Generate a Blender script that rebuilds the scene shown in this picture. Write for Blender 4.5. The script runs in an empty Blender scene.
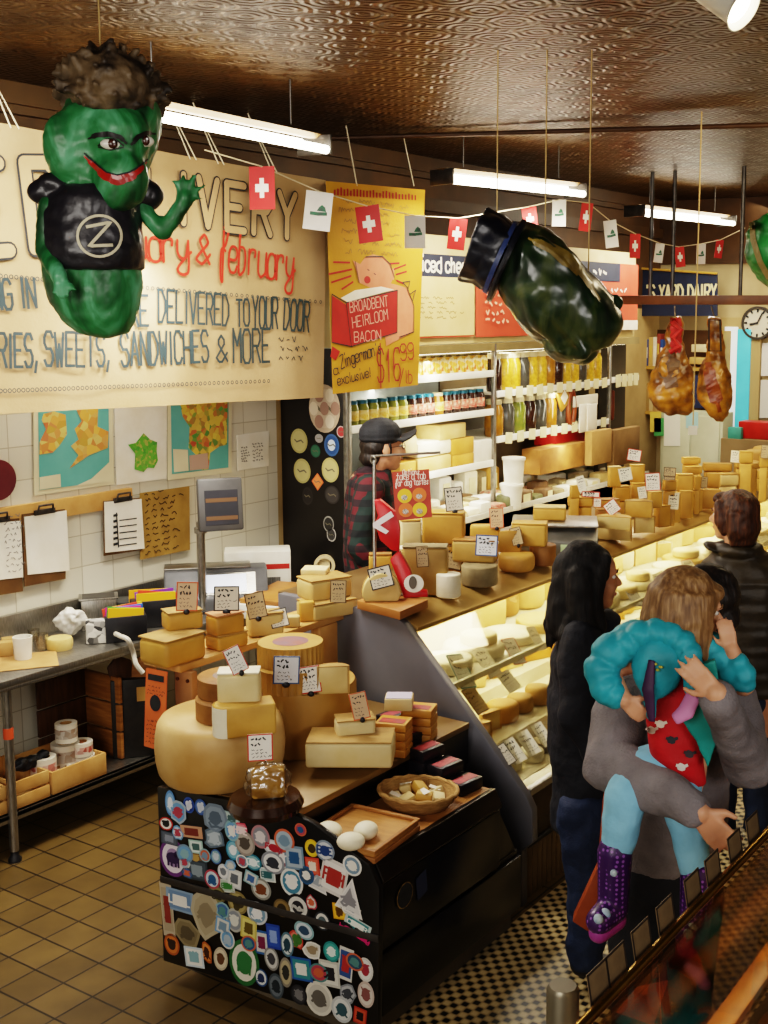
import bpy, bmesh, math, random
from mathutils import Vector as V, Matrix as MX, Euler, noise
from mathutils.bvhtree import BVHTree
random.seed(11)
SC = bpy.context.scene
COL = SC.collection
R = math.radians
# ------------------------------------------------------------------ camera geometry
FPX, PCX, PCY = 1197.0, 490.0, 474.0
PITCH, ROLL, YAW = R(7.90), R(0.25), R(32.83)
EYE = V((0, 0, 2.5))
FH = V((-math.sin(YAW), math.cos(YAW), 0)); RT0 = V((math.cos(YAW), math.sin(YAW), 0)); ZZ = V((0, 0, 1))
FW = FH * math.cos(PITCH) - ZZ * math.sin(PITCH)
UP0 = FH * math.sin(PITCH) + ZZ * math.cos(PITCH)
RT = RT0 * math.cos(ROLL) + UP0 * math.sin(ROLL)
UP = -RT0 * math.sin(ROLL) + UP0 * math.cos(ROLL)
def ray(px, py): return FW + RT * ((px - PCX) / FPX) + UP * ((PCY - py) / FPX)
def P(px, py, ax, v):
    """point of the real plane x/y/z = v seen at a photo position"""
    d = ray(px, py); i = 'xyz'.index(ax)
    return EYE + d * ((v - EYE[i]) / d[i])
def PD(px, py, D): return EYE + ray(px, py) * D
def depth(p): return (V(p) - EYE).dot(FW)
cam_d = bpy.data.cameras.new('camera'); cam = bpy.data.objects.new('camera', cam_d); COL.objects.link(cam)
cam_d.sensor_width = 36; cam_d.sensor_height = 36; cam_d.sensor_fit = 'AUTO'
cam_d.lens = FPX / 1024 * 36
cam_d.shift_x = -(PCX - 384) / 1024; cam_d.shift_y = (PCY - 512) / 1024
m = MX((RT, UP, -FW)).transposed().to_4x4(); m.translation = EYE
cam.matrix_world = m; SC.camera = cam
cam_d.clip_start = .05; cam_d.clip_end = 60
# ------------------------------------------------------------------ materials
def lin(c):
    c = c / 255
    return c / 12.92 if c <= .04045 else ((c + .055) / 1.055) ** 2.4
def hx(h):
    h = h.lstrip('#')
    return (lin(int(h[0:2], 16)), lin(int(h[2:4], 16)), lin(int(h[4:6], 16)), 1)
class NT:
    def __init__(s, name):
        s.m = bpy.data.materials.new(name); s.m.use_nodes = True
        s.t = s.m.node_tree; s.n = s.t.nodes; s.l = s.t.links
        s.b = s.n['Principled BSDF']
        s.out = s.n['Material Output']
    def new(s, t, **k):
        q = s.n.new(t)
        for a, b in k.items():
            if a.startswith('i_'):
                key = a[2:].replace('_', ' ')
                q.inputs[int(key) if key.isdigit() else key].default_value = b
            else: setattr(q, a, b)
        return q
    def link(s, a, b): s.l.new(a, b)
    def coord(s, which='Object', scale=None, loc=None):
        tc = s.new('ShaderNodeTexCoord')
        mp = s.new('ShaderNodeMapping')
        if scale is not None: mp.inputs['Scale'].default_value = scale if hasattr(scale, '__len__') else (scale,) * 3
        if loc is not None: mp.inputs['Location'].default_value = loc
        s.link(tc.outputs[which], mp.inputs['Vector'])
        return mp.outputs['Vector']
    def ramp(s, fac, stops):
        r = s.new('ShaderNodeValToRGB')
        while len(r.color_ramp.elements) < len(stops): r.color_ramp.elements.new(.5)
        for e, (p, c) in zip(r.color_ramp.elements, stops): e.position = p; e.color = c
        s.link(fac, r.inputs['Fac']); return r.outputs['Color']
MATS = {}
def mk(name, c1, c2=None, scale=8, rough=.6, metal=0, bump=0, bscale=40, coat=0, sss=0, stretch=None, emit=0, spec=.5, lo=.35, hi=.65, detail=4):
    if name in MATS: return MATS[name]
    t = NT(name); b = t.b
    c1 = hx(c1); c2 = hx(c2) if c2 else c1
    vec = t.coord('Object', stretch)
    nz = t.new('ShaderNodeTexNoise', i_Scale=scale, i_Detail=detail)
    t.link(vec, nz.inputs['Vector'])
    col = t.ramp(nz.outputs['Fac'], [(lo, c1), (hi, c2)])
    t.link(col, b.inputs['Base Color'])
    b.inputs['Roughness'].default_value = rough; b.inputs['Metallic'].default_value = metal
    b.inputs['Specular IOR Level'].default_value = spec
    if coat: b.inputs['Coat Weight'].default_value = coat; b.inputs['Coat Roughness'].default_value = .12
    if sss: b.inputs['Subsurface Weight'].default_value = sss; b.inputs['Subsurface Radius'].default_value = (.02, .012, .006)
    if emit:
        t.link(col, b.inputs['Emission Color']); b.inputs['Emission Strength'].default_value = emit
    if bump:
        n2 = t.new('ShaderNodeTexNoise', i_Scale=bscale, i_Detail=3)
        t.link(vec, n2.inputs['Vector'])
        bp = t.new('ShaderNodeBump', i_Strength=bump, i_Distance=.01)
        t.link(n2.outputs['Fac'], bp.inputs['Height']); t.link(bp.outputs['Normal'], b.inputs['Normal'])
    MATS[name] = t.m
    return t.m
def glassy(name, tint='ffffff', refl=.12, rough=.02):
    """thin clear pane: mostly see-through with a Fresnel sheen"""
    if name in MATS: return MATS[name]
    t = NT(name)
    tr = t.new('ShaderNodeBsdfTransparent', i_Color=hx(tint)); gl = t.new('ShaderNodeBsdfGlossy', i_Roughness=rough)
    lw = t.new('ShaderNodeLayerWeight', i_Blend=.25)
    mu = t.new('ShaderNodeMath', operation='MULTIPLY_ADD', i_1=.38, i_2=refl * .4)
    t.link(lw.outputs['Fresnel'], mu.inputs[0])
    mx = t.new('ShaderNodeMixShader')
    t.link(mu.outputs[0], mx.inputs['Fac']); t.link(tr.outputs[0], mx.inputs[1]); t.link(gl.outputs[0], mx.inputs[2])
    t.link(mx.outputs[0], t.out.inputs['Surface'])
    MATS[name] = t.m
    return t.m
# ------------------------------------------------------------------ mesh building
class MB:
    def __init__(s): s.v = []; s.f = []; s.mi = []; s.T = MX.Identity(4); s.k = 0
    def add(s, vs, fs, mi=0):
        o = len(s.v); T = s.T
        s.v += [T @ V(p) for p in vs]
        s.f += [tuple(o + i for i in f) for f in fs]
        s.mi += [mi] * len(fs) if isinstance(mi, int) else list(mi)
        return s
    def box(s, c, d, rz=0, mi=0, rot=None, taper=1):
        x, y, z = d[0] / 2, d[1] / 2, d[2] / 2
        vs = [(-x, -y, -z), (x, -y, -z), (x, y, -z), (-x, y, -z), (-x * taper, -y * taper, z), (x * taper, -y * taper, z), (x * taper, y * taper, z), (-x * taper, y * taper, z)]
        m = rot if rot is not None else MX.Rotation(rz, 3, 'Z')
        vs = [m @ V(p) + V(c) for p in vs]
        return s.add(vs, [(0, 3, 2, 1), (4, 5, 6, 7), (0, 1, 5, 4), (1, 2, 6, 5), (2, 3, 7, 6), (3, 0, 4, 7)], mi)
    def b2(s, lo, hi, mi=0):
        lo = V(lo); hi = V(hi)
        return s.box((lo + hi) / 2, hi - lo, 0, mi)
    def prism(s, poly, z0, z1, mi=0, M=None, top=None):
        n = len(poly); M = M or MX.Identity(4)
        top = top or poly
        vs = [M @ V((x, y, z0)) for x, y in poly] + [M @ V((x, y, z1)) for x, y in top]
        fs = [tuple(range(n - 1, -1, -1)), tuple(range(n, 2 * n))] + [(i, (i + 1) % n, n + (i + 1) % n, n + i) for i in range(n)]
        return s.add(vs, fs, mi)
    def lathe(s, prof, n=24, c=(0, 0, 0), M=None, mi=0, sx=1, sy=1):
        M = M or MX.Identity(4); c = V(c); vs = []; fs = []; mis = []
        k = len(prof)
        for i in range(n):
            a = 2 * math.pi * i / n
            vs += [M @ V((r * math.cos(a) * sx, r * math.sin(a) * sy, z)) + c for r, z in prof]
        for i in range(n):
            j = (i + 1) % n
            for q in range(k - 1):
                fs.append((i * k + q, j * k + q, j * k + q + 1, i * k + q + 1)); mis.append(mi if isinstance(mi, int) else mi[q])
        if prof[0][0] > 1e-6: fs.append(tuple(i * k for i in range(n - 1, -1, -1))); mis.append(mi if isinstance(mi, int) else mi[0])
        if prof[-1][0] > 1e-6 and abs(prof[-1][1] - prof[0][1]) > 1e-7: fs.append(tuple(i * k + k - 1 for i in range(n))); mis.append(mi if isinstance(mi, int) else mi[-1])
        return s.add(vs, fs, mis)
    def cyl(s, p0, p1, r0, r1=None, n=16, mi=0):
        return s.tube([p0, p1], [r0, r0 if r1 is None else r1], n, mi)
    def tube(s, pts, rad, n=10, mi=0, flat=1.0, closed=False, upv=None):
        pts = [V(p) for p in pts]; k = len(pts)
        rad = [rad] * k if not hasattr(rad, '__len__') else rad
        vs = []; fs = []
        prev = V(upv) if upv else None
        for i, p in enumerate(pts):
            t = (pts[(i + 1) % k] - pts[i - 1]) if closed else (pts[min(i + 1, k - 1)] - pts[max(i - 1, 0)])
            t = t.normalized() if t.length > 1e-9 else ZZ.copy()
            u = prev if prev is not None else (V((1, 0, 0)) if abs(t.x) < .8 else V((0, 1, 0)))
            u = (u - t * u.dot(t)); u = u.normalized() if u.length > 1e-6 else t.orthogonal().normalized()
            prev = u; w = t.cross(u)
            for q in range(n):
                a = 2 * math.pi * q / n
                vs.append(p + u * (math.cos(a) * rad[i]) + w * (math.sin(a) * rad[i] * flat))
        for i in range(k if closed else k - 1):
            j = (i + 1) % k
            for q in range(n):
                w = (q + 1) % n
                fs.append((i * n + q, i * n + w, j * n + w, j * n + q))
        if not closed:
            fs.append(tuple(range(n - 1, -1, -1))); fs.append(tuple((k - 1) * n + q for q in range(n)))
        return s.add(vs, fs, mi)
    def cap(s, p0, p1, r0, r1=None, n=14, mi=0):
        """capsule with round ends, tapering"""
        p0 = V(p0); p1 = V(p1); r1 = r0 if r1 is None else r1
        d = p1 - p0; d = d.normalized() if d.length > 1e-9 else ZZ
        pts = []; rr = []
        for a in (85, 60, 30): pts.append(p0 - d * r0 * math.sin(R(a))); rr.append(r0 * math.cos(R(a)))
        pts += [p0, p1]; rr += [r0, r1]
        for a in (30, 60, 85): pts.append(p1 + d * r1 * math.sin(R(a))); rr.append(r1 * math.cos(R(a)))
        return s.tube(pts, rr, n, mi)
    def ell(s, c, rad, M=None, nu=16, nv=10, mi=0):
        prof = [(max(math.cos(a), 0), math.sin(a)) for a in [(-math.pi / 2 + math.pi * i / nv) for i in range(nv + 1)]]
        prof[0] = (1e-4, -1); prof[-1] = (1e-4, 1)
        D = MX.Diagonal((rad[0], rad[1], rad[2], 1)) if hasattr(rad, '__len__') else MX.Diagonal((rad, rad, rad, 1))
        return s.lathe(prof, nu, c, (M.to_4x4() @ D) if M is not None else D, mi)
    def loft(s, secs, n=20, mi=0):
        """secs: (x,y,z,rx,ry) horizontal ellipses"""
        vs = []; fs = []; k = len(secs)
        for (x, y, z, rx, ry) in secs:
            for q in range(n):
                a = 2 * math.pi * q / n
                vs.append((x + rx * math.cos(a), y + ry * math.sin(a), z))
        for i in range(k - 1):
            for q in range(n):
                w = (q + 1) % n
                fs.append((i * n + q, i * n + w, (i + 1) * n + w, (i + 1) * n + q))
        fs.append(tuple(range(n - 1, -1, -1))); fs.append(tuple((k - 1) * n + q for q in range(n)))
        return s.add(vs, fs, mi)
    def poly(s, pts, mi=0): return s.add(pts, [tuple(range(len(pts)))], mi)
    def disc(s, c, ru, rv, u, v, n=20, mi=0):
        c = V(c); u = V(u); v = V(v)
        return s.poly([c + u * (ru * math.cos(2 * math.pi * i / n)) + v * (rv * math.sin(2 * math.pi * i / n)) for i in range(n)], mi)
    def ribbon(s, pts, w, nrm, mi=0, round_=False):
        """flat painted stroke through pts"""
        pts = [V(p) for p in pts]; nrm = V(nrm)
        for a, b in zip(pts, pts[1:]):
            d = b - a
            if d.length < 1e-6: continue
            s.k += 1; lift = nrm * ((s.k % 40) * 2.5e-5); a = a + lift; b = b + lift
            d.normalize(); q = nrm.cross(d).normalized() * (w / 2); e = d * w * .3
            s.add([a - q - e, b - q + e, b + q + e, a + q - e] if not round_ else [a - q, b - q, b + q, a + q], [(0, 1, 2, 3)], mi)
        if round_:
            for p in pts:
                s.k += 1; s.disc(p + nrm * ((s.k % 40) * 2.5e-5), w / 2, w / 2, nrm.orthogonal().normalized(), nrm.cross(nrm.orthogonal()).normalized(), 12, mi)
        return s
def _loc_inv(parent):
    m = MX.Identity(4); p = parent
    while p is not None: m = p.matrix_basis @ m; p = p.parent
    return m.inverted()
def finish(me, name, mats, parent=None, origin=None, angle=40, flat=False, local=False):
    for q in (mats if isinstance(mats, (list, tuple)) else [mats]): me.materials.append(q)
    if not flat:
        me.polygons.foreach_set('use_smooth', [True] * len(me.polygons))
        me.set_sharp_from_angle(angle=R(angle))
    o = bpy.data.objects.new(name, me); COL.objects.link(o)
    if parent is not None:
        if not local: me.transform(_loc_inv(parent))
        o.parent = parent
    elif not local:
        if origin is None:
            xs = [v.co for v in me.vertices]
            lo = V([min(p[i] for p in xs) for i in range(3)]); hi = V([max(p[i] for p in xs) for i in range(3)])
            origin = V(((lo.x + hi.x) / 2, (lo.y + hi.y) / 2, lo.z))
        me.transform(MX.Translation(-V(origin))); o.location = origin
    return o
def obj(name, mb, mats, parent=None, bevel=0, seg=2, angle=40, flat=False, origin=None, fix=True, local=False):
    me = bpy.data.meshes.new(name)
    me.from_pydata([tuple(p) for p in mb.v], [], mb.f)
    me.polygons.foreach_set('material_index', mb.mi)
    if fix or bevel:
        bm = bmesh.new(); bm.from_mesh(me)
        if fix: bmesh.ops.recalc_face_normals(bm, faces=bm.faces)
        if bevel:
            es = [e for e in bm.edges if len(e.link_faces) == 2 and e.calc_face_angle(0) > R(30)]
            bmesh.ops.bevel(bm, geom=es, offset=bevel, segments=seg, affect='EDGES', clamp_overlap=True, profile=.5)
        bm.to_mesh(me); bm.free()
    return finish(me, name, mats, parent, origin, angle, flat, local)
def wob(me, amp, scale, seed=0, amp2=0, scale2=1):
    off = V((seed * 7.3, seed * 3.1, seed * 1.7))
    ns = [v.normal.copy() for v in me.vertices]
    for v, nn in zip(me.vertices, ns):
        k = noise.noise(v.co * scale + off) * amp
        if amp2: k += noise.noise(v.co * scale2 + off * 2) * amp2
        v.co += nn * k
def fuse(name, mb, mats, parent=None, vox=.01, sm=4, amp=0, ascale=10, amp2=0, ascale2=30, seed=0, angle=180, origin=None):
    """one continuous skin over everything in mb"""
    me = bpy.data.meshes.new('raw'); me.from_pydata([tuple(p) for p in mb.v], [], mb.f)
    bm = bmesh.new(); bm.from_mesh(me); bmesh.ops.recalc_face_normals(bm, faces=bm.faces); bm.to_mesh(me); bm.free()
    t = bpy.data.objects.new('raw', me); COL.objects.link(t)
    q = t.modifiers.new('r', 'REMESH'); q.mode = 'VOXEL'; q.voxel_size = vox
    if sm:
        q = t.modifiers.new('s', 'SMOOTH'); q.iterations = sm; q.factor = .5
    bpy.context.view_layer.update()
    dg = bpy.context.evaluated_depsgraph_get()
    out = bpy.data.meshes.new_from_object(t.evaluated_get(dg)); out.name = name
    bpy.data.objects.remove(t); bpy.data.meshes.remove(me)
    if amp or amp2: wob(out, amp, ascale, seed, amp2, ascale2)
    return finish(out, name, mats, parent, origin, angle)
def bvh_of(o):
    m = MX.Identity(4); p = o
    while p is not None: m = p.matrix_basis @ m; p = p.parent
    return BVHTree.FromPolygons([m @ v.co for v in o.data.vertices], [tuple(p.vertices) for p in o.data.polygons])
def hit(bvh, p, d, far=3):
    h = bvh.ray_cast(V(p), V(d).normalized(), far)
    return h[0]
def ribbon_on(mb, bvh, pts, d, w, off=.003, mi=0, sub=3):
    """a painted stroke laid on a curved surface; pts start in front of it and are projected along d"""
    d = V(d).normalized(); P2 = []
    for a, b in zip(pts, pts[1:]):
        for i in range(sub): P2.append(V(a).lerp(V(b), i / sub))
    P2.append(V(pts[-1]))
    ws = w if hasattr(w, '__len__') else None
    L = []
    for i, p in enumerate(P2):
        t = (P2[min(i + 1, len(P2) - 1)] - P2[max(i - 1, 0)]).normalized(); d = (p - EYE).normalized(); q = d.cross(t).normalized()
        wi = w if ws is None else ws[min(int(i / max(len(P2) - 1, 1) * (len(ws) - 1) + .5), len(ws) - 1)]
        row = []
        for s_ in (-1, 0, 1):
            g = p + q * (s_ * wi / 2); h = hit(bvh, g, d)
            row.append((h if h is not None else g) - d * off)
        L.append(row)
    vs = [v for r_ in L for v in r_]; fs = []
    for i in range(len(L) - 1):
        for j in (0, 1): fs.append((i * 3 + j, i * 3 + j + 1, i * 3 + j + 4, i * 3 + j + 3))
    mb.add(vs, fs, mi)
# ------------------------------------------------------------------ things
def tag(o, label=None, cat=None, group=None, kind=None):
    if label: o['label'] = label
    if cat: o['category'] = cat
    if group: o['group'] = group
    if kind: o['kind'] = kind
    return o
def thing(name, label, cat, loc=(0, 0, 0), rz=0, group=None):
    o = bpy.data.objects.new(name, None); COL.objects.link(o)
    o.empty_display_size = .05
    o.location = loc; o.rotation_euler = (0, 0, rz)
    return tag(o, label, cat, group)
def struct(name, mb, mats, **k):
    o = obj(name, mb, mats, **k); o['kind'] = 'structure'; return o
def copy_tree(o, parent=None):
    c = o.copy(); COL.objects.link(c)
    if parent is not None: c.parent = parent
    for ch in list(o.children): copy_tree(ch, c)
    return c
ORD = ['nearest', 'second', 'third', 'fourth', 'fifth', 'sixth', 'seventh', 'eighth', 'ninth', 'tenth', 'eleventh', 'twelfth', 'thirteenth', 'fourteenth', 'fifteenth', 'sixteenth', 'seventeenth', 'eighteenth', 'nineteenth', 'twentieth', 'twenty-first', 'twenty-second', 'twenty-third', 'twenty-fourth', 'twenty-fifth', 'twenty-sixth']
# ------------------------------------------------------------------ hand lettering
FONT = {'A': '00 26 40|12 32', 'B': '00 06 36 45 44 33 03|33 42 41 30 00', 'C': '45 36 16 05 01 10 30 41', 'D': '00 06 26 44 42 20 00', 'E': '46 06 00 40|03 33',
 'F': '46 06 00|03 33', 'G': '45 36 16 05 01 10 30 41 43 23', 'H': '00 06|40 46|03 43', 'I': '20 26', 'J': '46 41 30 10 01', 'K': '00 06|46 03 40', 'L': '06 00 40',
 'M': '00 06 23 46 40', 'N': '00 06 40 46', 'O': '10 01 05 16 36 45 41 30 10', 'P': '00 06 36 45 44 33 03', 'Q': '10 01 05 16 36 45 41 30 10|22 40', 'R': '00 06 36 45 44 33 03|23 40',
 'S': '45 36 16 05 04 13 33 42 41 30 10 01', 'T': '06 46|26 20', 'U': '06 01 10 30 41 46', 'V': '06 20 46', 'W': '06 10 24 30 46', 'X': '06 40|00 46', 'Y': '06 23 46|23 20', 'Z': '06 46 00 40',
 '&': '40 14 15 26 35 34 01 10 20 42', '1': '14 26 20', '6': '45 36 16 05 01 10 30 41 42 33 13 02', '9': '01 10 30 41 45 36 16 05 04 13 33 44', '$': '45 36 16 05 04 13 33 42 41 30 10 01|27 2m',
 '.': '20 21', ',': '21 1m', "'": '26 25', '!': '26 22|20 21', '/': '0m 47', 'o': '10 01 03 14 34 43 41 30 10', 'u': '04 01 10 20 41 44|44 41 50', 'a': '43 34 14 03 01 10 30 41 44|44 41 50',
 'r': '00 04|03 14 34 33', 'y': '04 02 11 31 44|44 4m 3n 1n 0m 31 52', 'f': '13 34 46 37 26 20 2n 1m 13 33', 'e': '02 32 43 34 14 03 01 10 30 41', 'b': '06 00 20 31 33 24 04', 'd': '46 40 20 01 03 24 44', 'l': '26 21 30', 'n': '00 04|03 24 33 30',
 'g': '43 34 14 03 01 10 30 42|44 4m 3n 1n 0m', 'm': '00 04|03 14 23 20|23 34 43 40', 's': '43 24 13 22 31 20 01', 'x': '00 44|04 40', 'c': '43 34 14 03 01 10 30 41', 'i': '20 24|26 27', 'v': '04 20 44', 'k': '00 06|44 02 40', 't': '26 21 30|04 44', 'h': '00 06|03 24 33 30', 'p': '0n 04 24 33 31 20 00', 'w': '04 10 23 30 44', 'z': '04 44 00 40'}
def _g(c): return {'m': -1, 'n': -2}.get(c, None) if not c.isdigit() else int(c)
def smooth_pts(pts, sub=4):
    if len(pts) < 3: return pts
    out = []
    for i in range(len(pts) - 1):
        p0 = pts[max(i - 1, 0)]; p1 = pts[i]; p2 = pts[i + 1]; p3 = pts[min(i + 2, len(pts) - 1)]
        for s_ in range(sub):
            t = s_ / sub
            out.append(.5 * ((2 * p1) + (p2 - p0) * t + (2 * p0 - 5 * p1 + 4 * p2 - p3) * t * t + (3 * p1 - p0 - 3 * p2 + p3) * t ** 3))
    out.append(pts[-1]); return out
def letter_paths(text, cw=.62, gap=.3, curvy=False, wobble=0.0, rnd=random):
    """polylines in units of the cap height; returns (paths, width)"""
    x = 0; out = []
    for ch in text:
        if ch == ' ': x += cw * .8; continue
        g = FONT.get(ch) or FONT.get(ch.upper())
        if g is None: x += cw; continue
        narrow = .35 if ch in "I.,'!il" else 1
        dy = rnd.uniform(-wobble, wobble); sl = rnd.uniform(-wobble, wobble)
        for st in g.split('|'):
            pts = []
            for pr in st.split():
                gx, gy = _g(pr[0]), _g(pr[1])
                if narrow < 1: gx = (gx - 2) * .8 + 1
                px_ = gx / 4 * cw; py_ = gy / 6
                pts.append(V((x + px_ + sl * py_, py_ + dy, 0)))
            if curvy: pts = smooth_pts(pts)
            out.append(pts)
        x += (cw * narrow if narrow == 1 else cw * .5) + gap * cw
    return out, x - gap * cw
def write(mb, text, o, u, v, nrm, width=None, h=.1, thick=.01, off=.002, mi=0, curvy=False, cw=.62, gap=.3, wobble=.02, centre=False, round_=False):
    """letters on the plane at o spanned by unit u (along) and v (up)"""
    paths, w = letter_paths(text, cw, gap, curvy, wobble)
    u = V(u); v = V(v); nrm = V(nrm); o = V(o)
    kx = (width / w) if width else h
    if centre: o = o - u * (w * kx / 2)
    for p in paths:
        mb.ribbon([o + u * (q.x * kx) + v * (q.y * h) + nrm * off for q in p], thick, nrm, mi, round_)
    return w * kx
def scribble(mb, o, u, v, nrm, w, h, rows, thick, mi=0, rnd=random, fill=.8):
    """rows of small illegible handwriting"""
    for i in range(rows):
        y = h * (1 - (i + .5) / rows); x = w * rnd.uniform(.04, .12); L = w * rnd.uniform(.55, .95)
        while x < L:
            d = w * rnd.uniform(.08, .22)
            pts = []; n = max(3, int(d / (thick * 1.6)))
            for k in range(n):
                pts.append(V(o) + V(u) * (x + d * k / n) + V(v) * (y + (h / rows) * rnd.uniform(-.28, .28)) + V(nrm) * .0015)
            mb.ribbon(pts, thick, nrm, mi); x += d + w * .06
def fit(x0, y0, x1, y1, z0, dr=.7, hmin=.03, h=None):
    """size and place of a solid standing on height z0 that fills a photo box: (base centre, w, d, h, facing angle)"""
    F = P((x0 + x1) / 2, y1, 'z', z0); D = depth(F); s = FPX / D
    hd = V((F.x, F.y, 0)).normalized(); el = math.atan2(EYE.z - z0, V((F.x, F.y)).length)
    w = (x1 - x0) / s; H = (y1 - y0) / s; d = dr * w
    if h is None:
        h = (H - d * math.sin(el)) / math.cos(el)
        while h < hmin and d > .01: d *= .85; h = (H - d * math.sin(el)) / math.cos(el)
        h = max(h, hmin * .6)
    return F + hd * (d / 2), w, d, h, math.atan2(-hd.x, hd.y)
PAPER = mk('paper', 'ece6d8', 'dfd6c2', 6, .8)
INK = mk('ink', '1d1f22', '2a2c2e', 20, .7)
REDINK = mk('red_ink', 'c8321f', 'b52a1a', 20, .7)
STEEL = mk('brushed_steel', 'a9a59c', '8d8a84', 30, .32, .9, .05, 60, stretch=(1, 12, 1))
DSTEEL = mk('dark_steel', '5c5a57', '4a4846', 20, .4, .8)
BLACK = mk('black_plastic', '16161a', '202024', 20, .45)
WOOD = mk('honey_wood', 'b07a3e', '8c5a2a', 6, .55, 0, .12, 30, stretch=(1, 1, 8))
PALEWOOD = mk('pale_wood', 'd0a466', 'b98748', 6, .6, 0, .1, 30, stretch=(8, 1, 1))
DARKWOOD = mk('dark_wood', '5c3a1e', '432812', 6, .5, 0, .12, 30, stretch=(1, 8, 1))
WHITEP = mk('white_plastic', 'e8e4d8', 'd8d2c2', 8, .4)
CARDB = mk('cardboard', 'b98f58', 'a47b46', 8, .8)
KRAFT = mk('kraft_paper', 'a5813f', '8d6b30', 7, .85, 0, .2, 20)
# ================================================================== floor
def floor_tile_mat():
    t = NT('quarry_tile'); b = t.b
    vec = t.coord('Object')
    br = t.new('ShaderNodeTexBrick', offset=0.0, squash=1.0)
    for k, v in {'Scale': 1, 'Mortar Size': .0045, 'Brick Width': .1635, 'Row Height': .1635, 'Mortar Smooth': .1, 'Bias': 0}.items(): br.inputs[k].default_value = v
    br.inputs['Color1'].default_value = hx('6a5630'); br.inputs['Color2'].default_value = hx('5c4a28'); br.inputs['Mortar'].default_value = hx('2a2114')
    t.link(vec, br.inputs['Vector'])
    nz = t.new('ShaderNodeTexNoise', i_Scale=5, i_Detail=6); t.link(vec, nz.inputs['Vector'])
    mx = t.new('ShaderNodeMix', data_type='RGBA', blend_type='MULTIPLY'); mx.inputs['Factor'].default_value = .7
    c2 = t.ramp(nz.outputs['Fac'], [(.3, (.62, .58, .55, 1)), (.7, (1.15, 1.1, 1, 1))])
    t.link(br.outputs['Color'], mx.inputs['A']); t.link(c2, mx.inputs['B']); t.link(mx.outputs['Result'], b.inputs['Base Color'])
    b.inputs['Roughness'].default_value = .42
    bp = t.new('ShaderNodeBump', i_Strength=.35, i_Distance=.004); bp.invert = True
    t.link(br.outputs['Fac'], bp.inputs['Height']); t.link(bp.outputs['Normal'], b.inputs['Normal'])
    return t.m
def mosaic_mat():
    t = NT('mosaic_tile'); b = t.b
    vec = t.coord('Object')
    ck = t.new('ShaderNodeTexChecker', i_Scale=1 / .03); ck.inputs['Color1'].default_value = hx('c2ad80'); ck.inputs['Color2'].default_value = hx('17130f')
    t.link(vec, ck.inputs['Vector'])
    br = t.new('ShaderNodeTexBrick', offset=0.0, squash=1.0)
    for k, v in {'Scale': 1, 'Mortar Size': .0036, 'Brick Width': .03, 'Row Height': .03, 'Mortar Smooth': .1}.items(): br.inputs[k].default_value = v
    t.link(vec, br.inputs['Vector'])
    mx = t.new('ShaderNodeMix', data_type='RGBA'); t.link(br.outputs['Fac'], mx.inputs['Factor'])
    t.link(ck.outputs['Color'], mx.inputs['A']); mx.inputs['B'].default_value = hx('a08c64'); t.link(mx.outputs['Result'], b.inputs['Base Color'])
    b.inputs['Roughness'].default_value = .4
    return t.m
mb = MB(); mb.b2((-7.2, -1.5, -.1), (-2.42, 11, 0))
o = struct('floor', mb, floor_tile_mat(), origin=(-4.074, 2.80, 0), flat=True)
mb = MB(); mb.b2((-2.42, -1.5, -.1), (3.5, 11, 0))
o = struct('floor', mb, mosaic_mat(), origin=(-2.42, 3, .0), flat=True)
# ================================================================== pressed tin ceiling
def tin_mat():
    t = NT('pressed_tin'); b = t.b
    vec = t.coord('Object')
    # embossed squares with rosettes
    vo = t.new('ShaderNodeTexVoronoi', i_Scale=5.2, i_Randomness=0.0); t.link(vec, vo.inputs['Vector'])
    rings = t.new('ShaderNodeMath', operation='MULTIPLY', i_1=34.0); t.link(vo.outputs['Distance'], rings.inputs[0])
    sn = t.new('ShaderNodeMath', operation='SINE'); t.link(rings.outputs[0], sn.inputs[0])
    ch = t.new('ShaderNodeTexVoronoi', i_Scale=5.2, i_Randomness=0.0, distance='CHEBYCHEV'); t.link(vec, ch.inputs['Vector'])
    edge = t.new('ShaderNodeMath', operation='GREATER_THAN', i_1=.43); t.link(ch.outputs['Distance'], edge.inputs[0])
    fine = t.new('ShaderNodeTexVoronoi', i_Scale=31, i_Randomness=.6); t.link(vec, fine.inputs['Vector'])
    a = t.new('ShaderNodeMath', operation='MULTIPLY_ADD', i_1=.45); t.link(sn.outputs[0], a.inputs[0]); t.link(edge.outputs[0], a.inputs[2])
    a2 = t.new('ShaderNodeMath', operation='MULTIPLY_ADD', i_1=.7); t.link(fine.outputs['Distance'], a2.inputs[0]); t.link(a.outputs[0], a2.inputs[2])
    bp = t.new('ShaderNodeBump', i_Strength=.55, i_Distance=.012); t.link(a2.outputs[0], bp.inputs['Height']); t.link(bp.outputs['Normal'], b.inputs['Normal'])
    nz = t.new('ShaderNodeTexNoise', i_Scale=2.2, i_Detail=6); t.link(vec, nz.inputs['Vector'])
    c = t.ramp(nz.outputs['Fac'], [(.35, hx('3c290d')), (.65, hx('523916'))])
    t.link(c, b.inputs['Base Color'])
    b.inputs['Metallic'].default_value = .75; b.inputs['Roughness'].default_value = .36
    return t.m
mb = MB(); mb.b2((-7.2, -1.5, 3.54), (3.5, 11.2, 3.64)); struct('ceiling', mb, tin_mat(), flat=True)
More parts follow.
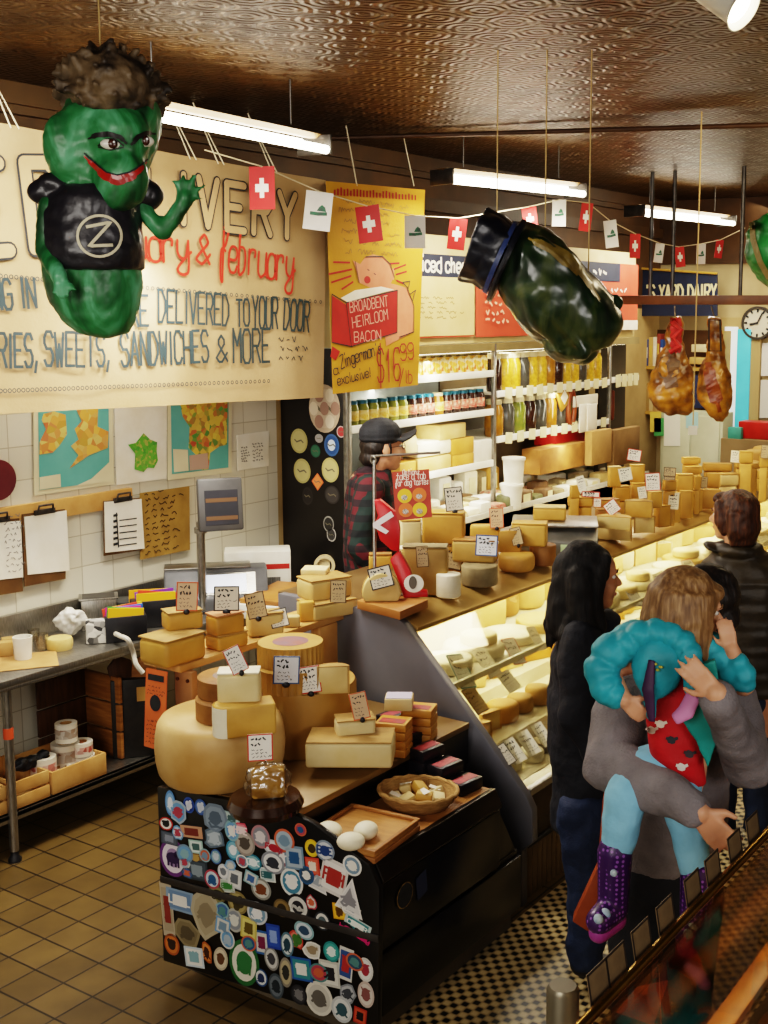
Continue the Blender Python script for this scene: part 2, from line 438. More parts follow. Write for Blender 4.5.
# ================================================================== left wall
def wall_tile_mat():
    t = NT('white_wall_tile'); b = t.b
    vec = t.coord('Object')
    sp = t.new('ShaderNodeSeparateXYZ'); t.link(vec, sp.inputs[0]); cb = t.new('ShaderNodeCombineXYZ'); t.link(sp.outputs['Y'], cb.inputs['X']); t.link(sp.outputs['Z'], cb.inputs['Y'])
    br = t.new('ShaderNodeTexBrick', offset=0.0, squash=1.0)
    for k, v in {'Scale': 1, 'Mortar Size': .003, 'Brick Width': .2, 'Row Height': .165, 'Mortar Smooth': .2}.items(): br.inputs[k].default_value = v
    br.inputs['Color1'].default_value = hx('dcd6c4'); br.inputs['Color2'].default_value = hx('d4cdb9'); br.inputs['Mortar'].default_value = hx('b4aa92')
    t.link(cb.outputs[0], br.inputs['Vector']); t.link(br.outputs['Color'], b.inputs['Base Color'])
    b.inputs['Roughness'].default_value = .35
    bp = t.new('ShaderNodeBump', i_Strength=.3, i_Distance=.003); bp.invert = True
    t.link(br.outputs['Fac'], bp.inputs['Height']); t.link(bp.outputs['Normal'], b.inputs['Normal'])
    return t.m
mb = MB(); mb.b2((-5.25, -1.5, 0), (-5.1, 5.47, 2.5)); struct('wall_left', mb, wall_tile_mat(), flat=True)
BROWNW = mk('brown_paint', '4f3518', '3d2810', 4, .55)
mb = MB(); mb.b2((-5.25, -1.5, 2.5), (-5.1, 11, 3.54)); struct('wall_left', mb, BROWNW, flat=True)
mb = MB(); mb.b2((-5.25, 5.47, 0), (-5.1, 11, 2.5)); struct('wall_left', mb, mk('beige_paint', 'b59b6b', 'a58b5c', 4, .7), flat=True)
TRIMW = mk('trim_brown', '4a3214', '3c2810', 5, .45)
mb = MB(); mb.b2((-5.1, -1.5, 3.44), (-5.02, 11, 3.54)); mb.b2((-5.1, -1.5, 3.40), (-5.05, 11, 3.44)); struct('trim_1', mb, TRIMW, flat=True)
mb = MB(); mb.b2((-5.1, -1.5, 3.18), (-5.06, 11, 3.27)); struct('trim_2', mb, TRIMW, flat=True)
# bulkhead over the refrigerated shelving
mb = MB(); mb.b2((-5.1, 5.5, 2.26), (-4.62, 9.46, 2.97)); struct('wall_bulkhead', mb, mk('cream_paint', 'cdb98c', 'bfa978', 4, .7), flat=True)
# far wall with a pale doorway
mb = MB(); mb.b2((-7.2, 11, 0), (3.5, 11.15, 3.54)); struct('wall_far', mb, mk('far_paint', 'c0ad84', 'ad9a72', 3, .75), flat=True)
mb = MB(); mb.b2((-4.46, 10.93, 0), (-4.02, 11, 2.42)); struct('trim_3', mb, mk('door_case', 'b09a6a', None, 4, .6), flat=True)
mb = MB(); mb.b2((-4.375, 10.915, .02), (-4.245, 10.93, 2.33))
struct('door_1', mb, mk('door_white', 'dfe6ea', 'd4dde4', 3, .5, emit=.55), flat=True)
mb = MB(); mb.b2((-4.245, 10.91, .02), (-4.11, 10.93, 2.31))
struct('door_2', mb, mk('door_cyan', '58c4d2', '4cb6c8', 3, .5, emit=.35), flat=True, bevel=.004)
mb = MB(); mb.b2((-5.1, 10.96, 2.93), (3.5, 11, 3.54)); struct('trim_5', mb, BROWNW, flat=True)
# conduit across the ceiling
a = P(505, 133, 'z', 3.5); b = P(768, 125, 'z', 3.5); d = (b - a)
mb = MB(); mb.cyl(a - d * 1.2, b + d * .8, .014); o = struct('trim_4', mb, mk('conduit', '4a3320', '3c2816', 6, .5, .4))
# ================================================================== cloth banners and papers on the left
def sheet(name, corners, mat, parent, n=(1, 0, 0), thick=.002):
    """thin rectangular sheet through four corners (bl, br, tr, tl)"""
    c = [V(p) for p in corners]; n = V(n)
    mb = MB(); mb.add([p for p in c] + [p - n * thick for p in c], [(0, 1, 2, 3), (7, 6, 5, 4), (0, 4, 5, 1), (1, 5, 6, 2), (2, 6, 7, 3), (3, 7, 4, 0)])
    return obj(name, mb, mat, parent, flat=True)
BX = -4.55
bt = thing('cloth_banner', 'wide cream cloth banner lettered with home delivery notice, hung above the tiled wall', 'banner', (BX, 4.0, 2.0))
c = [V((BX, 2.35, 2.06)), V((BX, 5.29, 1.983)), V((BX, 5.335, 3.213)), V((BX, 2.35, 3.285))]
# slightly rippled cloth
mb = MB(); NX, NZ = 48, 16; vs = []
for i in range(NX + 1):
    for j in range(NZ + 1):
        u, v = i / NX, j / NZ
        p = (c[0] * (1 - u) + c[1] * u) * (1 - v) + (c[3] * (1 - u) + c[2] * u) * v
        vs.append(p + V((-.012 - .01 * math.sin(u * 19) * (1 - v) - .006 * math.sin(u * 47 + v * 3), 0, 0)))
mb.add(vs, [(i * (NZ + 1) + j, (i + 1) * (NZ + 1) + j, (i + 1) * (NZ + 1) + j + 1, i * (NZ + 1) + j + 1) for i in range(NX) for j in range(NZ)])
CREAM = mk('banner_cloth', 'b2966e', 'a68a62', 3, .9, 0, .15, 60)
obj('cloth', mb, CREAM, bt)
LN = V((1, 0, 0)); LU = V((0, 1, 0)); LV = V((0, 0, 1))
def bp_(px, py, x=BX): return P(px, py, 'x', x)
def line(mb, text, x0, y0, x1, y1, hpx, thick, off=.004, mi=0, x=BX, **k):
    a = bp_(x0, y0, x); b = bp_(x1, y1, x); u = (b - a); w = u.length; u.normalize(); v = LN.cross(u).normalized()
    h = hpx / FPX * depth(a.lerp(b, .5))
    write(mb, text, a, u, v, LN, width=w, h=h, thick=thick, off=off, mi=mi, **k)
blk = MB(); crm = MB(); rd = MB(); teal = MB()
random.seed(3)
st = random.getstate(); line(blk, 'ED', -40, 253, 78, 245, 84, .078, .004, cw=.62, gap=.55, round_=True)
random.setstate(st); line(crm, 'ED', -40, 253, 78, 245, 84, .058, .0055, cw=.62, gap=.55, round_=True)
st = random.getstate(); line(blk, 'DELIVERY', 80, 210, 294, 238, 46, .052, .004, gap=.55, round_=True)
random.setstate(st); line(crm, 'DELIVERY', 80, 210, 294, 238, 46, .036, .0055, gap=.55, round_=True)
line(rd, 'january', 88, 258, 188, 263, 34, .015, curvy=True, gap=.25, round_=True)
line(rd, '&', 196, 262, 209, 264, 28, .015, curvy=True, round_=True)
line(rd, 'february', 218, 269, 292, 282, 36, .014, curvy=True, gap=.25, round_=True)
line(teal, 'COOKING IN', -60, 314, 36, 307, 30, .014)
line(teal, 'ARE', 119, 326, 148, 326, 30, .014)
line(teal, 'DELIVERED', 158, 322, 228, 325, 31, .013)
line(teal, 'TO', 236, 326, 249, 326, 26, .013)
line(teal, 'YOUR', 252, 328, 277, 329, 31, .013)
line(teal, 'DOOR', 283, 329, 308, 332, 30, .013)
line(teal, 'RIES,', -2, 367, 38, 367, 33, .014)
line(teal, 'SWEETS,', 44, 366, 110, 366, 33, .014)
line(teal, 'SANDWICHES', 121, 366, 208, 362, 32, .014)
line(teal, '&', 216, 362, 227, 361, 26, .013)
line(teal, 'MORE', 233, 363, 269, 362, 33, .014)
for (x0, y0, x1, y1, n) in ((0, 276, 320, 302, 62), (0, 391, 268, 381, 60)):
    for i in range(n):
        t = i / (n - 1); p = bp_(x0 + (x1 - x0) * t, y0 + (y1 - y0) * t) + LN * .004; r = .0085
        teal.ribbon([p + LU * (r * math.cos(a)) + LV * (r * math.sin(a)) for a in [k * math.pi / 4 for k in range(9)]], .004, LN)
scribble(teal, bp_(277, 364), LU, LV, LN, .26, .16, 3, .005)
obj('lettering', blk, INK, bt, flat=True, fix=False); obj('lettering', crm, CREAM, bt, flat=True, fix=False)
obj('lettering', rd, REDINK, bt, flat=True, fix=False); obj('lettering', teal, mk('teal_ink', '2f3f42', '263436', 9, .8), bt, flat=True, fix=False)
STRING = mk('twine', 'cfc2a4', None, 4, .8)
for px in (12, 88, 190, 218, 272):
    y = bp_(px, 150).y
    mb = MB(); zt = 3.30 - (y - 2.35) * .024
    mb.tube([(BX, y, zt - .03), (BX - .2, y + .03, 3.54)], .0035, 6); mb.tube([(BX, y + .04, zt - .03), (BX - .2, y + .03, 3.54)], .0035, 6)
    obj('string', mb, STRING, bt)
# ---- yellow pig poster
YX = -4.47
yt = thing('cloth_banner', 'narrow mustard yellow banner with a pig reading a red book and a price', 'banner', (YX, 5.8, 2.0))
YEL = mk('mustard_cloth', 'c08e26', 'b4821e', 3, .85, 0, .12, 50)
Yp = lambda px, py, o=0: P(px, py, 'x', YX) + LN * o
sheet('cloth', [Yp(333, 394), Yp(418, 385), Yp(425, 190), Yp(326, 181)], YEL, yt)
PINK = mk('pig_pink', 'd98a68', 'cf7d5c', 8, .8); PRED = mk('poster_red', 'b8231a', 'a51c15', 8, .7)
zo = lambda a, b, o=.002: Yp(240 + a / 3.84, 160 + b / 3.84, o)
mb = MB()
mb.poly([zo(*q) for q in ((440, 390), (455, 470), (520, 500), (570, 490), (590, 450), (575, 400), (545, 370), (510, 362), (480, 372), (460, 400))])
mb.poly([zo(a, b, .0021) for a, b in ((565, 470), (640, 490), (665, 560), (665, 660), (560, 715), (560, 600))])
mb.poly([zo(a, b, .003) for a, b in ((585, 625), (612, 640), (600, 690), (560, 715), (556, 680))])
mb.poly([zo(a, b, .003) for a, b in ((432, 385), (470, 405), (448, 435))]); mb.poly([zo(a, b, .003) for a, b in ((560, 440), (592, 412), (590, 462))])
obj('pig', mb, PINK, yt, flat=True)
mb = MB()
mb.poly([zo(a, b, .004) for a, b in ((405, 548), (602, 500), (600, 662), (425, 716))])
mb.poly([zo(a, b, .0045) for a, b in ((350, 520), (405, 556), (425, 716), (350, 700))])
mb.poly([zo(a, b, .0045) for a, b in ((352, 715), (382, 735), (365, 770), (345, 755))])
mb.disc(zo(487, 460, .004), .03, .022, LU, LV)
for s in (((358, 392), (420, 394)), ((340, 438), (428, 420)), ((350, 470), (425, 445)), ((390, 496), (432, 468)), ((575, 398), (610, 396)), ((590, 420), (635, 402)), ((598, 440), (638, 428)), ((600, 462), (625, 474))):
    mb.ribbon([zo(*q, .003) for q in s], .011, LN)
obj('book', mb, PRED, yt, flat=True, fix=False)
mb = MB(); mb.poly([zo(a, b, .0042) for a, b in ((385, 530), (440, 500), (540, 486), (590, 498), (410, 545))]); obj('pages', mb, PAPER, yt, flat=True)
mb = MB()
def zline(mb, text, x0, y0, x1, y1, h, th, **k):
    line(mb, text, 240 + x0 / 3.84, 160 + y0 / 3.84, 240 + x1 / 3.84, 160 + y1 / 3.84, h / 3.84, th, .0065, x=YX, **k)
zline(mb, 'BROADBENT', 420, 585, 565, 560, 40, .006); zline(mb, 'HEIRLOOM', 430, 645, 565, 612, 40, .006); zline(mb, 'BACON', 436, 700, 538, 690, 38, .006)
obj('lettering', mb, mk('pale_ink', 'e0a090', None, 5, .8), yt, flat=True, fix=False)
mb = MB()
zline(mb, "Zingerman's", 385, 800, 540, 742, 46, .007, curvy=True, gap=.2); zline(mb, 'exclusive!', 372, 865, 500, 832, 36, .006, curvy=True, gap=.2); zline(mb, 'a', 357, 826, 374, 822, 36, .006)
for s in (((350, 520), (350, 700), (425, 716), (600, 662), (602, 500), (405, 548), (425, 716)), ((405, 548), (350, 515)), ((440, 390), (455, 470)), ((480, 372), (545, 370), (575, 400), (590, 450)), ((640, 490), (665, 560), (665, 660), (610, 680)), ((640, 490), (622, 470), (650, 465), (642, 500)), ((650, 515), (672, 500), (660, 540)), ((487, 420), (493, 424)), ((512, 436), (518, 440))):
    mb.ribbon([zo(*q, .0052) for q in s], .006, LN)
obj('lettering', mb, INK, yt, flat=True, fix=False)
mb = MB()
zline(mb, '$16', 525, 855, 612, 845, 125, .010); zline(mb, '99', 614, 770, 664, 762, 62, .008); zline(mb, '/lb', 608, 862, 662, 855, 50, .007)
for i in range(26): mb.ribbon([zo(362 + i * 12.4, 132 + i * .8, .003), zo(362 + i * 12.4, 118 + i * .9 - random.random() * 12, .003)], .014, LN)
obj('lettering', mb, mk('crimson_ink', '9c1f22', None, 5, .8), yt, flat=True, fix=False)
mb = MB()
scribble(mb, zo(362, 365), LU, LV, LN, .8, .34, 6, .005, fill=.9)
obj('lettering', mb, mk('faint_ink', '8a6c2e', None, 5, .8), yt, flat=True, fix=False)
for px in (357, 414):
    p = Yp(px, 186); mb = MB(); mb.tube([p, (YX - .1, p.y + .03, 3.54)], .004, 6); obj('string', mb, STRING, yt)
# ================================================================== papers on the tiled wall
WX = -5.1
def wp(px, py, o=.0): return P(px, py, 'x', WX + .012) + LN * o
zc = lambda a, b, o=0: wp(a / 3.84, 390 + b / 3.84, o)
zd = lambda a, b, o=0: wp(160 + a / 3.84, 380 + b / 3.84, o)
def region_mat(name, cols, scale):
    t = NT(name); vec = t.coord('Object')
    vo = t.new('ShaderNodeTexVoronoi', i_Scale=scale); t.link(vec, vo.inputs['Vector'])
    sp = t.new('ShaderNodeSeparateColor'); t.link(vo.outputs['Color'], sp.inputs[0])
    c = t.ramp(sp.outputs[0], [(i / (len(cols) - 1), hx(k)) for i, k in enumerate(cols)])
    t.link(c, t.b.inputs['Base Color']); t.b.inputs['Roughness'].default_value = .6
    return t.m
MAPL = region_mat('map_regions', ['d99a4a', 'e0b85c', 'c87048', 'd8c878', 'd0884c', 'c0a048'], 26)
SEA = mk('map_sea', '6cb2aa', '5ea69f', 5, .6); MAPP = mk('map_paper', 'ddd4b4', 'd4caa8', 5, .7)
def poster(name, label, cat, bl, br, tr, tl, mat, group=None):
    c = [V(q) for q in (bl, br, tr, tl)]; b = (c[0] + c[1]) / 2
    o = sheet(name, c, mat, None, thick=.004); return tag(o, label, cat, group)
m1 = poster('wall_map', 'map of Britain and Ireland in teal and orange, nearer one on the tiled wall', 'map', zc(132, 406), zc(438, 362), zc(432, 20), zc(128, 40), MAPP)
mb = MB(); mb.poly([zc(150, 385, .002), zc(420, 350, .002), zc(416, 40, .002), zc(145, 60, .002)]); obj('sea', mb, SEA, m1, flat=True)
mb = MB()
mb.poly([zc(a, b, .004) for a, b in ((165, 92), (205, 82), (250, 95), (255, 170), (225, 215), (200, 240), (150, 248), (150, 200), (175, 150), (158, 115))])
mb.poly([zc(a, b, .004) for a, b in ((285, 60), (375, 60), (372, 140), (415, 160), (412, 222), (340, 250), (265, 302), (300, 250), (270, 215), (300, 190), (285, 150), (312, 120))])
obj('land', mb, MAPL, m1, flat=True)
mb = MB(); mb.poly([zc(a, b, .004) for a, b in ((150, 335), (230, 322), (232, 372), (150, 383))]); mb.poly([zc(a, b, .004) for a, b in ((350, 340), (420, 275), (420, 350), (290, 368))]); obj('inset', mb, MAPP, m1, flat=True)
m2 = poster('wall_map', 'white sheet with a small green map of France between the two sea maps', 'map', zc(448, 366), zc(640, 340), zc(640, 20), zc(440, 30), PAPER)
mb = MB(); mb.poly([zc(a, b, .003) for a, b in ((550, 165), (575, 190), (602, 200), (600, 235), (605, 270), (590, 300), (565, 298), (550, 315), (515, 305), (518, 245), (490, 210), (520, 203))])
obj('land', mb, region_mat('france_regions', ['5aa836', '6cb040', '4c9a3a', 'b8b060', '58a83a'], 60), m2, flat=True)
m3 = poster('wall_map', 'teal and yellow map hung just left of the black refrigerator panel', 'map', zd(30, 385), zd(275, 355), zd(275, 40), zd(30, 60), MAPP)
mb = MB(); mb.poly([zd(45, 362, .002), zd(262, 336, .002), zd(262, 50, .002), zd(40, 70, .002)]); obj('sea', mb, SEA, m3, flat=True)
mb = MB(); mb.poly([zd(a, b, .004) for a, b in ((75, 85), (258, 60), (255, 248), (225, 255), (190, 280), (185, 342), (160, 345), (150, 300), (108, 260), (112, 180), (85, 140))]); obj('land', mb, region_mat('spain_regions', ['d8b84c', 'e0c85c', 'c07840', '5a9a4a', 'd8a848', 'c85a40'], 34), m3, flat=True)
mb = MB(); mb.poly([zd(a, b, .004) for a, b in ((48, 265), (105, 268), (108, 348), (52, 354))]); obj('inset', mb, MAPP, m3, flat=True)
mb = MB(); mb.poly([zd(a, b, .005) for a, b in ((110, 290), (180, 280), (185, 340), (112, 347))]); obj('inset', mb, mk('map_mauve', 'b89a8a', None, 5, .7), m3, flat=True)
p4 = poster('hanging_sheet', 'creased white printed sheet taped to the tiles beside the black panel', 'paper', zd(298, 348), zd(418, 330), zd(418, 195), zd(296, 212), PAPER)
mb = MB()
for (a0, b0, w_, h_) in ((308, 250, 40, 70), (352, 232, 55, 85)):
    scribble(mb, zd(a0, b0 + h_, .003), LU, LV, LN, w_ / 3.84 / FPX * 6.6 * 1.4, h_ / 3.84 / FPX * 6.6, 6, .006)
obj('lettering', mb, mk('grey_ink', '7a7670', None, 5, .8), p4, flat=True, fix=False)
# wooden rail with clipboards
mb = MB(); a = zc(0, 450); b = zc(500, 378); mb.b2((WX, 2.4, 1.437), (WX + .03, b.y, 1.532)); rail = obj('wooden_rail', mb, PALEWOOD, None, bevel=.003); tag(rail, 'long honey-coloured board fixed to the tiles behind the clipboards', 'board')
def clipboard(label, bl, br, tr, tl, pap, ink=None):
    ox = .03
    b0 = (bl + br) / 2
    t = thing('clipboard', label, 'clipboard', (WX + ox, b0.y, min(bl.z, br.z)))
    sh = LN * ox
    sheet('backing', [q + sh for q in (bl, br, tr, tl)], mk('hardboard', '6a4a26', '563a1c', 9, .6), t, thick=.004)
    q = [(V(a)) + sh + LN * .006 for a in pap]
    sheet('paper', q, PAPER, t, thick=.004)
    mid = tl.lerp(tr, .5) + sh
    mb = MB(); mb.b2(mid + V((0, -.06, -.012)), mid + V((.012, .06, .014))); mb.tube([mid + V((.012, -.045, .0)), mid + V((.02, -.04, .035)), mid + V((.02, .04, .035)), mid + V((.012, .045, .0))], .006, 8)
    obj('clip', mb, DSTEEL, t, bevel=.002)
    return t, q
clipboard('clipboard with curled blank white sheets and its brown board showing below, by the rail', zc(80, 752), zc(238, 722), zc(235, 455), zc(70, 475), (zc(90, 706), zc(250, 690), zc(238, 460), zc(76, 485)))
t, q = clipboard('clipboard holding a form with bold ruled lines, third along the wooden rail', zc(385, 635), zc(532, 612), zc(522, 412), zc(384, 425), (zc(388, 622), zc(538, 606), zc(526, 416), zc(384, 428)))
mb = MB()
for yy in (498, 522, 546, 570, 594): mb.ribbon([zc(440, yy, .04), zc(505, yy - 8, .04)], .006, LN)
mb.ribbon([zc(428, 470, .04), zc(436, 600, .04)], .008, LN)
for i in range(6): mb.ribbon([zc(418, 480 + i * 22, .04), zc(430, 477 + i * 22, .04)], .014, LN)
obj('lettering', mb, INK, t, flat=True, fix=False)
t, q = clipboard('clipboard with a printed table at the left end of the wooden rail', zc(-110, 800), zc(74, 770), zc(60, 490), zc(-110, 505), (zc(-105, 735), zc(72, 715), zc(62, 500), zc(-105, 512)))
mb = MB(); scribble(mb, zc(0, 710, .04), LU, LV, LN, .14, .3, 10, .004); obj('lettering', mb, mk('grey_ink', '7a7670'), t, flat=True, fix=False)
k5 = poster('hanging_kraft_sheet', 'torn brown kraft sheet covered in rows of handwriting at the end of the rail', 'paper', zc(530, 650, .02), zc(720, 612, .02), zc(718, 368, .02), zc(528, 395, .02), KRAFT)
mb = MB(); scribble(mb, zc(538, 640, .023), LU, LV, LN, .3, .36, 11, .006); obj('lettering', mb, mk('brown_ink', '4c3816', None, 5, .8), k5, flat=True, fix=False)
mb = MB(); pc = P(-4, 480, 'x', WX + .01); mb.lathe([(.06, 0), (.085, .004), (.1, .015), (.098, .02)], 28, pc, MX.Rotation(R(90), 4, 'Y'))
d = obj('wall_plaque', mb, mk('plum_paint', '6a2a30', '54202a', 8, .5)); tag(d, 'round plum-red plaque on the tiles above the clipboards, cut by the edge', 'plaque')
mb = MB(); mb.lathe([(.001, .016), (.07, .012)], 24, pc, MX.Rotation(R(90), 4, 'Y')); obj('face', mb, mk('plaque_pink', 'c88a80', None, 5, .6), d)
# ================================================================== steel work table
TZ = .86
tb = thing('work_table', 'long stainless steel work table with undershelf against the tiled wall', 'table', (-4.83, 3.9, 0))
mb = MB(); mb.b2((-5.09, 1.9, TZ - .035), (-4.56, 5.3, TZ)); mb.b2((-4.60, 1.9, TZ - .05), (-4.56, 5.3, TZ - .03)); obj('table_top', mb, STEEL, tb, bevel=.004)
mb = MB(); mb.b2((-5.09, 1.9, TZ), (-5.06, 5.3, TZ + .14)); obj('backsplash', mb, STEEL, tb, bevel=.003)
mb = MB(); mb.b2((-5.05, 1.9, .20), (-4.60, 5.25, .225)); mb.b2((-4.63, 1.9, .185), (-4.60, 5.25, .225)); obj('undershelf', mb, STEEL, tb, bevel=.004)
for (x, y) in ((-4.60, 3.16), (-4.60, 5.2), (-5.03, 3.16), (-5.03, 5.2)):
    mb = MB(); mb.cyl((x, y, .05), (x, y, TZ - .04), .021, n=16); l = obj('leg', mb, STEEL, tb)
    mb = MB(); mb.lathe([(.03, 0), (.03, .012), (.018, .03), (.018, .06)], 16, (x, y, 0)); obj('foot', mb, BLACK, l)
    if (x, y) == (-4.60, 3.16):
        mb = MB(); mb.cyl((x, y, .58), (x, y, .63), .0225, n=16); obj('band', mb, mk('orange_tape', 'd0542a'), l)
# -- things on it
def keep_off(c, ext):
    k = -5.045 - (c.x - ext)
    return c + V((1, -c.y / c.x * -1, 0)) * 0 + V((1, c.y / c.x, 0)) * k if k > 0 else c
def put(name, label, cat, x0, y0, x1, y1, z, mat, dr=.7, bevel=.004, rz=0, taper=1, hmin=.03, group=None, h=None, maxx=-4.55):
    c, w, d, hh, a = fit(x0, y0, x1, y1, z, dr, hmin, h)
    ext = abs(w / 2 * math.cos(a + rz)) + abs(d / 2 * math.sin(a + rz)); c = keep_off(c, ext)
    if c.x + ext > maxx: c = c + V((1, c.y / c.x, 0)) * (maxx - c.x - ext)
    mb = MB(); mb.box((c.x, c.y, z + .001 + hh / 2), (w, d, hh), a + rz, taper=taper)
    o = obj(name, mb, mat, None, bevel=bevel); tag(o, label, cat, group); o['top'] = z + hh
    return o, c, w, d, hh, a
def frame_of(c, a, z): return MX.Translation(V((c.x, c.y, z))) @ MX.Rotation(a, 4, 'Z')
put('parchment', 'sheet of brown parchment lying at the near end of the steel table', 'paper', -40, 650, 57, 676, TZ + .001, CARDB, .6, .001, h=.003)
def cup(name, label, cat, x0, y0, x1, y1, z, mat, top=1.0, wall=.12, h=None):
    c, w, d, hh, a = fit(x0, y0, x1, y1, z, 1, .03, h); r = w / 2
    mb = MB(); mb.lathe([(r * .86, 0), (r * top, hh), (r * top * (1 - wall), hh), (r * .75, hh * .12)], 24, (c.x, c.y, z))
    o = obj(name, mb, mat); tag(o, label, cat); return o, c, r, hh
cup('paper_cup', 'white paper tub standing on the brown parchment', 'tub', 14, 634, 33, 661, TZ + .004, WHITEP)
c, w, d, h, a = fit(47, 634, 73, 652, TZ, 1)
PALECH = mk('cheese_pale', 'd2b878', 'c4a660', 9, .6, 0, .08, 40)
mb = MB(); mb.lathe([(w * .46, 0), (w * .5, h * .3), (w * .5, h * .8), (w * .46, h)], 28, (c.x, c.y, TZ)); o = obj('round_cheese', mb, PALECH); tag(o, 'small pale round cheese on the steel table beside clear tubs', 'cheese')
for i, (x0, y0, x1, y1, l) in enumerate(((0, 640, 13, 657, 'cut tan cheese piece at the left end of the steel table'), (2, 634, 16, 646, 'small tan cheese chunk behind the cut piece by the paper tub'))):
    put('cheese_piece', l, 'cheese', x0, y0, x1, y1, TZ + .004, mk('cheese_tan', 'b8935a', 'a58048', 9, .65), .8, .006)
CLEAR = glassy('clear_plastic', 'f4f2ec', .35, .2)
for i, (x0, y0, x1, y1, l) in enumerate(((34, 632, 49, 652, 'short clear tub beside the small round cheese'), (28, 628, 40, 642, 'clear lidded tub behind the paper tub on the steel table'))):
    cup('clear_tub', l, 'tub', x0, y0, x1, y1, TZ + .002, CLEAR)
c, w, d, h, a = fit(56, 608, 86, 641, TZ, .6)
mb = MB(); mb.ell((c.x, c.y, TZ + .03 + h * .42), (w * .5, d * .5, h * .44), MX.Rotation(a, 4, 'Z')); mb.ell((c.x + .02, c.y, TZ + h * .75), (w * .3, d * .35, h * .3))
o = fuse('plastic_bag', mb, mk('bag_white', 'd6d2c8', 'c2bdb2', 10, .35), None, .008, 2, .025, 22, .01, 60); tag(o, 'crumpled whitish plastic bag on the steel table', 'bag')
o, c, w, d, h, a = put('steel_pan', 'rectangular grey steel insert pan against the backsplash', 'pan', 83, 588, 116, 624, TZ, STEEL, .7, .005)
mb = MB(); mb.T = frame_of(c, a, TZ + h); mb.b2((-w * .56, -d * .56, -.006), (w * .56, d * .56, .004)); obj('rim', mb, STEEL, o, bevel=.002)
mb = MB(); mb.T = frame_of(c, a, TZ + h); mb.b2((-w * .46, -d * .46, .0), (w * .46, d * .46, .006)); obj('hollow_shade', mb, DSTEEL, o)  # dark plate painted as the shaded inside of the solid pan
o, c, w, d, h, a = put('patterned_box', 'small box with black and white swirls on the steel table', 'box', 87, 618, 111, 644, TZ, region_mat('swirl', ['e4e0d6', '1a1a1c', 'e4e0d6', '3a3a3c'], 30), .6, .006)
# black file boxes with coloured folders
for (x0, y0, x1, y1, l, cols, fx) in ((106, 612, 146, 642, 'near black file box with rainbow folders on the steel table', ['d8a81e', '3aa040', 'c83a8a', '3a6ac0', 'd84a2a', 'e0c040'], 0), (132, 596, 176, 628, 'black file box with red and yellow folders nearer the weighing scale', ['d8a81e', 'd8482a', '7a3a9a', 'e0a020'], 1)):
    o, c, w, d, h, a = put('file_box', l, 'box', x0, y0, x1, y1, TZ, BLACK, .5, .004, rz=.1)
    for i, k in enumerate(cols):
        mb = MB(); mb.T = frame_of(c, a + .1, TZ + h); yy = -d * .4 + d * .8 * i / max(len(cols) - 1, 1)
        mb.box((random.uniform(-.02, .02), yy, .012), (w * .86, .008, .06), 0, rot=MX.Rotation(R(random.uniform(-12, 12)), 3, 'Y'))
        obj('folder', mb, mk('folder_' + k, k, None, 5, .6), o)
o, c, w, d, h, a = put('tool_case', 'flat dark case lying along the backsplash behind the file boxes', 'case', 112, 574, 170, 600, TZ, mk('charcoal', '3a3a38', '30302e', 9, .5), .45, .006)
mb = MB(); pts = [P(112, 632, 'z', TZ + .04), P(120, 636, 'z', TZ + .05), P(128, 640, 'z', TZ + .04), P(133, 652, 'x', -4.54), P(136, 664, 'x', -4.52), P(143, 673, 'x', -4.50)]
mb.tube(smooth_pts([V(q) for q in pts], 5), .012, 8); o = obj('hose', mb, mk('hose_white', 'cfc9ba', 'bdb6a6', 9, .5)); tag(o, 'pale flexible hose drooping over the steel table edge', 'hose')
mb = MB()
for k in range(3):
    c = P(116 + 7 * k, 634 - 2 * k, 'z', TZ + .03); mb.tube([c + V((.04 * math.cos(t), .04 * math.sin(t), .012 * math.sin(3 * t))) for t in [i * math.pi / 8 for i in range(16)]], .009, 8, closed=True)
o = obj('coiled_cable', mb, BLACK); tag(o, 'loosely coiled black cable beside the patterned box', 'cable')
# weighing scale with customer display
c, w, d, h, a = fit(166, 562, 268, 612, TZ, .5); h = max(h, .17); c = keep_off(c, abs(w / 2 * math.cos(a)) + abs(d / 2 * math.sin(a)))
wsc = thing('weighing_scale', 'grey weighing scale with lit touch screen and pole display on the steel table', 'scale', (c.x, c.y, TZ + .003), a)
fr = lambda x, y, z: V((x, y, z))
mb = MB(); mb.prism([(-d * .5, 0), (d * .5, 0), (d * .5, h), (-d * .05, h), (-d * .5, h * .35)], -w * .5, w * .5, M=MX(((0, 0, 1, 0), (1, 0, 0, 0), (0, 1, 0, 0), (0, 0, 0, 1))))
obj('body', mb, mk('scale_grey', '565658', '48484a', 9, .45), wsc, bevel=.012, local=True)
sl = math.atan2(h * .65, d * .45); nrm = V((0, -math.sin(sl), math.cos(sl))); uu = V((0, math.cos(sl), math.sin(sl))); cc = V((w * .12, -d * .275, h * .675)) + nrm * .004
mb = MB(); L = d * .3
mb.poly([cc + V((-w * .26, 0, 0)) - uu * L * .8, cc + V((w * .26, 0, 0)) - uu * L * .8, cc + V((w * .26, 0, 0)) + uu * L * .8, cc + V((-w * .26, 0, 0)) + uu * L * .8]); sb = obj('screen_frame', mb, STEEL, wsc, local=True, flat=True)
cc = cc + nrm * .003
mb = MB(); mb.poly([cc + V((-w * .22, 0, 0)) - uu * L * .66, cc + V((w * .17, 0, 0)) - uu * L * .66, cc + V((w * .17, 0, 0)) + uu * L * .66, cc + V((-w * .22, 0, 0)) + uu * L * .66])
obj('screen', mb, mk('lit_screen', 'dfe4f0', 'd4dcec', 4, .3, emit=1.1), wsc, local=True, flat=True)
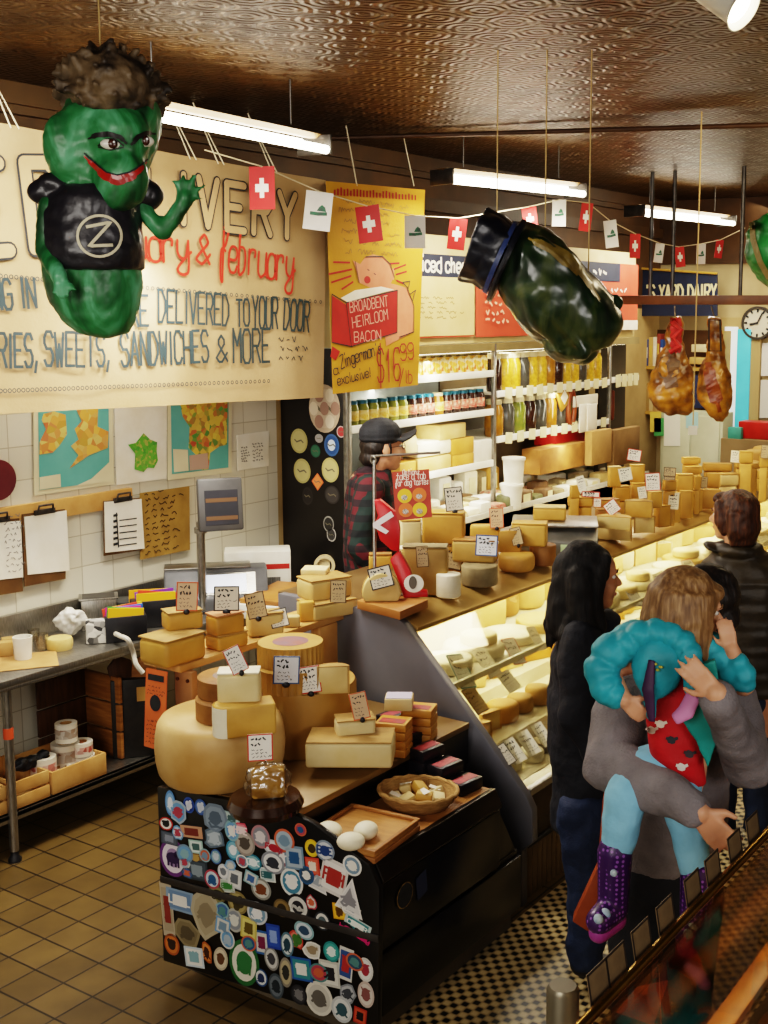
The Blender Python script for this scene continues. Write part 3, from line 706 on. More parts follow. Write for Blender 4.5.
mb = MB(); mb.b2((-w * .5, -d * .0, h), (w * .34, d * .5, h + .012)); obj('weighing_plate', mb, STEEL, wsc, bevel=.004, local=True)
pb = P(202, 575, 'z', TZ + h); bl = P(200, 531, 'y', pb.y)
mb = MB(); mb.cyl(pb - V((0, 0, h - .02)), (pb.x, pb.y, P(202, 522, 'y', pb.y).z), .022); mb.lathe([(.034, 0), (.034, .03)], 20, (pb.x, pb.y, P(202, 533, 'y', pb.y).z)); obj('pole', mb, STEEL, wsc)
dc = P(221, 505, 'y', pb.y - .03); s_ = depth(dc) / FPX
M_ = MX.Translation(dc) @ MX.Rotation(a + .15, 4, 'Z') @ MX.Rotation(R(-8), 4, 'X')
mb = MB(); mb.T = M_; mb.b2((-22 * s_, 0, -26 * s_), (22 * s_, .07, 27 * s_)); hd_ = obj('display_housing', mb, mk('display_grey', '4e4c4a', '434140', 9, .45), wsc, bevel=.012)
mb = MB(); mb.T = M_; mb.poly([(-16 * s_, -.002, -20 * s_), (17 * s_, -.002, -20 * s_), (17 * s_, -.002, 15 * s_), (-16 * s_, -.002, 15 * s_)]); obj('display', mb, mk('display_dark', '1c1c22', '26252c', 9, .5), hd_, flat=True)
for z0 in (-15, 3):
    mb = MB(); mb.T = M_; mb.poly([(-15 * s_, -.003, z0 * s_), (16 * s_, -.003, z0 * s_), (16 * s_, -.003, (z0 + 4) * s_), (-15 * s_, -.003, (z0 + 4) * s_)])
    obj('display_row', mb, mk('display_amber', '5c4026', None, 9, .5), hd_, flat=True)
o, c, w, d, h, a = put('label_printer', 'white box with a red stripe standing behind the weighing scale', 'printer', 226, 545, 291, 596, TZ, WHITEP, .5, .006)
mb = MB(); mb.T = frame_of(c, a, TZ); mb.b2((-w * .1, -d * .502, h * .6), (w * .48, -d * .5, h * .72)); obj('stripe', mb, mk('stripe_red', 'b02a20'), o)
mb = MB(); mb.T = frame_of(c, a, TZ); mb.b2((w * .12, -d * .502, h * .2), (w * .34, -d * .5, h * .42)); obj('barcode', mb, mk('barcode_grey', '77736c', '2a2a2a', 300, .6, stretch=(1, .01, .01)), o)
mb = MB(); cc = P(282, 592, 'z', .96); mb.box((cc.x, cc.y, .95), (.28, .44, .03), YAW - .3); o = obj('cutting_board', mb, WOOD, None, bevel=.006); tag(o, 'wooden cutting board lying between the printer and the cheese stand', 'board')
mb = MB(); mb.box((cc.x, cc.y, .9), (.32, .48, .078), YAW - .3); o = obj('board_riser', mb, WHITEP, None, bevel=.005); tag(o, 'low white riser under the wooden cutting board', 'riser')
# tape dispenser
c = P(325, 578, 'z', .86); td = thing('tape_dispenser', 'black tape dispenser with a cream roll near the plaid-shirted man', 'dispenser', c, YAW)
mb = MB(); mb.T = MX.Translation((0, 0, .08)) @ MX.Rotation(R(90), 4, 'X')
mb.lathe([(.045, -.015), (.065, -.015), (.065, .015), (.045, .015), (.045, -.015)], 28); obj('tape_roll', mb, mk('tape_cream', 'd8c496'), td, local=True)
mb = MB(); mb.prism([(-.1, 0), (.1, 0), (.1, .04), (.06, .05), (.03, .03), (-.04, .03), (-.09, .06)], -.03, .03, M=MX.Rotation(R(90), 4, 'X')); obj('base', mb, mk('navy_plastic', '23262e'), td, bevel=.004, local=True)
mb = MB(); c0 = P(322, 590, 'z', .86); mb.b2((c0.x - .1, c0.y - .05, .86), (c0.x + .1, c0.y + .25, .862)); 
# ---- undershelf contents
SZ = .226
def crate(label, x0, y0, x1, y1, z, dep, hh, mats=PALEWOOD, slats=2):
    a_ = P(x0, y1, 'z', z); b_ = P(x1, y1 - (x1 - x0) * .32, 'z', z); xf = -4.62
    ya, yb = sorted((P(x0, y1, 'x', xf).y, P(x1, y1 - 1, 'x', xf).y))
    t = thing('wooden_crate', label, 'crate', (xf - dep / 2, (ya + yb) / 2, z))
    mb = MB(); gap = .012; sh = (hh - gap * (slats - 1)) / slats
    for i in range(slats):
        z0 = z + i * (sh + gap)
        mb.b2((xf - .012, ya, z0), (xf, yb, z0 + sh))
    obj('front_slat', mb, mats, t, bevel=.002)
    for y_ in (ya, yb):
        s = .012 if y_ == ya else -.012
        mb = MB(); mb.b2((xf - dep, min(y_, y_ + s), z), (xf - .013, max(y_, y_ + s), z + hh)); obj('end_panel', mb, mats, t, bevel=.002)
    mb = MB(); mb.b2((xf - dep, ya + .013, z), (xf - dep + .01, yb - .013, z + hh)); obj('back_panel', mb, mats, t, bevel=.002)
    mb = MB(); mb.b2((xf - dep + .012, ya + .014, z), (xf - .014, yb - .014, z + .012)); obj('bottom', mb, mats, t)
    return t, ya, yb
crate('pale slatted crate on the undershelf holding label rolls, beside the table leg', 14, 806, 50, 790, SZ, .34, .13)
crate('pale wooden drawer-like crate of red label rolls in the middle of the undershelf', 52, 794, 107, 776, SZ, .34, .11, slats=1)
crate('pale crate left of the table leg at the picture edge', -45, 815, 8, 812, SZ, .34, .13)
def roll(label, px, py, z, r, h, band):
    c = P(px, py, 'z', z); xx = min(c.x, -4.66 - r); c = P(px, py, 'x', xx); 
    t = thing('label_roll', label, 'label roll', (c.x, c.y, z))
    mb = MB(); mb.lathe([(r * .55, 0), (r, 0), (r, h), (r * .55, h), (r * .55, 0)], 28); obj('paper', mb, PAPER, t, local=True)
    mb = MB(); mb.lathe([(r * 1.008, h * .25), (r * 1.008, h * .75)], 28); obj('printed_band', mb, band, t, local=True)
    mb = MB(); mb.lathe([(r * .5, .002), (r * .549, .002), (r * .549, h - .002), (r * .5, h - .002), (r * .5, .002)], 24); obj('core', mb, CARDB, t, local=True)
    return t
RB = region_mat('red_labels', ['c83a20', 'e0d8c8', 'b8301c', 'e6ded0', 'a83a22'], 45); GB = region_mat('grey_labels', ['b8b0a4', '8a5a2a', 'd8d0c4', 'a89a8a'], 45)
roll('tall label roll with a red seal at the back left of the undershelf', 41, 722, SZ + .10, .062, .10, GB)
roll('brown and white label roll standing on two others under the table', 67, 748, SZ + .20, .052, .09, GB)
roll('grey label roll under the brown and white one', 66, 764, SZ + .06, .068, .11, GB)
roll('red printed label roll uppermost of the pair in the crate', 82, 766, SZ + .105, .055, .065, RB)
roll('red printed label roll lowest of the pair in the crate', 83, 778, SZ + .03, .06, .07, RB)
roll('tilted label roll with orange edge behind the slatted crate', 44, 778, SZ + .06, .06, .1, RB)
roll('flat white label roll lying at the crate front', 62, 785, SZ + .02, .05, .06, GB)
mb = MB()
for i in range(12):
    c = P(18 + random.uniform(0, 26), 768 + random.uniform(-10, 4), 'x', -4.72); mb.ell((c.x, c.y, SZ + .14 + random.uniform(0, .04)), (.03, .03, .02))
o = fuse('black_bag', mb, BLACK, None, .006, 2, .006, 60); tag(o, 'crumpled black plastic bag in the slatted crate', 'bag')
t_ = thing('wooden_box', 'big brown slatted wooden box standing at the back of the undershelf', 'box', (-4.93, 4.0, SZ))
mb = MB(); ya, yb = P(46, 700, 'x', -4.9).y, P(112, 700, 'x', -4.78).y
for i in range(3): mb.b2((-4.98, ya, SZ + .005 + i * .145), (-4.96, yb, SZ + .14 + i * .145))
obj('slat', mb, DARKWOOD, t_, bevel=.003)
mb = MB()
for i in range(3): mb.b2((-4.96, yb - .02, SZ + .005 + i * .145), (-4.70, yb, SZ + .14 + i * .145))
obj('end_slat', mb, WOOD, t_, bevel=.003)
o, c, w, d, h, a = put('plastic_crate', 'black plastic crate of boards on the undershelf nearest the cheese counter', 'crate', 114, 702, 158, 790, SZ, mk('crate_black', '1c1a18', '26221e', 30, .5), .5, .006, maxx=-4.61)
for i, (x, rz_, l) in enumerate(((-.04, .2, 'dark handled board tilted in the black crate'), (.05, -.2, 'orange-brown handled board standing in the black crate'))):
    mb = MB(); mb.T = frame_of(c, a + rz_, SZ + h * .95) @ MX.Translation((x, 0, 0)) @ MX.Rotation(R(12 * (1 if i else -1)), 4, 'Y'); mb.prism([(-.06, -.02), (.06, -.02), (.06, .1), (.02, .13), (.018, .2), (-.018, .2), (-.02, .13), (-.06, .1)], -.01, .01, M=MX.Rotation(R(90), 4, 'X'))
    o2 = obj('serving_board', mb, WOOD if i else DARKWOOD, None, bevel=.003); tag(o2, l, 'board')
mb = MB(); mb.T = frame_of(c, a, SZ); mb.b2((w * .1, -d * .515, h * .72), (w * .42, -d * .5, h * .9)); o3 = obj('tag', mb, mk('tan_card', 'b48a48'), o)
# ================================================================== cheese materials
GOLD = mk('paste_gold', 'c89c4a', 'b68838', 7, .55, 0, .1, 45, sss=.0)
AMBER = mk('paste_amber', 'b88a3c', 'a5772e', 7, .55, 0, .1, 45)
PALE = mk('paste_pale', 'd2b87e', 'c2a465', 7, .55, 0, .1, 45)
CREAMY = mk('paste_cream', 'dcc99a', 'cfb880', 7, .55, 0, .08, 45)
WHITECH = mk('rind_white', 'ece4cc', 'ded3b4', 9, .65, 0, .15, 60)
RINDT = mk('rind_tan', 'b08a4c', '8a6834', 6, .7, 0, .25, 40)
RINDG = mk('rind_grey', '9a8a66', '6e6044', 8, .8, 0, .4, 35)
RINDO = mk('rind_orange', 'c0944a', 'a87a34', 6, .6, 0, .2, 40)
RINDB = mk('rind_brown', '9c6c30', '7c5020', 6, .6, 0, .25, 40)
TOPS = []
def cheese_obj(kind, label, c, w, d, h, a, z, paste, rind, group=None, bev=None, name=None, cut=180):
    """one cheese standing at c (base centre) on height z; the rind is a part of its own"""
    T = MX.Translation(V((c.x, c.y, z))) @ MX.Rotation(a, 4, 'Z')
    mb = MB(); mb.T = T; rb = MB(); rb.T = T; t = min(.006, h * .12)
    nm = name or {'block': 'cheese_block', 'wheel': 'cheese_round', 'half': 'cheese_half', 'wedge': 'cheese_wedge', 'drum': 'cheese_round', 'log': 'cheese_log', 'slab': 'cheese_piece'}[kind]
    if kind == 'block':
        mb.b2((-w / 2, -d / 2, 0), (w / 2, d / 2, h)); o = obj(nm, mb, paste, None, bevel=bev or min(.016, h * .2, w * .12), seg=3, origin=(c.x, c.y, z))
        if rind:
            rb.b2((-w / 2 * .985, -d / 2 * .985, h - .001), (w / 2 * .985, d / 2 * .985, h + t)); obj('rind', rb, rind, o, bevel=.002)
    elif kind in ('wheel', 'drum'):
        r = w / 2; b = min(h * .28, .03, r * .3) if kind == 'wheel' else min(h * .07, .008)
        prof = [(r - b, 0)] + [(r - b + b * math.sin(q), b - b * math.cos(q)) for q in (.5, 1.0, 1.57)] + [(r - b + b * math.cos(q), h - b + b * math.sin(q)) for q in (0, .5, 1.0, 1.57)]
        mb.lathe(prof, 36); o = obj(nm, mb, rind or paste, None, origin=(c.x, c.y, z))
    elif kind == 'slab':      # piece of a wheel: straight cut faces and a rounded rind end
        e = d * .5; arc = [(-w / 2 + e * .8 - e * .8 * math.sin(q), -e * math.cos(q)) for q in [math.pi * i / 14 for i in range(15)]]
        pl = [(w / 2, d * .5), (w / 2, -d * .5)][::-1]; pl = [(w / 2, -d * .5), (w / 2, d * .5)] + arc[::-1]
        mb.prism(pl, 0, h); o = obj(nm, mb, paste, None, bevel=min(.010, h * .12), seg=3, origin=(c.x, c.y, z))
        if rind:
            vs = []; fs = []
            for (x, y) in arc:
                X, Y = -w / 2 + e * .8 + (x + w / 2 - e * .8) * 1.05 - .001, y * 1.03; vs += [(X, Y, h * .03), (X - .001, Y, h * .5), (X, Y, h * .97)]
            for i in range(14):
                for q in (0, 1): fs.append((i * 3 + q, i * 3 + q + 1, i * 3 + q + 4, i * 3 + q + 3))
            rb.add(vs, fs); obj('rind', rb, rind, o)
    else:
        r = w / 2 if kind == 'half' else max(w, d) * .95
        ang = R(cut if kind == 'half' else 38); n = 18
        if kind == 'half':      # cut face towards the viewer (-y), the round back behind
            pl = [(r * math.cos(math.pi * i / n), r * math.sin(math.pi * i / n) * min(1, d / r)) for i in range(n + 1)]
            pl = [(x, y - d * .5) for x, y in pl]
        else:
            pl = [(0, -d * .5)] if False else []
            # thick wedge: narrow tip at left front, rind arc at right
            for i in range(n + 1):
                q = -ang / 2 + ang * i / n; pl.append((r * math.cos(q) - r * .5, r * math.sin(q)))
            pl = [(-r * .5, 0)] + pl; sc = w / r; pl = [(x * sc, y * sc * min(1.0, d / (2 * r * math.sin(ang / 2)) / sc)) for x, y in pl]
        nn = len(pl)
        mb.prism(pl, 0, h); o = obj(nm, mb, paste, None, bevel=min(.004, h * .1), origin=(c.x, c.y, z))
        if rind:
            arc = pl if kind == 'half' else pl[1:]
            out = [(x * (1 + t / max(r, .01)) , y * (1 + t / max(r, .01)) + (0 if kind != 'half' else 0)) for x, y in arc]
            vs = []; fs = []
            for (x, y), (X, Y) in zip(arc, out): vs += [(x, y, -.0005), (X, Y, -.0005), (X, Y, h + t * .6), (x, y, h + t * .6)]
            for i in range(len(arc) - 1):
                p_, q_ = i * 4, i * 4 + 4
                fs += [(p_ + 1, q_ + 1, q_ + 2, p_ + 2), (p_ + 2, q_ + 2, q_ + 3, p_ + 3), (p_, p_ + 3, q_ + 3, q_), (p_, q_, q_ + 1, p_ + 1)]
            fs += [(0, 1, 2, 3), (len(arc) * 4 - 4, len(arc) * 4 - 1, len(arc) * 4 - 2, len(arc) * 4 - 3)]
            rb.add(vs, fs)
            if kind == 'half': rb.prism([(x * .99, y * .99) for x, y in pl], h - .001, h + t * .5)
            obj('rind', rb, rind, o)
    tag(o, label, 'cheese', group); o['top'] = z + h; TOPS.append(z + h)
    return o
def item(kind, label, x0, y0, x1, y1, z, paste=GOLD, rind=RINDT, dr=.7, rz=0, group=None, hmin=.03, **k):
    if kind in ('wheel', 'drum'): dr = 1
    c, w, d, h, a = fit(x0, y0, x1, y1, z, dr, hmin)
    if kind == 'wheel': d = w
    if kind == 'block' and rz: w /= math.cos(rz) + dr * abs(math.sin(rz)); d = dr * w * 1.15
    if 1.2 < z and not any(abs(z - t_) < 1e-6 for t_ in TOPS):     # something has to carry it
        cheese_obj('block', 'lower block carrying the ' + ' '.join(label.split()[:11]), c, w * .92, d * .92, z - 1.175, a, 1.174, paste, None)
    return cheese_obj(kind, label, c, w, d, h, a + rz, z, paste, rind, group, **k)
CARDS = {'red': ('ece6da', 'c23a26'), 'black': ('cfc6b4', '2c2824'), 'blue': ('dcdde0', '3c5a86'), 'teal': ('e0e0d2', '2a8a92'), 'orange': ('c9a884', 'c8542a'), 'plain': ('e6dfc8', 'd8cfb4'), 'brown': ('b9a078', '4c3a22')}
def card(label, x0, y0, x1, y1, D, style='red', roll=0, yaw=0, lean=12, group=None, holder=True, rows=3, cat='price card', name='price_sign', face=None, snap=True):
    """small hand-lettered card; x0..y1 is its outline in the photo, D how far from the eye it stands"""
    if snap:      # stand it on whatever is really there
        bpy.context.view_layer.update(); d_ = ray((x0 + x1) / 2, y1 + 1.5)
        ok, loc, _n, _i, ob_, _m = SC.ray_cast(bpy.context.evaluated_depsgraph_get(), EYE, d_.normalized())
        if ok and abs(depth(loc) - D) < 2.2: D = depth(loc) - .012
    s = FPX / D; w = (x1 - x0) / s; h = (y1 - y0) / s
    b = PD((x0 + x1) / 2, y1, D)
    hd = V((b.x, b.y, 0)).normalized(); a = math.atan2(-hd.x, hd.y) if face is None else face
    M_ = MX.Translation(b) @ MX.Rotation(a + R(yaw), 4, 'Z') @ MX.Rotation(R(roll), 4, 'Y') @ MX.Rotation(R(-lean), 4, 'X')
    bg, fg = CARDS[style]
    mb = MB(); mb.T = M_; mb.b2((-w / 2, 0, 0), (w / 2, .0025, h))
    o = obj(name, mb, mk('card_' + style, bg, None, 5, .6), None, origin=b); tag(o, label, cat, group)
    e = w * .05; mb = MB(); mb.T = M_
    for (p, q) in (((-w / 2, 0), (w / 2, e)), ((-w / 2, h - e), (w / 2, h)), ((-w / 2, e), (-w / 2 + e, h - e)), ((w / 2 - e, e), (w / 2, h - e))):
        mb.poly([(p[0], -.0008, p[1]), (q[0], -.0008, p[1]), (q[0], -.0008, q[1]), (p[0], -.0008, q[1])])
    obj('card_border', mb, mk('cardink_' + style, fg, None, 5, .7), o, flat=True, fix=False)
    mb = MB(); mb.T = M_
    scribble(mb, V((-w * .4, 0, h * .52)), V((1, 0, 0)), V((0, 0, 1)), V((0, -1, 0)), w * .8, h * .4, 2, w * .055)
    scribble(mb, V((-w * .4, 0, h * .1)), V((1, 0, 0)), V((0, 0, 1)), V((0, -1, 0)), w * .8, h * .38, rows, w * .02)
    obj('lettering', mb, INK, o, flat=True, fix=False)
    if holder:
        mb = MB(); mb.T = MX.Translation(b) @ MX.Rotation(a, 4, 'Z'); mb.ell((0, .004, -.004), (w * .16, .012, .012)); obj('holder', mb, BLACK, o)
    return o
# ================================================================== black counter covered in stickers
CX0, CX1, CY0, CY1 = -3.276, -2.345, 2.846, 3.90
SHR = .112
fy = lambda x: CY0 + (x - CX0) * SHR      # the end panel is set slightly askew
bc = thing('counter_cabinet', 'black counter cabinet with its end panel plastered in stickers', 'cabinet', ((CX0 + CX1) / 2, 3.4, 0))
GLOSSB = mk('black_laminate', '0d0c0c', '141211', 6, .28, 0, .04, 20, spec=.6)
mb = MB(); mb.prism([(CX0 + .01, fy(CX0) + .026), (CX1 - .02, fy(CX1) + .026), (CX1 - .02, 3.88), (CX0 + .01, 4.0)], .10, .355); mb.prism([(CX0 + .01, fy(CX0) + .026), (CX1 - .02, fy(CX1) + .026), (CX1 - .02, 3.72), (-2.69, 3.72), (-2.69, 4.0), (CX0 + .01, 4.0)], .3555, .60); mb.prism([(3.7205, .3555), (3.87, .3555), (3.7205, .60)], -2.69, CX1 - .02, M=MX(((0, 0, 1, 0), (1, 0, 0, 0), (0, 1, 0, 0), (0, 0, 0, 1)))); obj('body', mb, GLOSSB, bc, bevel=.004)
prof = [(CX0, .085), (CX1, .085), (CX1 + .01, .59), (-2.375, .665), (-2.60, .765), (-2.70, .785), (CX0, .765)]
XZ = lambda y: MX(((1, 0, 0, 0), (0, 0, -1, y), (0, 1, 0, 0), (0, 0, 0, 1)))
XS = MX(((1, 0, 0, 0), (SHR, 0, -1, CY0 - CX0 * SHR), (0, 1, 0, 0), (0, 0, 0, 1)))
mb = MB(); mb.prism(prof, -.025, 0, M=XS)
pan = obj('side_panel', mb, GLOSSB, bc, bevel=.004)
mb = MB(); mb.prism([(CX0 + .004, .398), (CX1 + .008, .398), (CX1 + .008, .424), (CX0 + .004, .424)], .0005, .006, M=XS); obj('trim_strip', mb, mk('grey_trim', '4a4848', '5a5857', 9, .35, .6), pan, bevel=.002)
mb = MB(); mb.b2((CX0 + .05, CY0 + .14, 0), (CX1 - .06, CY1, .10)); obj('kick_plate', mb, mk('kick_grey', '6e6454', '5c5446', 6, .5), bc)
mb = MB(); mb.b2((CX1 - .02, fy(CX1) + .027, .11), (CX1, 3.88, .335)); obj('lower_panel', mb, GLOSSB, bc, bevel=.006)
mb = MB(); mb.b2((CX1 - .02, fy(CX1) + .027, .35), (CX1 + .002, 3.72, .585)); dpn = obj('drawer_panel', mb, GLOSSB, bc, bevel=.008)
mb = MB(); mb.prism([(CX1 + .004, .588), (CX1 + .010, .600), (-2.368, .662), (-2.39, .662), (-2.39, .59)], -(3.72 - fy(CX1) - .027), 0, M=XZ(fy(CX1) + .027)); obj('front_bevel', mb, mk('dark_bronze', '2c221a', '221a14', 8, .3, .5), bc, bevel=.003)
mb = MB(); mb.prism([(-2.69, fy(-2.69) + .027), (-2.375, fy(-2.375) + .027), (-2.375, 3.72), (-2.69, 3.72)], .60, .658); obj('ledge', mb, WOOD, bc, bevel=.004)
mb = MB(); mb.prism([(CX0 + .004, fy(CX0) + .027), (-2.69, fy(-2.69) + .027), (-2.69, 4.01), (CX0 + .004, 4.01)], .60, .752); obj('deck_riser', mb, GLOSSB, bc)
mb = MB(); mb.prism([(CX0 + .02, fy(CX0) + .029), (-2.685, fy(-2.685) + .027), (-2.685, 4.01), (-3.46, 4.01), (-3.46, 3.14), (CX0 + .02, 3.05)], .7525, .778); obj('deck_top', mb, mk('deck_tan', '8f7040', '7a5c32', 5, .35, .2), bc, bevel=.003)
mb = MB(); pr_ = P(404, 895, 'x', CX1 + .005)
mb.lathe([(.001, .004), (.046, .004)], 24, pr_, MX.Rotation(R(90), 4, 'Y')); st = obj('sticker', mb, mk('stk_brass', 'b09048', '3a3020', 60, .5), dpn, flat=True)
mb = MB(); mb.lathe([(.036, .005), (.042, .005)], 24, pr_, MX.Rotation(R(90), 4, 'Y')); obj('sticker_ring', mb, INK, st, flat=True)
q = P(422, 884, 'x', CX1 + .004); mb = MB(); mb.add([q + V((.003, -.03, -.05)), q + V((.003, .03, -.035)), q + V((.003, .02, .05)), q + V((.003, -.04, .035))], [(0, 1, 2, 3)]); obj('sticker', mb, mk('stk_navy', '2a3350', None, 9, .6), dpn, flat=True)
# ---- stickers on the end panel
SY = CY0
SNV = V((SHR, -1, 0)).normalized(); SUV = V((1, SHR, 0)).normalized(); SP0 = V((CX0, CY0, 0))
def sp(px, py, o=.002):
    d = ray(px, py); return EYE + d * ((SP0 + SNV * o - EYE).dot(SNV) / d.dot(SNV))
zs = lambda a, b, o=.002: sp(140 + a / 3.072, 770 + b / 3.072, o)
STK = []
def sticker(shape, a, b, w, h, cols, rot=0, lay=0, extra=None, px=True):
    """shape centred at the zoomed photo position (a,b), w x h in zoom pixels"""
    o = .0015 + .0006 * lay
    c = zs(a, b, o) if px else V((a, fy(a), b)) + SNV * o; s = depth(c) / FPX / 3.072
    W, H = w * s / 2, h * s / 2
    ca, sa = math.cos(R(rot)), math.sin(R(rot)); U = SUV * ca + ZZ * sa; W_ = ZZ * ca - SUV * sa; N = SNV.copy(); W *= 1.38; H *= 1.18
    mb = MB()
    def shp(k, oo, sc=1.0, mi=0):
        cc = c + N * oo
        if shape == 'oval': mb.disc(cc, W * sc, H * sc, U, W_, 20, mi)
        elif shape == 'rect': mb.poly([cc + U * (W * sc * x) + W_ * (H * sc * y) for x, y in ((-1, -1), (1, -1), (1, 1), (-1, 1))], mi)
        elif shape == 'blob':
            rr = random.Random(int(a * 13 + b * 7)); mb.poly([cc + U * (W * sc * math.cos(t) * q) + W_ * (H * sc * math.sin(t) * q) for t, q in [(i * math.pi / 6, rr.uniform(.72, 1.08)) for i in range(12)]], mi)
        elif shape == 'tri': mb.poly([cc + U * (W * sc * x) + W_ * (H * sc * y) for x, y in ((-1, -.6), (1, -1), (.3, 1))], mi)
    for i, k in enumerate(cols[:3]): shp(k, i * .0004, (1, .8, .5)[i] if len(cols) > 2 else (1, .72)[i], i)
    mats = [mk('stk_' + k, k, None, 9, .5) for k in cols[:3]]
    # printed marks
    rr = random.Random(int(a * 17 + b * 5)); n = 2 if min(w, h) > 26 else 1
    mats.append(mk('stk_mark_' + cols[-1], cols[-1], None, 9, .5)); L = len(mats) - 1
    if extra is None:
        for i in range(n):
            y = rr.uniform(-.45, .45) * H; p = []
            for q in range(7): p.append(c + N * .0016 + U * (W * (-.5 + q / 6)) + W_ * (y + H * rr.uniform(-.14, .14)))
            mb.ribbon(p, min(W, H) * .16, N, L)
    else: extra(mb, c + N * .0018, U, W_, N, W, H, L)
    o_ = obj('sticker', mb, mats, pan, flat=True, fix=False); STK.append((c.x, c.z, W, H)); return o_
def bear(mb, c, U, W_, N, W, H, L):
    mb.disc(c, W * .5, H * .3, U, W_, 14, L); mb.disc(c + U * W * .3 + W_ * H * .2, W * .22, H * .2, U, W_, 12, L)
    for x in (-.35, -.1, .2, .4): mb.ribbon([c + U * W * x, c + U * W * x - W_ * H * .42], W * .14, N, L)
def smile(mb, c, U, W_, N, W, H, L):
    for x in (-.3, .3): mb.disc(c + U * W * x + W_ * H * .25, W * .1, H * .16, U, W_, 10, L)
    mb.ribbon([c + U * (W * .5 * math.cos(t)) + W_ * (H * .5 * math.sin(t)) for t in [math.pi + i * math.pi / 8 for i in range(9)]], W * .12, N, L)
def txt(word, k=.75):
    def f(mb, c, U, W_, N, W, H, L):
        write(mb, word, c - U * W * k - W_ * H * .3, U, W_, N, width=2 * W * k, h=H * .7, thick=min(W, H) * .16, off=.0004, mi=L)
    return f
def leafy(mb, c, U, W_, N, W, H, L):
    for (x, y, q) in ((-.2, .2, .35), (.25, .0, .4), (-.1, -.4, .3), (.3, .45, .25)): mb.disc(c + U * W * x + W_ * H * y, W * q, H * q, U, W_, 12, L)
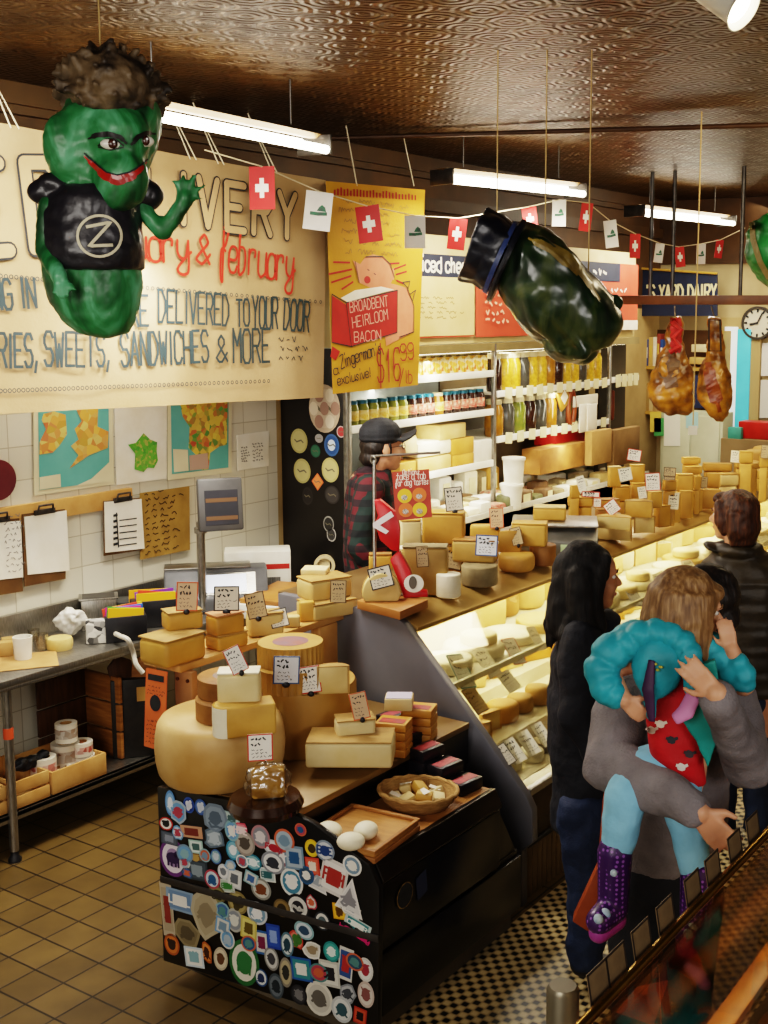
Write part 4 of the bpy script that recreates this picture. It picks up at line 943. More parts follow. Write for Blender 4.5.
BIG = [('oval', 102, 270, 78, 104, ('6a3a7a', 'e0d8e0', '9a86a8', '3a2a50'), 0, bear), ('rect', 84, 428, 34, 148, ('b8ab94', 'a89a82', '8a3a30'), 4, None), ('rect', 122, 402, 78, 60, ('88a0b8', '6f8cac', 'e8e6e0'), 0, txt('LOCAL')),
 ('blob', 205, 448, 92, 150, ('b2a890', 'a89c82', '8c8068'), -6, None), ('blob', 145, 500, 76, 96, ('8e8264', '7e7256', '5e5440'), 12, None), ('oval', 98, 536, 44, 60, ('a85a2c', 'c87838', '3a2a20'), 0, None),
 ('rect', 158, 190, 78, 40, ('2a2a2c', 'c89a7a', '7a3a2e'), 6, None), ('oval', 93, 102, 30, 70, ('5f8fc0', '86aed4', 'e0e8f0'), 0, None), ('oval', 80, 165, 40, 36, ('c03a30', 'e8e4de', '2a2a2a'), 10, None), ('oval', 150, 108, 32, 44, ('3a5aa0', '26438a', 'd8dce8'), 0, leafy), ('oval', 186, 114, 34, 44, ('3f5f9a', '5a7ab0', 'd0d8e4'), 0, leafy),
 ('blob', 232, 150, 70, 90, ('7a8a9a', '8f9fae', '5c6c7c'), 0, None), ('blob', 228, 208, 66, 74, ('5e7080', '8a9aa4', 'b8c4cc'), 5, None), ('rect', 282, 150, 44, 34, ('a8c0c0', 'c4d4d0', '4c6a6c'), -4, None), ('blob', 310, 186, 46, 50, ('d0566a', 'e08a94', 'f0d8d8'), 0, txt('HERE')),
 ('oval', 322, 226, 56, 68, ('9a9088', 'b6aca2', '5a524c'), 8, None), ('oval', 286, 246, 40, 56, ('3a8aa8', '7fb6c8', 'e8eef0'), 0, None), ('oval', 370, 205, 52, 64, ('b08086', '8a8a92', 'd8d0d0'), 0, None), ('oval', 348, 284, 46, 44, ('2a7a90', '88b4bc', 'e8f0f0'), 0, txt('OK')), ('oval', 408, 285, 64, 62, ('8c9098', 'e0e0e0', '3a3e48'), 0, None),
 ('oval', 412, 240, 60, 44, ('c8ccd0', 'e4e4e4', 'b03040'), -5, txt('FARM')), ('oval', 528, 240, 38, 48, ('e0b828', 'e8c83a', '4a3a10'), 0, smile), ('oval', 568, 248, 52, 58, ('8a98a8', 'd0d4d8', '2a4a80'), 0, txt('BEE')), ('rect', 530, 296, 38, 48, ('c84a3a', 'd86a52', 'f0e0d0'), 6, None),
 ('oval', 466, 345, 62, 78, ('dfe0dc', '4a86a0', 'e8e8e6'), 0, None), ('oval', 485, 422, 64, 74, ('23242a', 'd4d4d0', '2c2c34', 'b8b8b4'), 0, None), ('rect', 595, 330, 70, 96, ('d8d4d0', 'e8e4e0', 'a83a34'), -12, txt('FRESH')), ('tri', 640, 390, 74, 110, ('e6e4e2', 'd8d8d8', '8a8a90'), 0, None), ('rect', 612, 434, 34, 44, ('e0a822', 'ecbc3a', '6a4a10'), 6, leafy),
 ('rect', 668, 478, 70, 34, ('c0d0d0', '3a8a90', 'f0f4f0'), -16, txt('CIDER')), ('blob', 640, 490, 60, 34, ('1a1a1e', '202026', 'd02a7a'), -18, txt('Hi')), ('rect', 684, 516, 50, 34, ('1a1a1e', '201a20', 'd02a7a'), -18, txt('arty')), ('rect', 645, 432, 54, 34, ('dcdcd8', 'e8e8e4', '8a90a0'), -14, None),
 ('oval', 320, 592, 84, 130, ('2f6a3a', 'e0ddd0', '3a7a48'), -4, bear), ('rect', 410, 512, 38, 68, ('2a4a9a', '355aae', '90a8d8'), 4, None), ('rect', 334, 486, 44, 60, ('c8b860', 'd8cc80', '6a5a20'), -4, None), ('rect', 374, 530, 38, 66, ('3a6aa0', 'd0d0cc', '7a2a50'), 4, None), ('blob', 482, 522, 44, 58, ('c04a3a', 'd88070', '4a7a3a'), 0, leafy), ('blob', 530, 552, 56, 54, ('e4e4e0', 'd8d4c8', '9a8a70'), 10, None),
 ('oval', 588, 558, 44, 58, ('2a8a8a', '4aa8a4', 'e0f0ec'), 0, None), ('rect', 632, 596, 38, 92, ('d8d8d4', '3a5a90', 'b03a3a'), -6, None), ('oval', 692, 614, 42, 68, ('d6d6d2', 'e8e8e6', 'a03a4a'), 0, None), ('rect', 582, 626, 54, 72, ('c8c8c0', 'dcdcd4', '2a2a30'), 4, None), ('rect', 496, 612, 56, 64, ('2f5fa0', '3a8a90', 'e8e8e0'), 6, None),
 ('oval', 550, 702, 74, 96, ('dcd8cc', 'cac6bc', '6a6660'), 0, None), ('blob', 638, 686, 54, 66, ('8a9098', 'b8bcc0', '4a5058'), 0, None), ('oval', 694, 690, 44, 74, ('c8b8b0', 'd8d0c8', '8a5a58'), 0, None), ('oval', 620, 736, 56, 74, ('c2c6c8', 'dcdedc', '40606a'), 0, None), ('oval', 418, 664, 42, 72, ('4a545c', '6a747c', '2a3238'), 0, None), ('oval', 372, 638, 36, 50, ('3a5a88', 'd8dcdc', '2a3a60'), 0, None),
 ('oval', 248, 580, 40, 66, ('c0b49c', 'd4c8b0', '6a4a30'), -8, None), ('blob', 204, 558, 34, 70, ('b0622c', 'd08a4a', '4a2a18'), 10, None), ('oval', 448, 622, 36, 84, ('8a8478', 'b4a888', '3a3a34'), 0, None), ('oval', 404, 580, 40, 66, ('8a8a88', 'c8c8c4', '4a4a50'), 6, None), ('oval', 452, 536, 36, 70, ('5a7a8a', 'd0d8d8', '2a4a58'), 0, None), ('oval', 488, 690, 44, 56, ('2c2c30', '3c3c40', '7a7a7c'), 0, None),
 ('oval', 300, 408, 56, 64, ('8a7c50', 'a89a68', '4a4228'), 0, leafy), ('oval', 236, 382, 50, 52, ('6a6444', '8a8458', '3a3624'), 0, None), ('oval', 290, 462, 48, 66, ('b0b0aa', '8a9098', 'd8d8d0'), 0, None), ('oval', 372, 366, 56, 60, ('8a8a84', 'c4c4bc', '7a4a2a'), 0, None), ('rect', 392, 322, 42, 38, ('d8dcd8', 'b8c8c8', '3a6a70'), 6, txt('EAT')), ('oval', 440, 270, 36, 60, ('b8bcc0', '8a4a5a', 'e8e4e4'), 0, None),
 ('oval', 436, 424, 46, 50, ('6e5c3a', '8a7448', '3a3020'), 0, None), ('oval', 560, 464, 42, 52, ('3a4048', 'd8d8d4', '5a6a70'), 0, None), ('rect', 268, 356, 40, 36, ('d0d4cc', 'b4c4b8', '4a8a4a'), 8, txt('GROW')), ('rect', 290, 334, 40, 52, ('ccd0d0', 'e0e0dc', '6a7078'), -6, None), ('oval', 256, 312, 32, 42, ('d0d4d8', 'e4e4e4', '7a8088'), 0, None), ('rect', 172, 236, 40, 36, ('a8c8c0', 'd4e0dc', '4a6a6a'), 6, None),
 ('oval', 170, 270, 44, 38, ('6a5030', '86663c', 'b89858'), 0, None), ('rect', 175, 308, 62, 56, ('3a444c', '4a5660', '8a98a0'), 4, None), ('rect', 90, 210, 48, 34, ('4c5460', '5c6470', '8a92a0'), 0, None), ('oval', 360, 440, 56, 64, ('c8ccd0', '7a9ab0', 'e6e6e6'), -6, None), ('tri', 545, 340, 50, 70, ('e2e2e0', 'd0d0d0', 'a0a8b0'), 0, None), ('rect', 676, 756, 34, 46, ('b03a2a', 'c85a3a', '2a1a18'), -6, None)]
BIG = [q for q in BIG if not (q[1] > 700 and q[2] < 480)]
for i, q in enumerate(BIG): sticker(q[0], q[1], q[2], q[3], q[4], q[5], q[6], i % 4, q[7])
# many small ones fill the gaps
rs = random.Random(5); tries = 0
SMALL = ['6fa0c8', '4a6ea0', 'c8d4dc', 'e2e2de', '8ab0b8', 'b04a5a', '2f5f8a', 'd0d0ca', '7a94a8', '38546e', 'a8b8c4', 'c86a4a', '5a8a8a', 'e8e6e0']
def top_at(x):
    for (a, za), (b, zb) in zip(prof[2:], prof[3:]):
        lo, hi = min(a, b), max(a, b)
        if lo <= x <= hi: return za + (zb - za) * ((x - a) / (b - a) if b != a else 0)
    return .5
ns = 0
while ns < 100 - len(BIG) + 0 and tries < 6000:
    tries += 1
    x = rs.uniform(CX0 + .04, CX1 - .05); z = rs.uniform(.44, .74) if rs.random() < .85 else rs.uniform(.14, .38)
    if z > top_at(x) - .03: continue
    if z > .43 and x > -2.5 and z < .52: continue
    r = rs.uniform(.018, .03)
    if any(abs(x - a) < (r + w_) * .62 and abs(z - b) < (r + h_) * .62 for a, b, w_, h_ in STK): continue
    s = 4.05 / FPX / 3.072; c3 = rs.sample(SMALL, 3)
    sticker(rs.choice(['oval', 'oval', 'rect', 'blob']), x, z, 2 * r / s * rs.uniform(.8, 1.1), 2 * r / s * rs.uniform(.9, 1.3), tuple(c3), rs.uniform(-20, 20), 4, None, px=False); ns += 1
# ================================================================== giant drums on the counter
DZ = .779
DRUM = mk('drum_rind', 'd2b07a', 'b08648', 3.0, .5, 0, .12, 30, sss=0)
def drum(label, c, r, h, mat, ribs=0, bulge=.05, name='cheese_round'):
    prof_ = [(r * .80, 0), (r * .88, h * .02), (r * .95, h * .12), (r * (1 - bulge * .3), h * .3), (r, h * .5), (r * (1 - bulge * .3), h * .7), (r * .95, h * .88), (r * .89, h * .97), (r * .82, h)]
    if bulge == 0: prof_ = [(r * .97, 0), (r, h * .03), (r, h * .97), (r * .97, h)]
    n = 72 if ribs else 48
    mb = MB(); mb.lathe(prof_, n, (c[0], c[1], c[2]))
    if ribs:
        k = len(prof_)
        for i in range(n):
            if i % 2:
                for q in range(1, k - 1):
                    p = mb.v[i * k + q]; dd = V((p.x - c[0], p.y - c[1], 0)); mb.v[i * k + q] = p - dd.normalized() * .009
    o = obj(name, mb, mat, None, origin=c); tag(o, label, 'cheese'); o['top'] = c[2] + h; return o
f1 = P(222, 797, 'z', DZ); dd = V((f1.x, f1.y, 0)).normalized(); d1c = f1 + dd * .225
drum('giant pale smooth cheese drum at the left end of the sticker-covered counter', d1c, .238, .235, DRUM)
f2 = P(302, 772, 'z', DZ); dd = V((f2.x, f2.y, 0)).normalized(); d2c = f2 + dd * .335
RIB = mk('ribbed_rind', 'bb9048', 'a27834', 3.5, .55, 0, .15, 30)
drum('large yellow cheese drum with ribbed side behind the giant pale drum', d2c, .222, .255, RIB, ribs=1, bulge=0)
z1 = DZ + .236; z2 = DZ + .256
def on_drum(label, x0, y0, x1, y1, z, h, mat, rib=0):
    c, w, d, hh, a = fit(x0, y0, x1, y1, z, 1, .03, h); return drum(label, (c.x, c.y, z), w / 2, h, mat, rib, 0)
q1 = on_drum('brown cheese wheel lowest of two standing on the giant pale drum', 196, 680, 264, 727, z1, .075, RINDB)
q2 = on_drum('brown cheese wheel on top of the one standing on the pale drum', 198, 655, 262, 703, z1 + .076, .07, RINDB)
q3 = on_drum('ribbed yellow wheel lowest of two on the ribbed drum', 256, 655, 326, 697, z2, .085, RIB, 1)
q4 = on_drum('ribbed yellow wheel with purple stamp uppermost on the ribbed drum', 257, 630, 325, 672, z2 + .086, .085, RIB, 1)
c = q4.location; mb = MB(); mb.lathe([(.001, 0), (.07, 0)], 24, (c.x, c.y, q4['top'] + .001)); obj('stamp', mb, mk('purple_stamp', '7a5a62', '96584a', 14, .6), q4, flat=True, fix=False)
c = q2.location; mb = MB(); mb.lathe([(.001, 0), (.06, 0)], 24, (c.x, c.y, q2['top'] + .001)); obj('stamp', mb, mk('grey_stamp', '7a6a6a', '9a7a52', 14, .6), q2, flat=True, fix=False)
item('slab', 'cut wedge with chalky white rind lying on the giant pale drum', 214, 697, 275, 738, z1, GOLD, WHITECH, .5, .12)
item('block', 'pale cut cheese piece with whitish rind standing on the chalky wedge', 218, 668, 262, 708, z1 + .09, CREAMY, WHITECH, .5, -.1)
item('half', 'pale rounded cheese half on the ribbed drum beside the stacked wheels', 319, 664, 348, 694, z2, PALE, RINDT, .4)
# ---- cheeses at the front of the deck
bd = P(357, 772, 'z', DZ); mb = MB(); mb.box((bd.x - .09, bd.y + .10, DZ + .028), (.26, .19, .018), YAW - .1); o = obj('cheese_board', mb, WOOD, None, bevel=.003); tag(o, 'small wooden board on pegs under the big pale slab', 'board')
for (sx, sy) in ((-.09, -.06), (.09, -.06), (-.09, .06), (.09, .06)):
    m_ = MX.Rotation(YAW - .1, 3, 'Z') @ V((sx, sy, 0)); mb = MB(); mb.cyl((bd.x - .09 + m_.x, bd.y + .10 + m_.y, DZ), (bd.x - .09 + m_.x, bd.y + .10 + m_.y, DZ + .02), .012); obj('peg', mb, STEEL, o)
item('block', 'long pale slab of cheese lying on the small pegged board', 306, 729, 397, 768, DZ + .038, CREAMY, RINDT, .45, -.12, bev=.012)
item('block', 'smaller pale block sitting on the long slab behind its card', 334, 714, 376, 743, DZ + .105, CREAMY, RINDT, .55, .15)
# stack of flat yellow and red packets
i = 0
for col_, (px, py) in enumerate(((386, 757), (412, 742))):
    for k in range(4):
        b = P(px, py, 'z', DZ); 
        mb = MB(); mb.box((b.x, b.y + .05, DZ + .017 + k * .034), (.125, .10, .031), YAW - .25 + .04 * (k % 2))
        o = obj('cracker_packet', mb, mk('packet_yellow', 'c8923a', 'b87c2c', 8, .5), None, bevel=.003)
        tag(o, '%s yellow packet in the %s stack beside the pale slab' % (('lowest', 'second', 'third', 'topmost')[k], ('nearer', 'farther')[col_]), 'packet', 'stacked yellow packets')
        mb = MB(); mb.T = MX.Translation((b.x, b.y + .05, DZ + .0335 + k * .034)) @ MX.Rotation(YAW - .25, 4, 'Z'); mb.b2((-.05, -.035, 0), (.05, .012, .0006)); obj('red_label', mb, mk('packet_red', 'c0442e', '7a3a4a', 20, .5), o)
b = P(390, 712, 'z', DZ + .14); mb = MB(); mb.box((b.x, b.y + .06, DZ + .165), (.11, .09, .05), YAW); o = obj('cheese_packet', mb, CREAMY, None, bevel=.005); tag(o, 'square cream cheese with a pale lilac label above the packets', 'cheese')
mb = MB(); mb.box((b.x, b.y + .06, DZ + .1915), (.1, .08, .002), YAW); obj('label', mb, mk('lilac', 'b8b0c4'), o)
# dark waxed cheese and wrapped piece
f = P(266, 826, 'z', DZ + .001); c = f + V((f.x, f.y, 0)).normalized() * .125
WAX = mk('brown_wax', '3c2010', '2c160a', 6, .18, 0, .1, 12, coat=.6)
mb = MB(); mb.lathe([(.085, 0), (.122, .008), (.132, .03), (.118, .055), (.07, .062)], 36, (c.x, c.y, DZ)); o = obj('waxed_cheese', mb, WAX, None); tag(o, 'glossy dark brown waxed cheese in front of the giant pale drum', 'cheese')
c, w, d, h, a = fit(252, 764, 285, 800, DZ + .062, .5)
cheese_obj('block', 'film-wrapped golden wedge standing on the dark waxed cheese', c, w, d, h * .95, a, DZ + .063, GOLD, None)
mb = MB(); mb.ell((c.x, c.y, DZ + .063 + h * .5), (w * .72, d * .95, h * .62), MX.Rotation(a, 4, 'Z')); o = fuse('film_wrap', mb, glassy('film', 'f0ece0', .5, .25), None, .007, 1, .012, 40, .005, 90); tag(o, 'loose clear film wrapped around the golden wedge', 'wrap')
# ---- cards here
card('white red-edged card leaning on the giant pale drum', 248, 734, 273, 761, depth(d1c) - .25, 'red', 0, 0, 8, holder=False)
card('white blue-edged card in front of the ribbed wheels', 273, 656, 299, 684, depth(d2c) - .24, 'blue', 3, 0, 6)
card('red-edged card with bold black writing leaning on the lowest ribbed wheel', 300, 666, 322, 693, depth(d2c) - .26, 'red', -6, 0, 6)
card('red-edged card stuck in the pale piece on the chalky wedge', 233, 645, 250, 672, depth(d1c) + .05, 'red', -22, 10, 10)
card('tan red-edged card standing above the small pale block on the deck', 354, 692, 371, 719, 4.35, 'orange', -12, 0, 8)
# ---- wooden riser shelf
stn = thing('cheese_stand', 'plain wooden plank stand on end boards behind the drums, holding cut cheeses', 'stand', (-3.54, 3.55, .778))
BZ = 1.135
mb = MB(); mb.b2((-3.61, 3.09, BZ - .028), (-3.40, 4.06, BZ)); obj('plank', mb, PALEWOOD, stn, bevel=.003)
mb = MB(); mb.b2((-3.47, 3.12, .779), (-3.375, 3.15, BZ - .029)); e1 = obj('end_board', mb, mk('pink_wood', 'b88a5c', 'a5764a', 5, .6, 0, .1, 25), stn, bevel=.003)
for z in (1.07,):
    for x in (-3.45, -3.395): mb = MB(); mb.cyl((x, 3.114, z), (x, 3.12, z), .007); obj('bolt', mb, mk('bolt_brown', '5a3018'), e1)
mb = MB(); mb.b2((-3.46, 3.90, .779), (-3.40, 4.02, BZ - .029)); obj('end_board', mb, PALEWOOD, stn, bevel=.01)
op = P(157, 752, 'y', 3.03)
mb = MB(); pts = [P(146, 668, 'y', 3.02), P(167, 672, 'y', 3.02), P(165, 752, 'y', 3.0), P(144, 746, 'y', 3.0)]
mb.poly(pts); mb.poly([p + V((0, .003, 0)) for p in pts][::-1])
o = obj('hanging_notice', mb, mk('orange_card', 'd8703a', 'cc6230', 8, .6), None, flat=True, fix=False); tag(o, 'long orange printed notice hanging from the near end of the plank stand', 'sign')
mb = MB(); u_ = (pts[1] - pts[0]); v_ = (pts[3] - pts[0]); N_ = V((0, -1, 0))
tp = lambda a, b: pts[0] + u_ * a + v_ * b + N_ * .002
mb.poly([tp(.12, .06), tp(.88, .06), tp(.88, .14), tp(.12, .14)]); mb.disc(tp(.5, .42), .03, .032, u_.normalized(), v_.normalized(), 16)
un = u_.normalized(); vn = -v_.normalized()
scribble(mb, tp(.08, .33), un, vn, N_, u_.length * .84, .042, 3, .002); scribble(mb, tp(.08, .95), un, vn, N_, u_.length * .84, .1, 6, .002)
obj('lettering', mb, INK, o, flat=True, fix=False)
it = item('block', 'biggest golden block at the near end of the plank stand', 141, 628, 206, 667, BZ, GOLD, RINDT, .7, .7, bev=.022)
item('block', 'golden slice lying on the biggest block of the plank stand', 162, 607, 203, 631, it['top'], GOLD, RINDT, .6, .3)
it = item('block', 'flat golden wedge second along the plank stand', 206, 629, 248, 650, BZ, GOLD, RINDT, .6, .6)
item('block', 'pinkish-topped wedge lying on the flat golden wedge', 206, 610, 245, 636, it['top'], AMBER, mk('rind_pink', 'b88058', '9c6c48', 7, .7), .6, .55)
item('block', 'pale wedge in the middle of the plank stand behind a brown card', 246, 610, 284, 637, BZ, PALE, RINDT, .5, .2)
item('log', 'small upright golden stub behind the pinkish wedge', 202, 599, 214, 620, BZ + .06, GOLD, None) if False else None
it = item('block', 'low pale slab at the far end of the plank stand', 297, 595, 357, 619, BZ, PALE, RINDT, .6, .55)
it2 = item('block', 'pale block stacked on the low slab at the far end', 297, 573, 352, 601, it['top'], PALE, RINDT, .6, .5)
item('block', 'thin cream slice topmost on the far end stack', 301, 565, 330, 576, it2['top'], CREAMY, None, .7, -.2, hmin=.015)
item('block', 'small upright yellow piece in front of the far end stack', 299, 600, 315, 622, BZ, GOLD, None, .5, .1)
item('block', 'thin pale slice leaning by the steel card on the plank stand', 283, 614, 300, 628, BZ, PALE, None, .6, 0)
card('orange-edged card stuck in the golden slice', 176, 582, 197, 611, 4.75, 'orange', 4, 0, 8)
card('square black-edged card above the pinkish-topped wedge', 214, 586, 239, 611, 4.8, 'black', 2, 0, 6)
card('brown-tinted card above the pale middle wedge', 249, 592, 268, 618, 4.85, 'brown', -10, 0, 8)
card('metal-grey card lying against the pale slice on the plank stand', 272, 608, 290, 627, 4.85, 'black', -8, 10, 30, holder=False)
card('brown-tinted card hung on the far end stack of pale blocks', 330, 580, 346, 603, 4.98, 'brown', 2, 0, 4, holder=False)
# ---- wooden tray with mozzarella balls, basket, dark packets on the ledge
LZ = .659
tc = V((-2.522, 3.10, LZ + .001))
tr = thing('wooden_tray', 'rectangular wooden board tray holding three white cheese balls', 'tray', tc, .1)
mb = MB(); mb.b2((-.145, -.15, .0), (.145, .15, .02)); obj('lower_board', mb, WOOD, tr, bevel=.004, local=True)
mb = MB(); mb.b2((-.14, -.145, .0205), (.14, .145, .034)); obj('upper_board', mb, mk('tray_wood', 'b88448', 'a57238', 6, .5, 0, .1, 30, stretch=(1, 8, 1)), tr, bevel=.003, local=True)
mb = MB()
for (x0, y0, x1, y1) in ((-.145, -.15, .145, -.135), (-.145, .135, .145, .15), (-.145, -.135, -.13, .135), (.13, -.135, .145, .135)): mb.b2((x0, y0, .034), (x1, y1, .046))
obj('rim', mb, WOOD, tr, bevel=.003, local=True)
for (px, py, l) in ((329, 829, 'white mozzarella ball at the left of the wooden tray'), (351, 840, 'white mozzarella ball nearest the customer edge of the tray'), (366, 829, 'white mozzarella ball at the back of the wooden tray')):
    b = P(px, py + 5, 'z', LZ + .05); mb = MB(); mb.ell((b.x, b.y, LZ + .034 + .029), (.048, .042, .029), MX.Rotation(random.uniform(0, 3), 4, 'Z'), 24, 14); o = obj('mozzarella_ball', mb, WHITECH); tag(o, l, 'cheese', 'mozzarella balls on the tray')
b = P(411, 796, 'z', LZ + .035); bx_, by_ = -2.525, 3.43
WICK = mk('wicker', 'b58c54', '94703c', 30, .7, 0, .5, 120, stretch=(1, 1, 4))
mb = MB(); prf = [(.09, 0), (.11, .004), (.135, .03), (.15, .062)]
mb.lathe(prf + [(.140, .062), (.125, .03), (.1, .010), (.001, .010)], 40, (0, 0, 0), sy=.82)
o = thing('wicker_basket', 'oval wicker basket of wrapped cheese ends on the wooden ledge', 'basket', (bx_, by_, LZ), .3)
obj('bowl', mb, WICK, o, local=True)
mb = MB(); mb.tube([(.149 * math.cos(t), .122 * math.sin(t), .064 + .003 * math.sin(t * 16)) for t in [i * math.pi / 24 for i in range(48)]], .009, 8, closed=True); obj('rim', mb, WICK, o, local=True)
rs = random.Random(9)
for i, (x, y, l) in enumerate(((-.07, -.05, 'wrapped cheese end at the left of the wicker basket'), (-.02, -.07, 'wrapped cheese end at the near side of the wicker basket'), (.04, -.05, 'wrapped cheese end by the near right rim of the basket'), (.08, .0, 'wrapped cheese end at the right of the wicker basket'), (-.06, .03, 'wrapped cheese end behind the left one in the basket'), (.0, .02, 'wrapped cheese end in the centre of the basket'), (.05, .05, 'wrapped cheese end at the far side of the basket'))):
    mm = MX.Rotation(.3, 3, 'Z') @ V((x, y, 0)); mb = MB(); zz = LZ + .038 + (i % 3) * .012
    mb.box((bx_ + mm.x, by_ + mm.y, zz), (.06, .045, .035), rs.uniform(0, 3), rot=Euler((rs.uniform(-.4, .4), rs.uniform(-.4, .4), rs.uniform(0, 3))).to_matrix())
    q = obj('wrapped_cheese', mb, (CREAMY, PALE, GOLD)[i % 3], None, bevel=.008); tag(q, l, 'cheese', 'wrapped pieces in the basket')
    if i % 2 == 0:
        mb = MB(); mb.box((bx_ + mm.x, by_ + mm.y, zz + .021), (.045, .026, .001), rs.uniform(0, 3), rot=Euler((rs.uniform(-.3, .3), rs.uniform(-.3, .3), rs.uniform(0, 3))).to_matrix()); obj('label', mb, PAPER, q)
n = 0
for (xx, yy, z0, nz, row) in ((-2.75, 3.69, .7795, 1, 'farther row'), (-2.645, 3.65, LZ, 3, 'farther row'), (-2.555, 3.65, LZ, 2, 'farther row'), (-2.465, 3.65, LZ, 1, 'farther row'), (-2.75, 3.55, .7795, 1, 'nearer row'), (-2.86, 3.72, .7795, 2, 'back by the steel')):
    for kz in range(nz):
        z = z0 + kz * .047; mb = MB(); mb.box((xx, yy, z + .0235), (.08, .125, .045), -.12); o = obj('chocolate_box', mb, mk('packet_black', '1c1a20', '2a262c', 20, .35), None, bevel=.004)
        tag(o, 'dark red-topped packet, %s in stack %s counted from the yellow packets, %s' % (('lowest', 'second', 'third')[kz], {-2.86: 'one', -2.75: 'two', -2.645: 'three', -2.555: 'four', -2.465: 'five'}[xx], row), 'packet', 'dark packets by the steel case end')
        mb = MB(); mb.box((xx, yy, z + .0465), (.045, .112, .001), -.12); obj('red_label', mb, mk('packet_red2', 'b04448', '7c2a34', 20, .5), o)
# ================================================================== refrigerated glass case
GY0, GY1 = 4.06, 10.2
gc = thing('display_case', 'long slant-fronted glass cheese case with brushed steel end panel', 'display case', (-3.1, 7.2, 0))
prof = [(-3.80, 0), (-2.45, 0), (-2.452, .25), (-2.40, .30), (-2.405, .44), (-2.44, .50), (-3.06, 1.135), (-3.12, 1.165), (-3.25, 1.172), (-3.80, 1.172)]
mb = MB(); mb.prism(prof, -.045, 0, M=XZ(GY0)); obj('end_panel', mb, mk('panel_steel', '808086', '707078', 2.5, .38, .35, .03, 40), gc, bevel=.006)
mb = MB(); nr = 300
pts = []
for i in range(nr + 1):
    y = GY0 + .046 + (GY1 - GY0 - .05) * i / nr; pts.append((-2.465 if i % 2 else -2.475, y))
pts += [(-2.6, GY1), (-2.6, GY0 + .046)]
mb.prism(pts, .0, .245); obj('kick_panel', mb, mk('kick_brown', '7a6440', '64502f', 5, .45), gc, flat=True)
mb = MB(); mb.b2((-2.62, GY0 + .046, .245), (-2.445, GY1, .265)); obj('bumper', mb, BLACK, gc, bevel=.004)
mb = MB(); mb.b2((-2.60, GY0 + .046, .265), (-2.45, GY1, .475)); obj('front_band', mb, mk('band_bronze', '4a3a26', '3a2c1c', 5, .25, .3), gc, bevel=.01)
mb = MB(); mb.b2((-2.52, GY0 + .046, .475), (-2.437, GY1, .508)); obj('sill', mb, STEEL, gc, bevel=.006)
mb = MB(); mb.prism([(-3.30, 1.172), (-3.12, 1.165), (-3.02, 1.115), (-3.02, 1.095), (-3.10, 1.10), (-3.30, 1.14)], -(GY1 - GY0 - .046), 0, M=XZ(GY0 + .046)); obj('top_rail', mb, mk('rail_bronze', 'b8985e', 'a5844c', 4, .35, .35), gc, bevel=.003)
mb = MB(); mb.b2((-3.84, GY0 + .046, 1.13), (-3.30, GY1, 1.168)); obj('counter_top', mb, mk('counter_brown', '6e5636', '5a4428', 4, .3), gc, bevel=.003)
mb = MB(); mb.b2((-3.80, GY0 + .046, .0), (-3.76, GY1, 1.13)); obj('back_panel', mb, mk('case_cream', 'd8c8a0', None, 4, .6), gc)
INN = mk('case_inside', 'e2dcc4', 'd6cdb0', 6, .4)
mb = MB(); mb.b2((-3.76, GY0 + .046, .44), (-2.53, GY1, .50)); mb.b2((-3.76, GY0 + .046, .50), (-2.74, GY1, .585)); mb.b2((-3.76, GY0 + .046, .585), (-3.05, GY1, .66)); obj('inner_deck', mb, INN, gc, flat=True)
mb = MB(); mb.b2((-3.70, GY0 + .05, .842), (-2.90, GY1 - .01, .852)); obj('glass_shelf', mb, mk('shelf_white', 'e0dcc8', 'd4cfb8', 5, .25), gc, bevel=.002)
mb = MB(); mb.b2((-2.90, GY0 + .05, .832), (-2.885, GY1 - .01, .862)); obj('shelf_edge', mb, mk('edge_clear', 'cfcbb0', None, 5, .2), gc, bevel=.002)
a = V((-2.462, GY0 + .046, .51)); b = V((-3.025, GY0 + .046, 1.098)); nn = V((b.z - a.z, 0, a.x - b.x)).normalized()
mb = MB(); L = V((0, GY1 - GY0 - .05, 0)); vs = [a, a + L, b + L, b]; vs += [p - nn * .006 for p in vs]
mb.add(vs, [(0, 1, 2, 3), (7, 6, 5, 4), (0, 4, 5, 1), (1, 5, 6, 2), (2, 6, 7, 3), (3, 7, 4, 0)]); obj('glass_front', mb, glassy('case_glass', 'fbf9f0', .10, .03), gc, flat=True)
mb = MB(); mb.b2((-3.16, GY0 + .06, 1.098), (-3.11, GY1 - .02, 1.112)); obj('lamp_strip', mb, mk('case_lamp', 'fff2cc', None, 4, .5, emit=9), gc)
CASE_Y = (GY0 + .1, GY1)
# ---- cheeses inside the case
rs = random.Random(21)
y = GY0 + .20; i = 0
while y < 9.9:
    r = rs.uniform(.105, .15); h = rs.uniform(.045, .075); y += r
    o = cheese_obj('wheel', 'flat white cheese round fronting the case shelf, %s from the steel end' % ORD[min(i, 25)].replace('nearest', 'first'), V((-2.91 - r - rs.uniform(.0, .03), y, 0)), 2 * r, 2 * r, h, rs.uniform(0, 3), .853, CREAMY, (WHITECH, WHITECH, CREAMY, PALE)[rs.randrange(4)], 'rounds along the front of the case shelf')
    if i % 3 == 1:
        r2 = r * .6; cheese_obj('wheel', 'small cream cheese on top of the %s flat round of the case shelf' % ORD[i].replace('nearest', 'first'), V((-2.91 - r, y, 0)), 2 * r2, 2 * r2, .05, 0, .854 + h, CREAMY, CREAMY, 'rounds along the front of the case shelf')
    y += r + .015; i += 1
y = GY0 + .18; i = 0
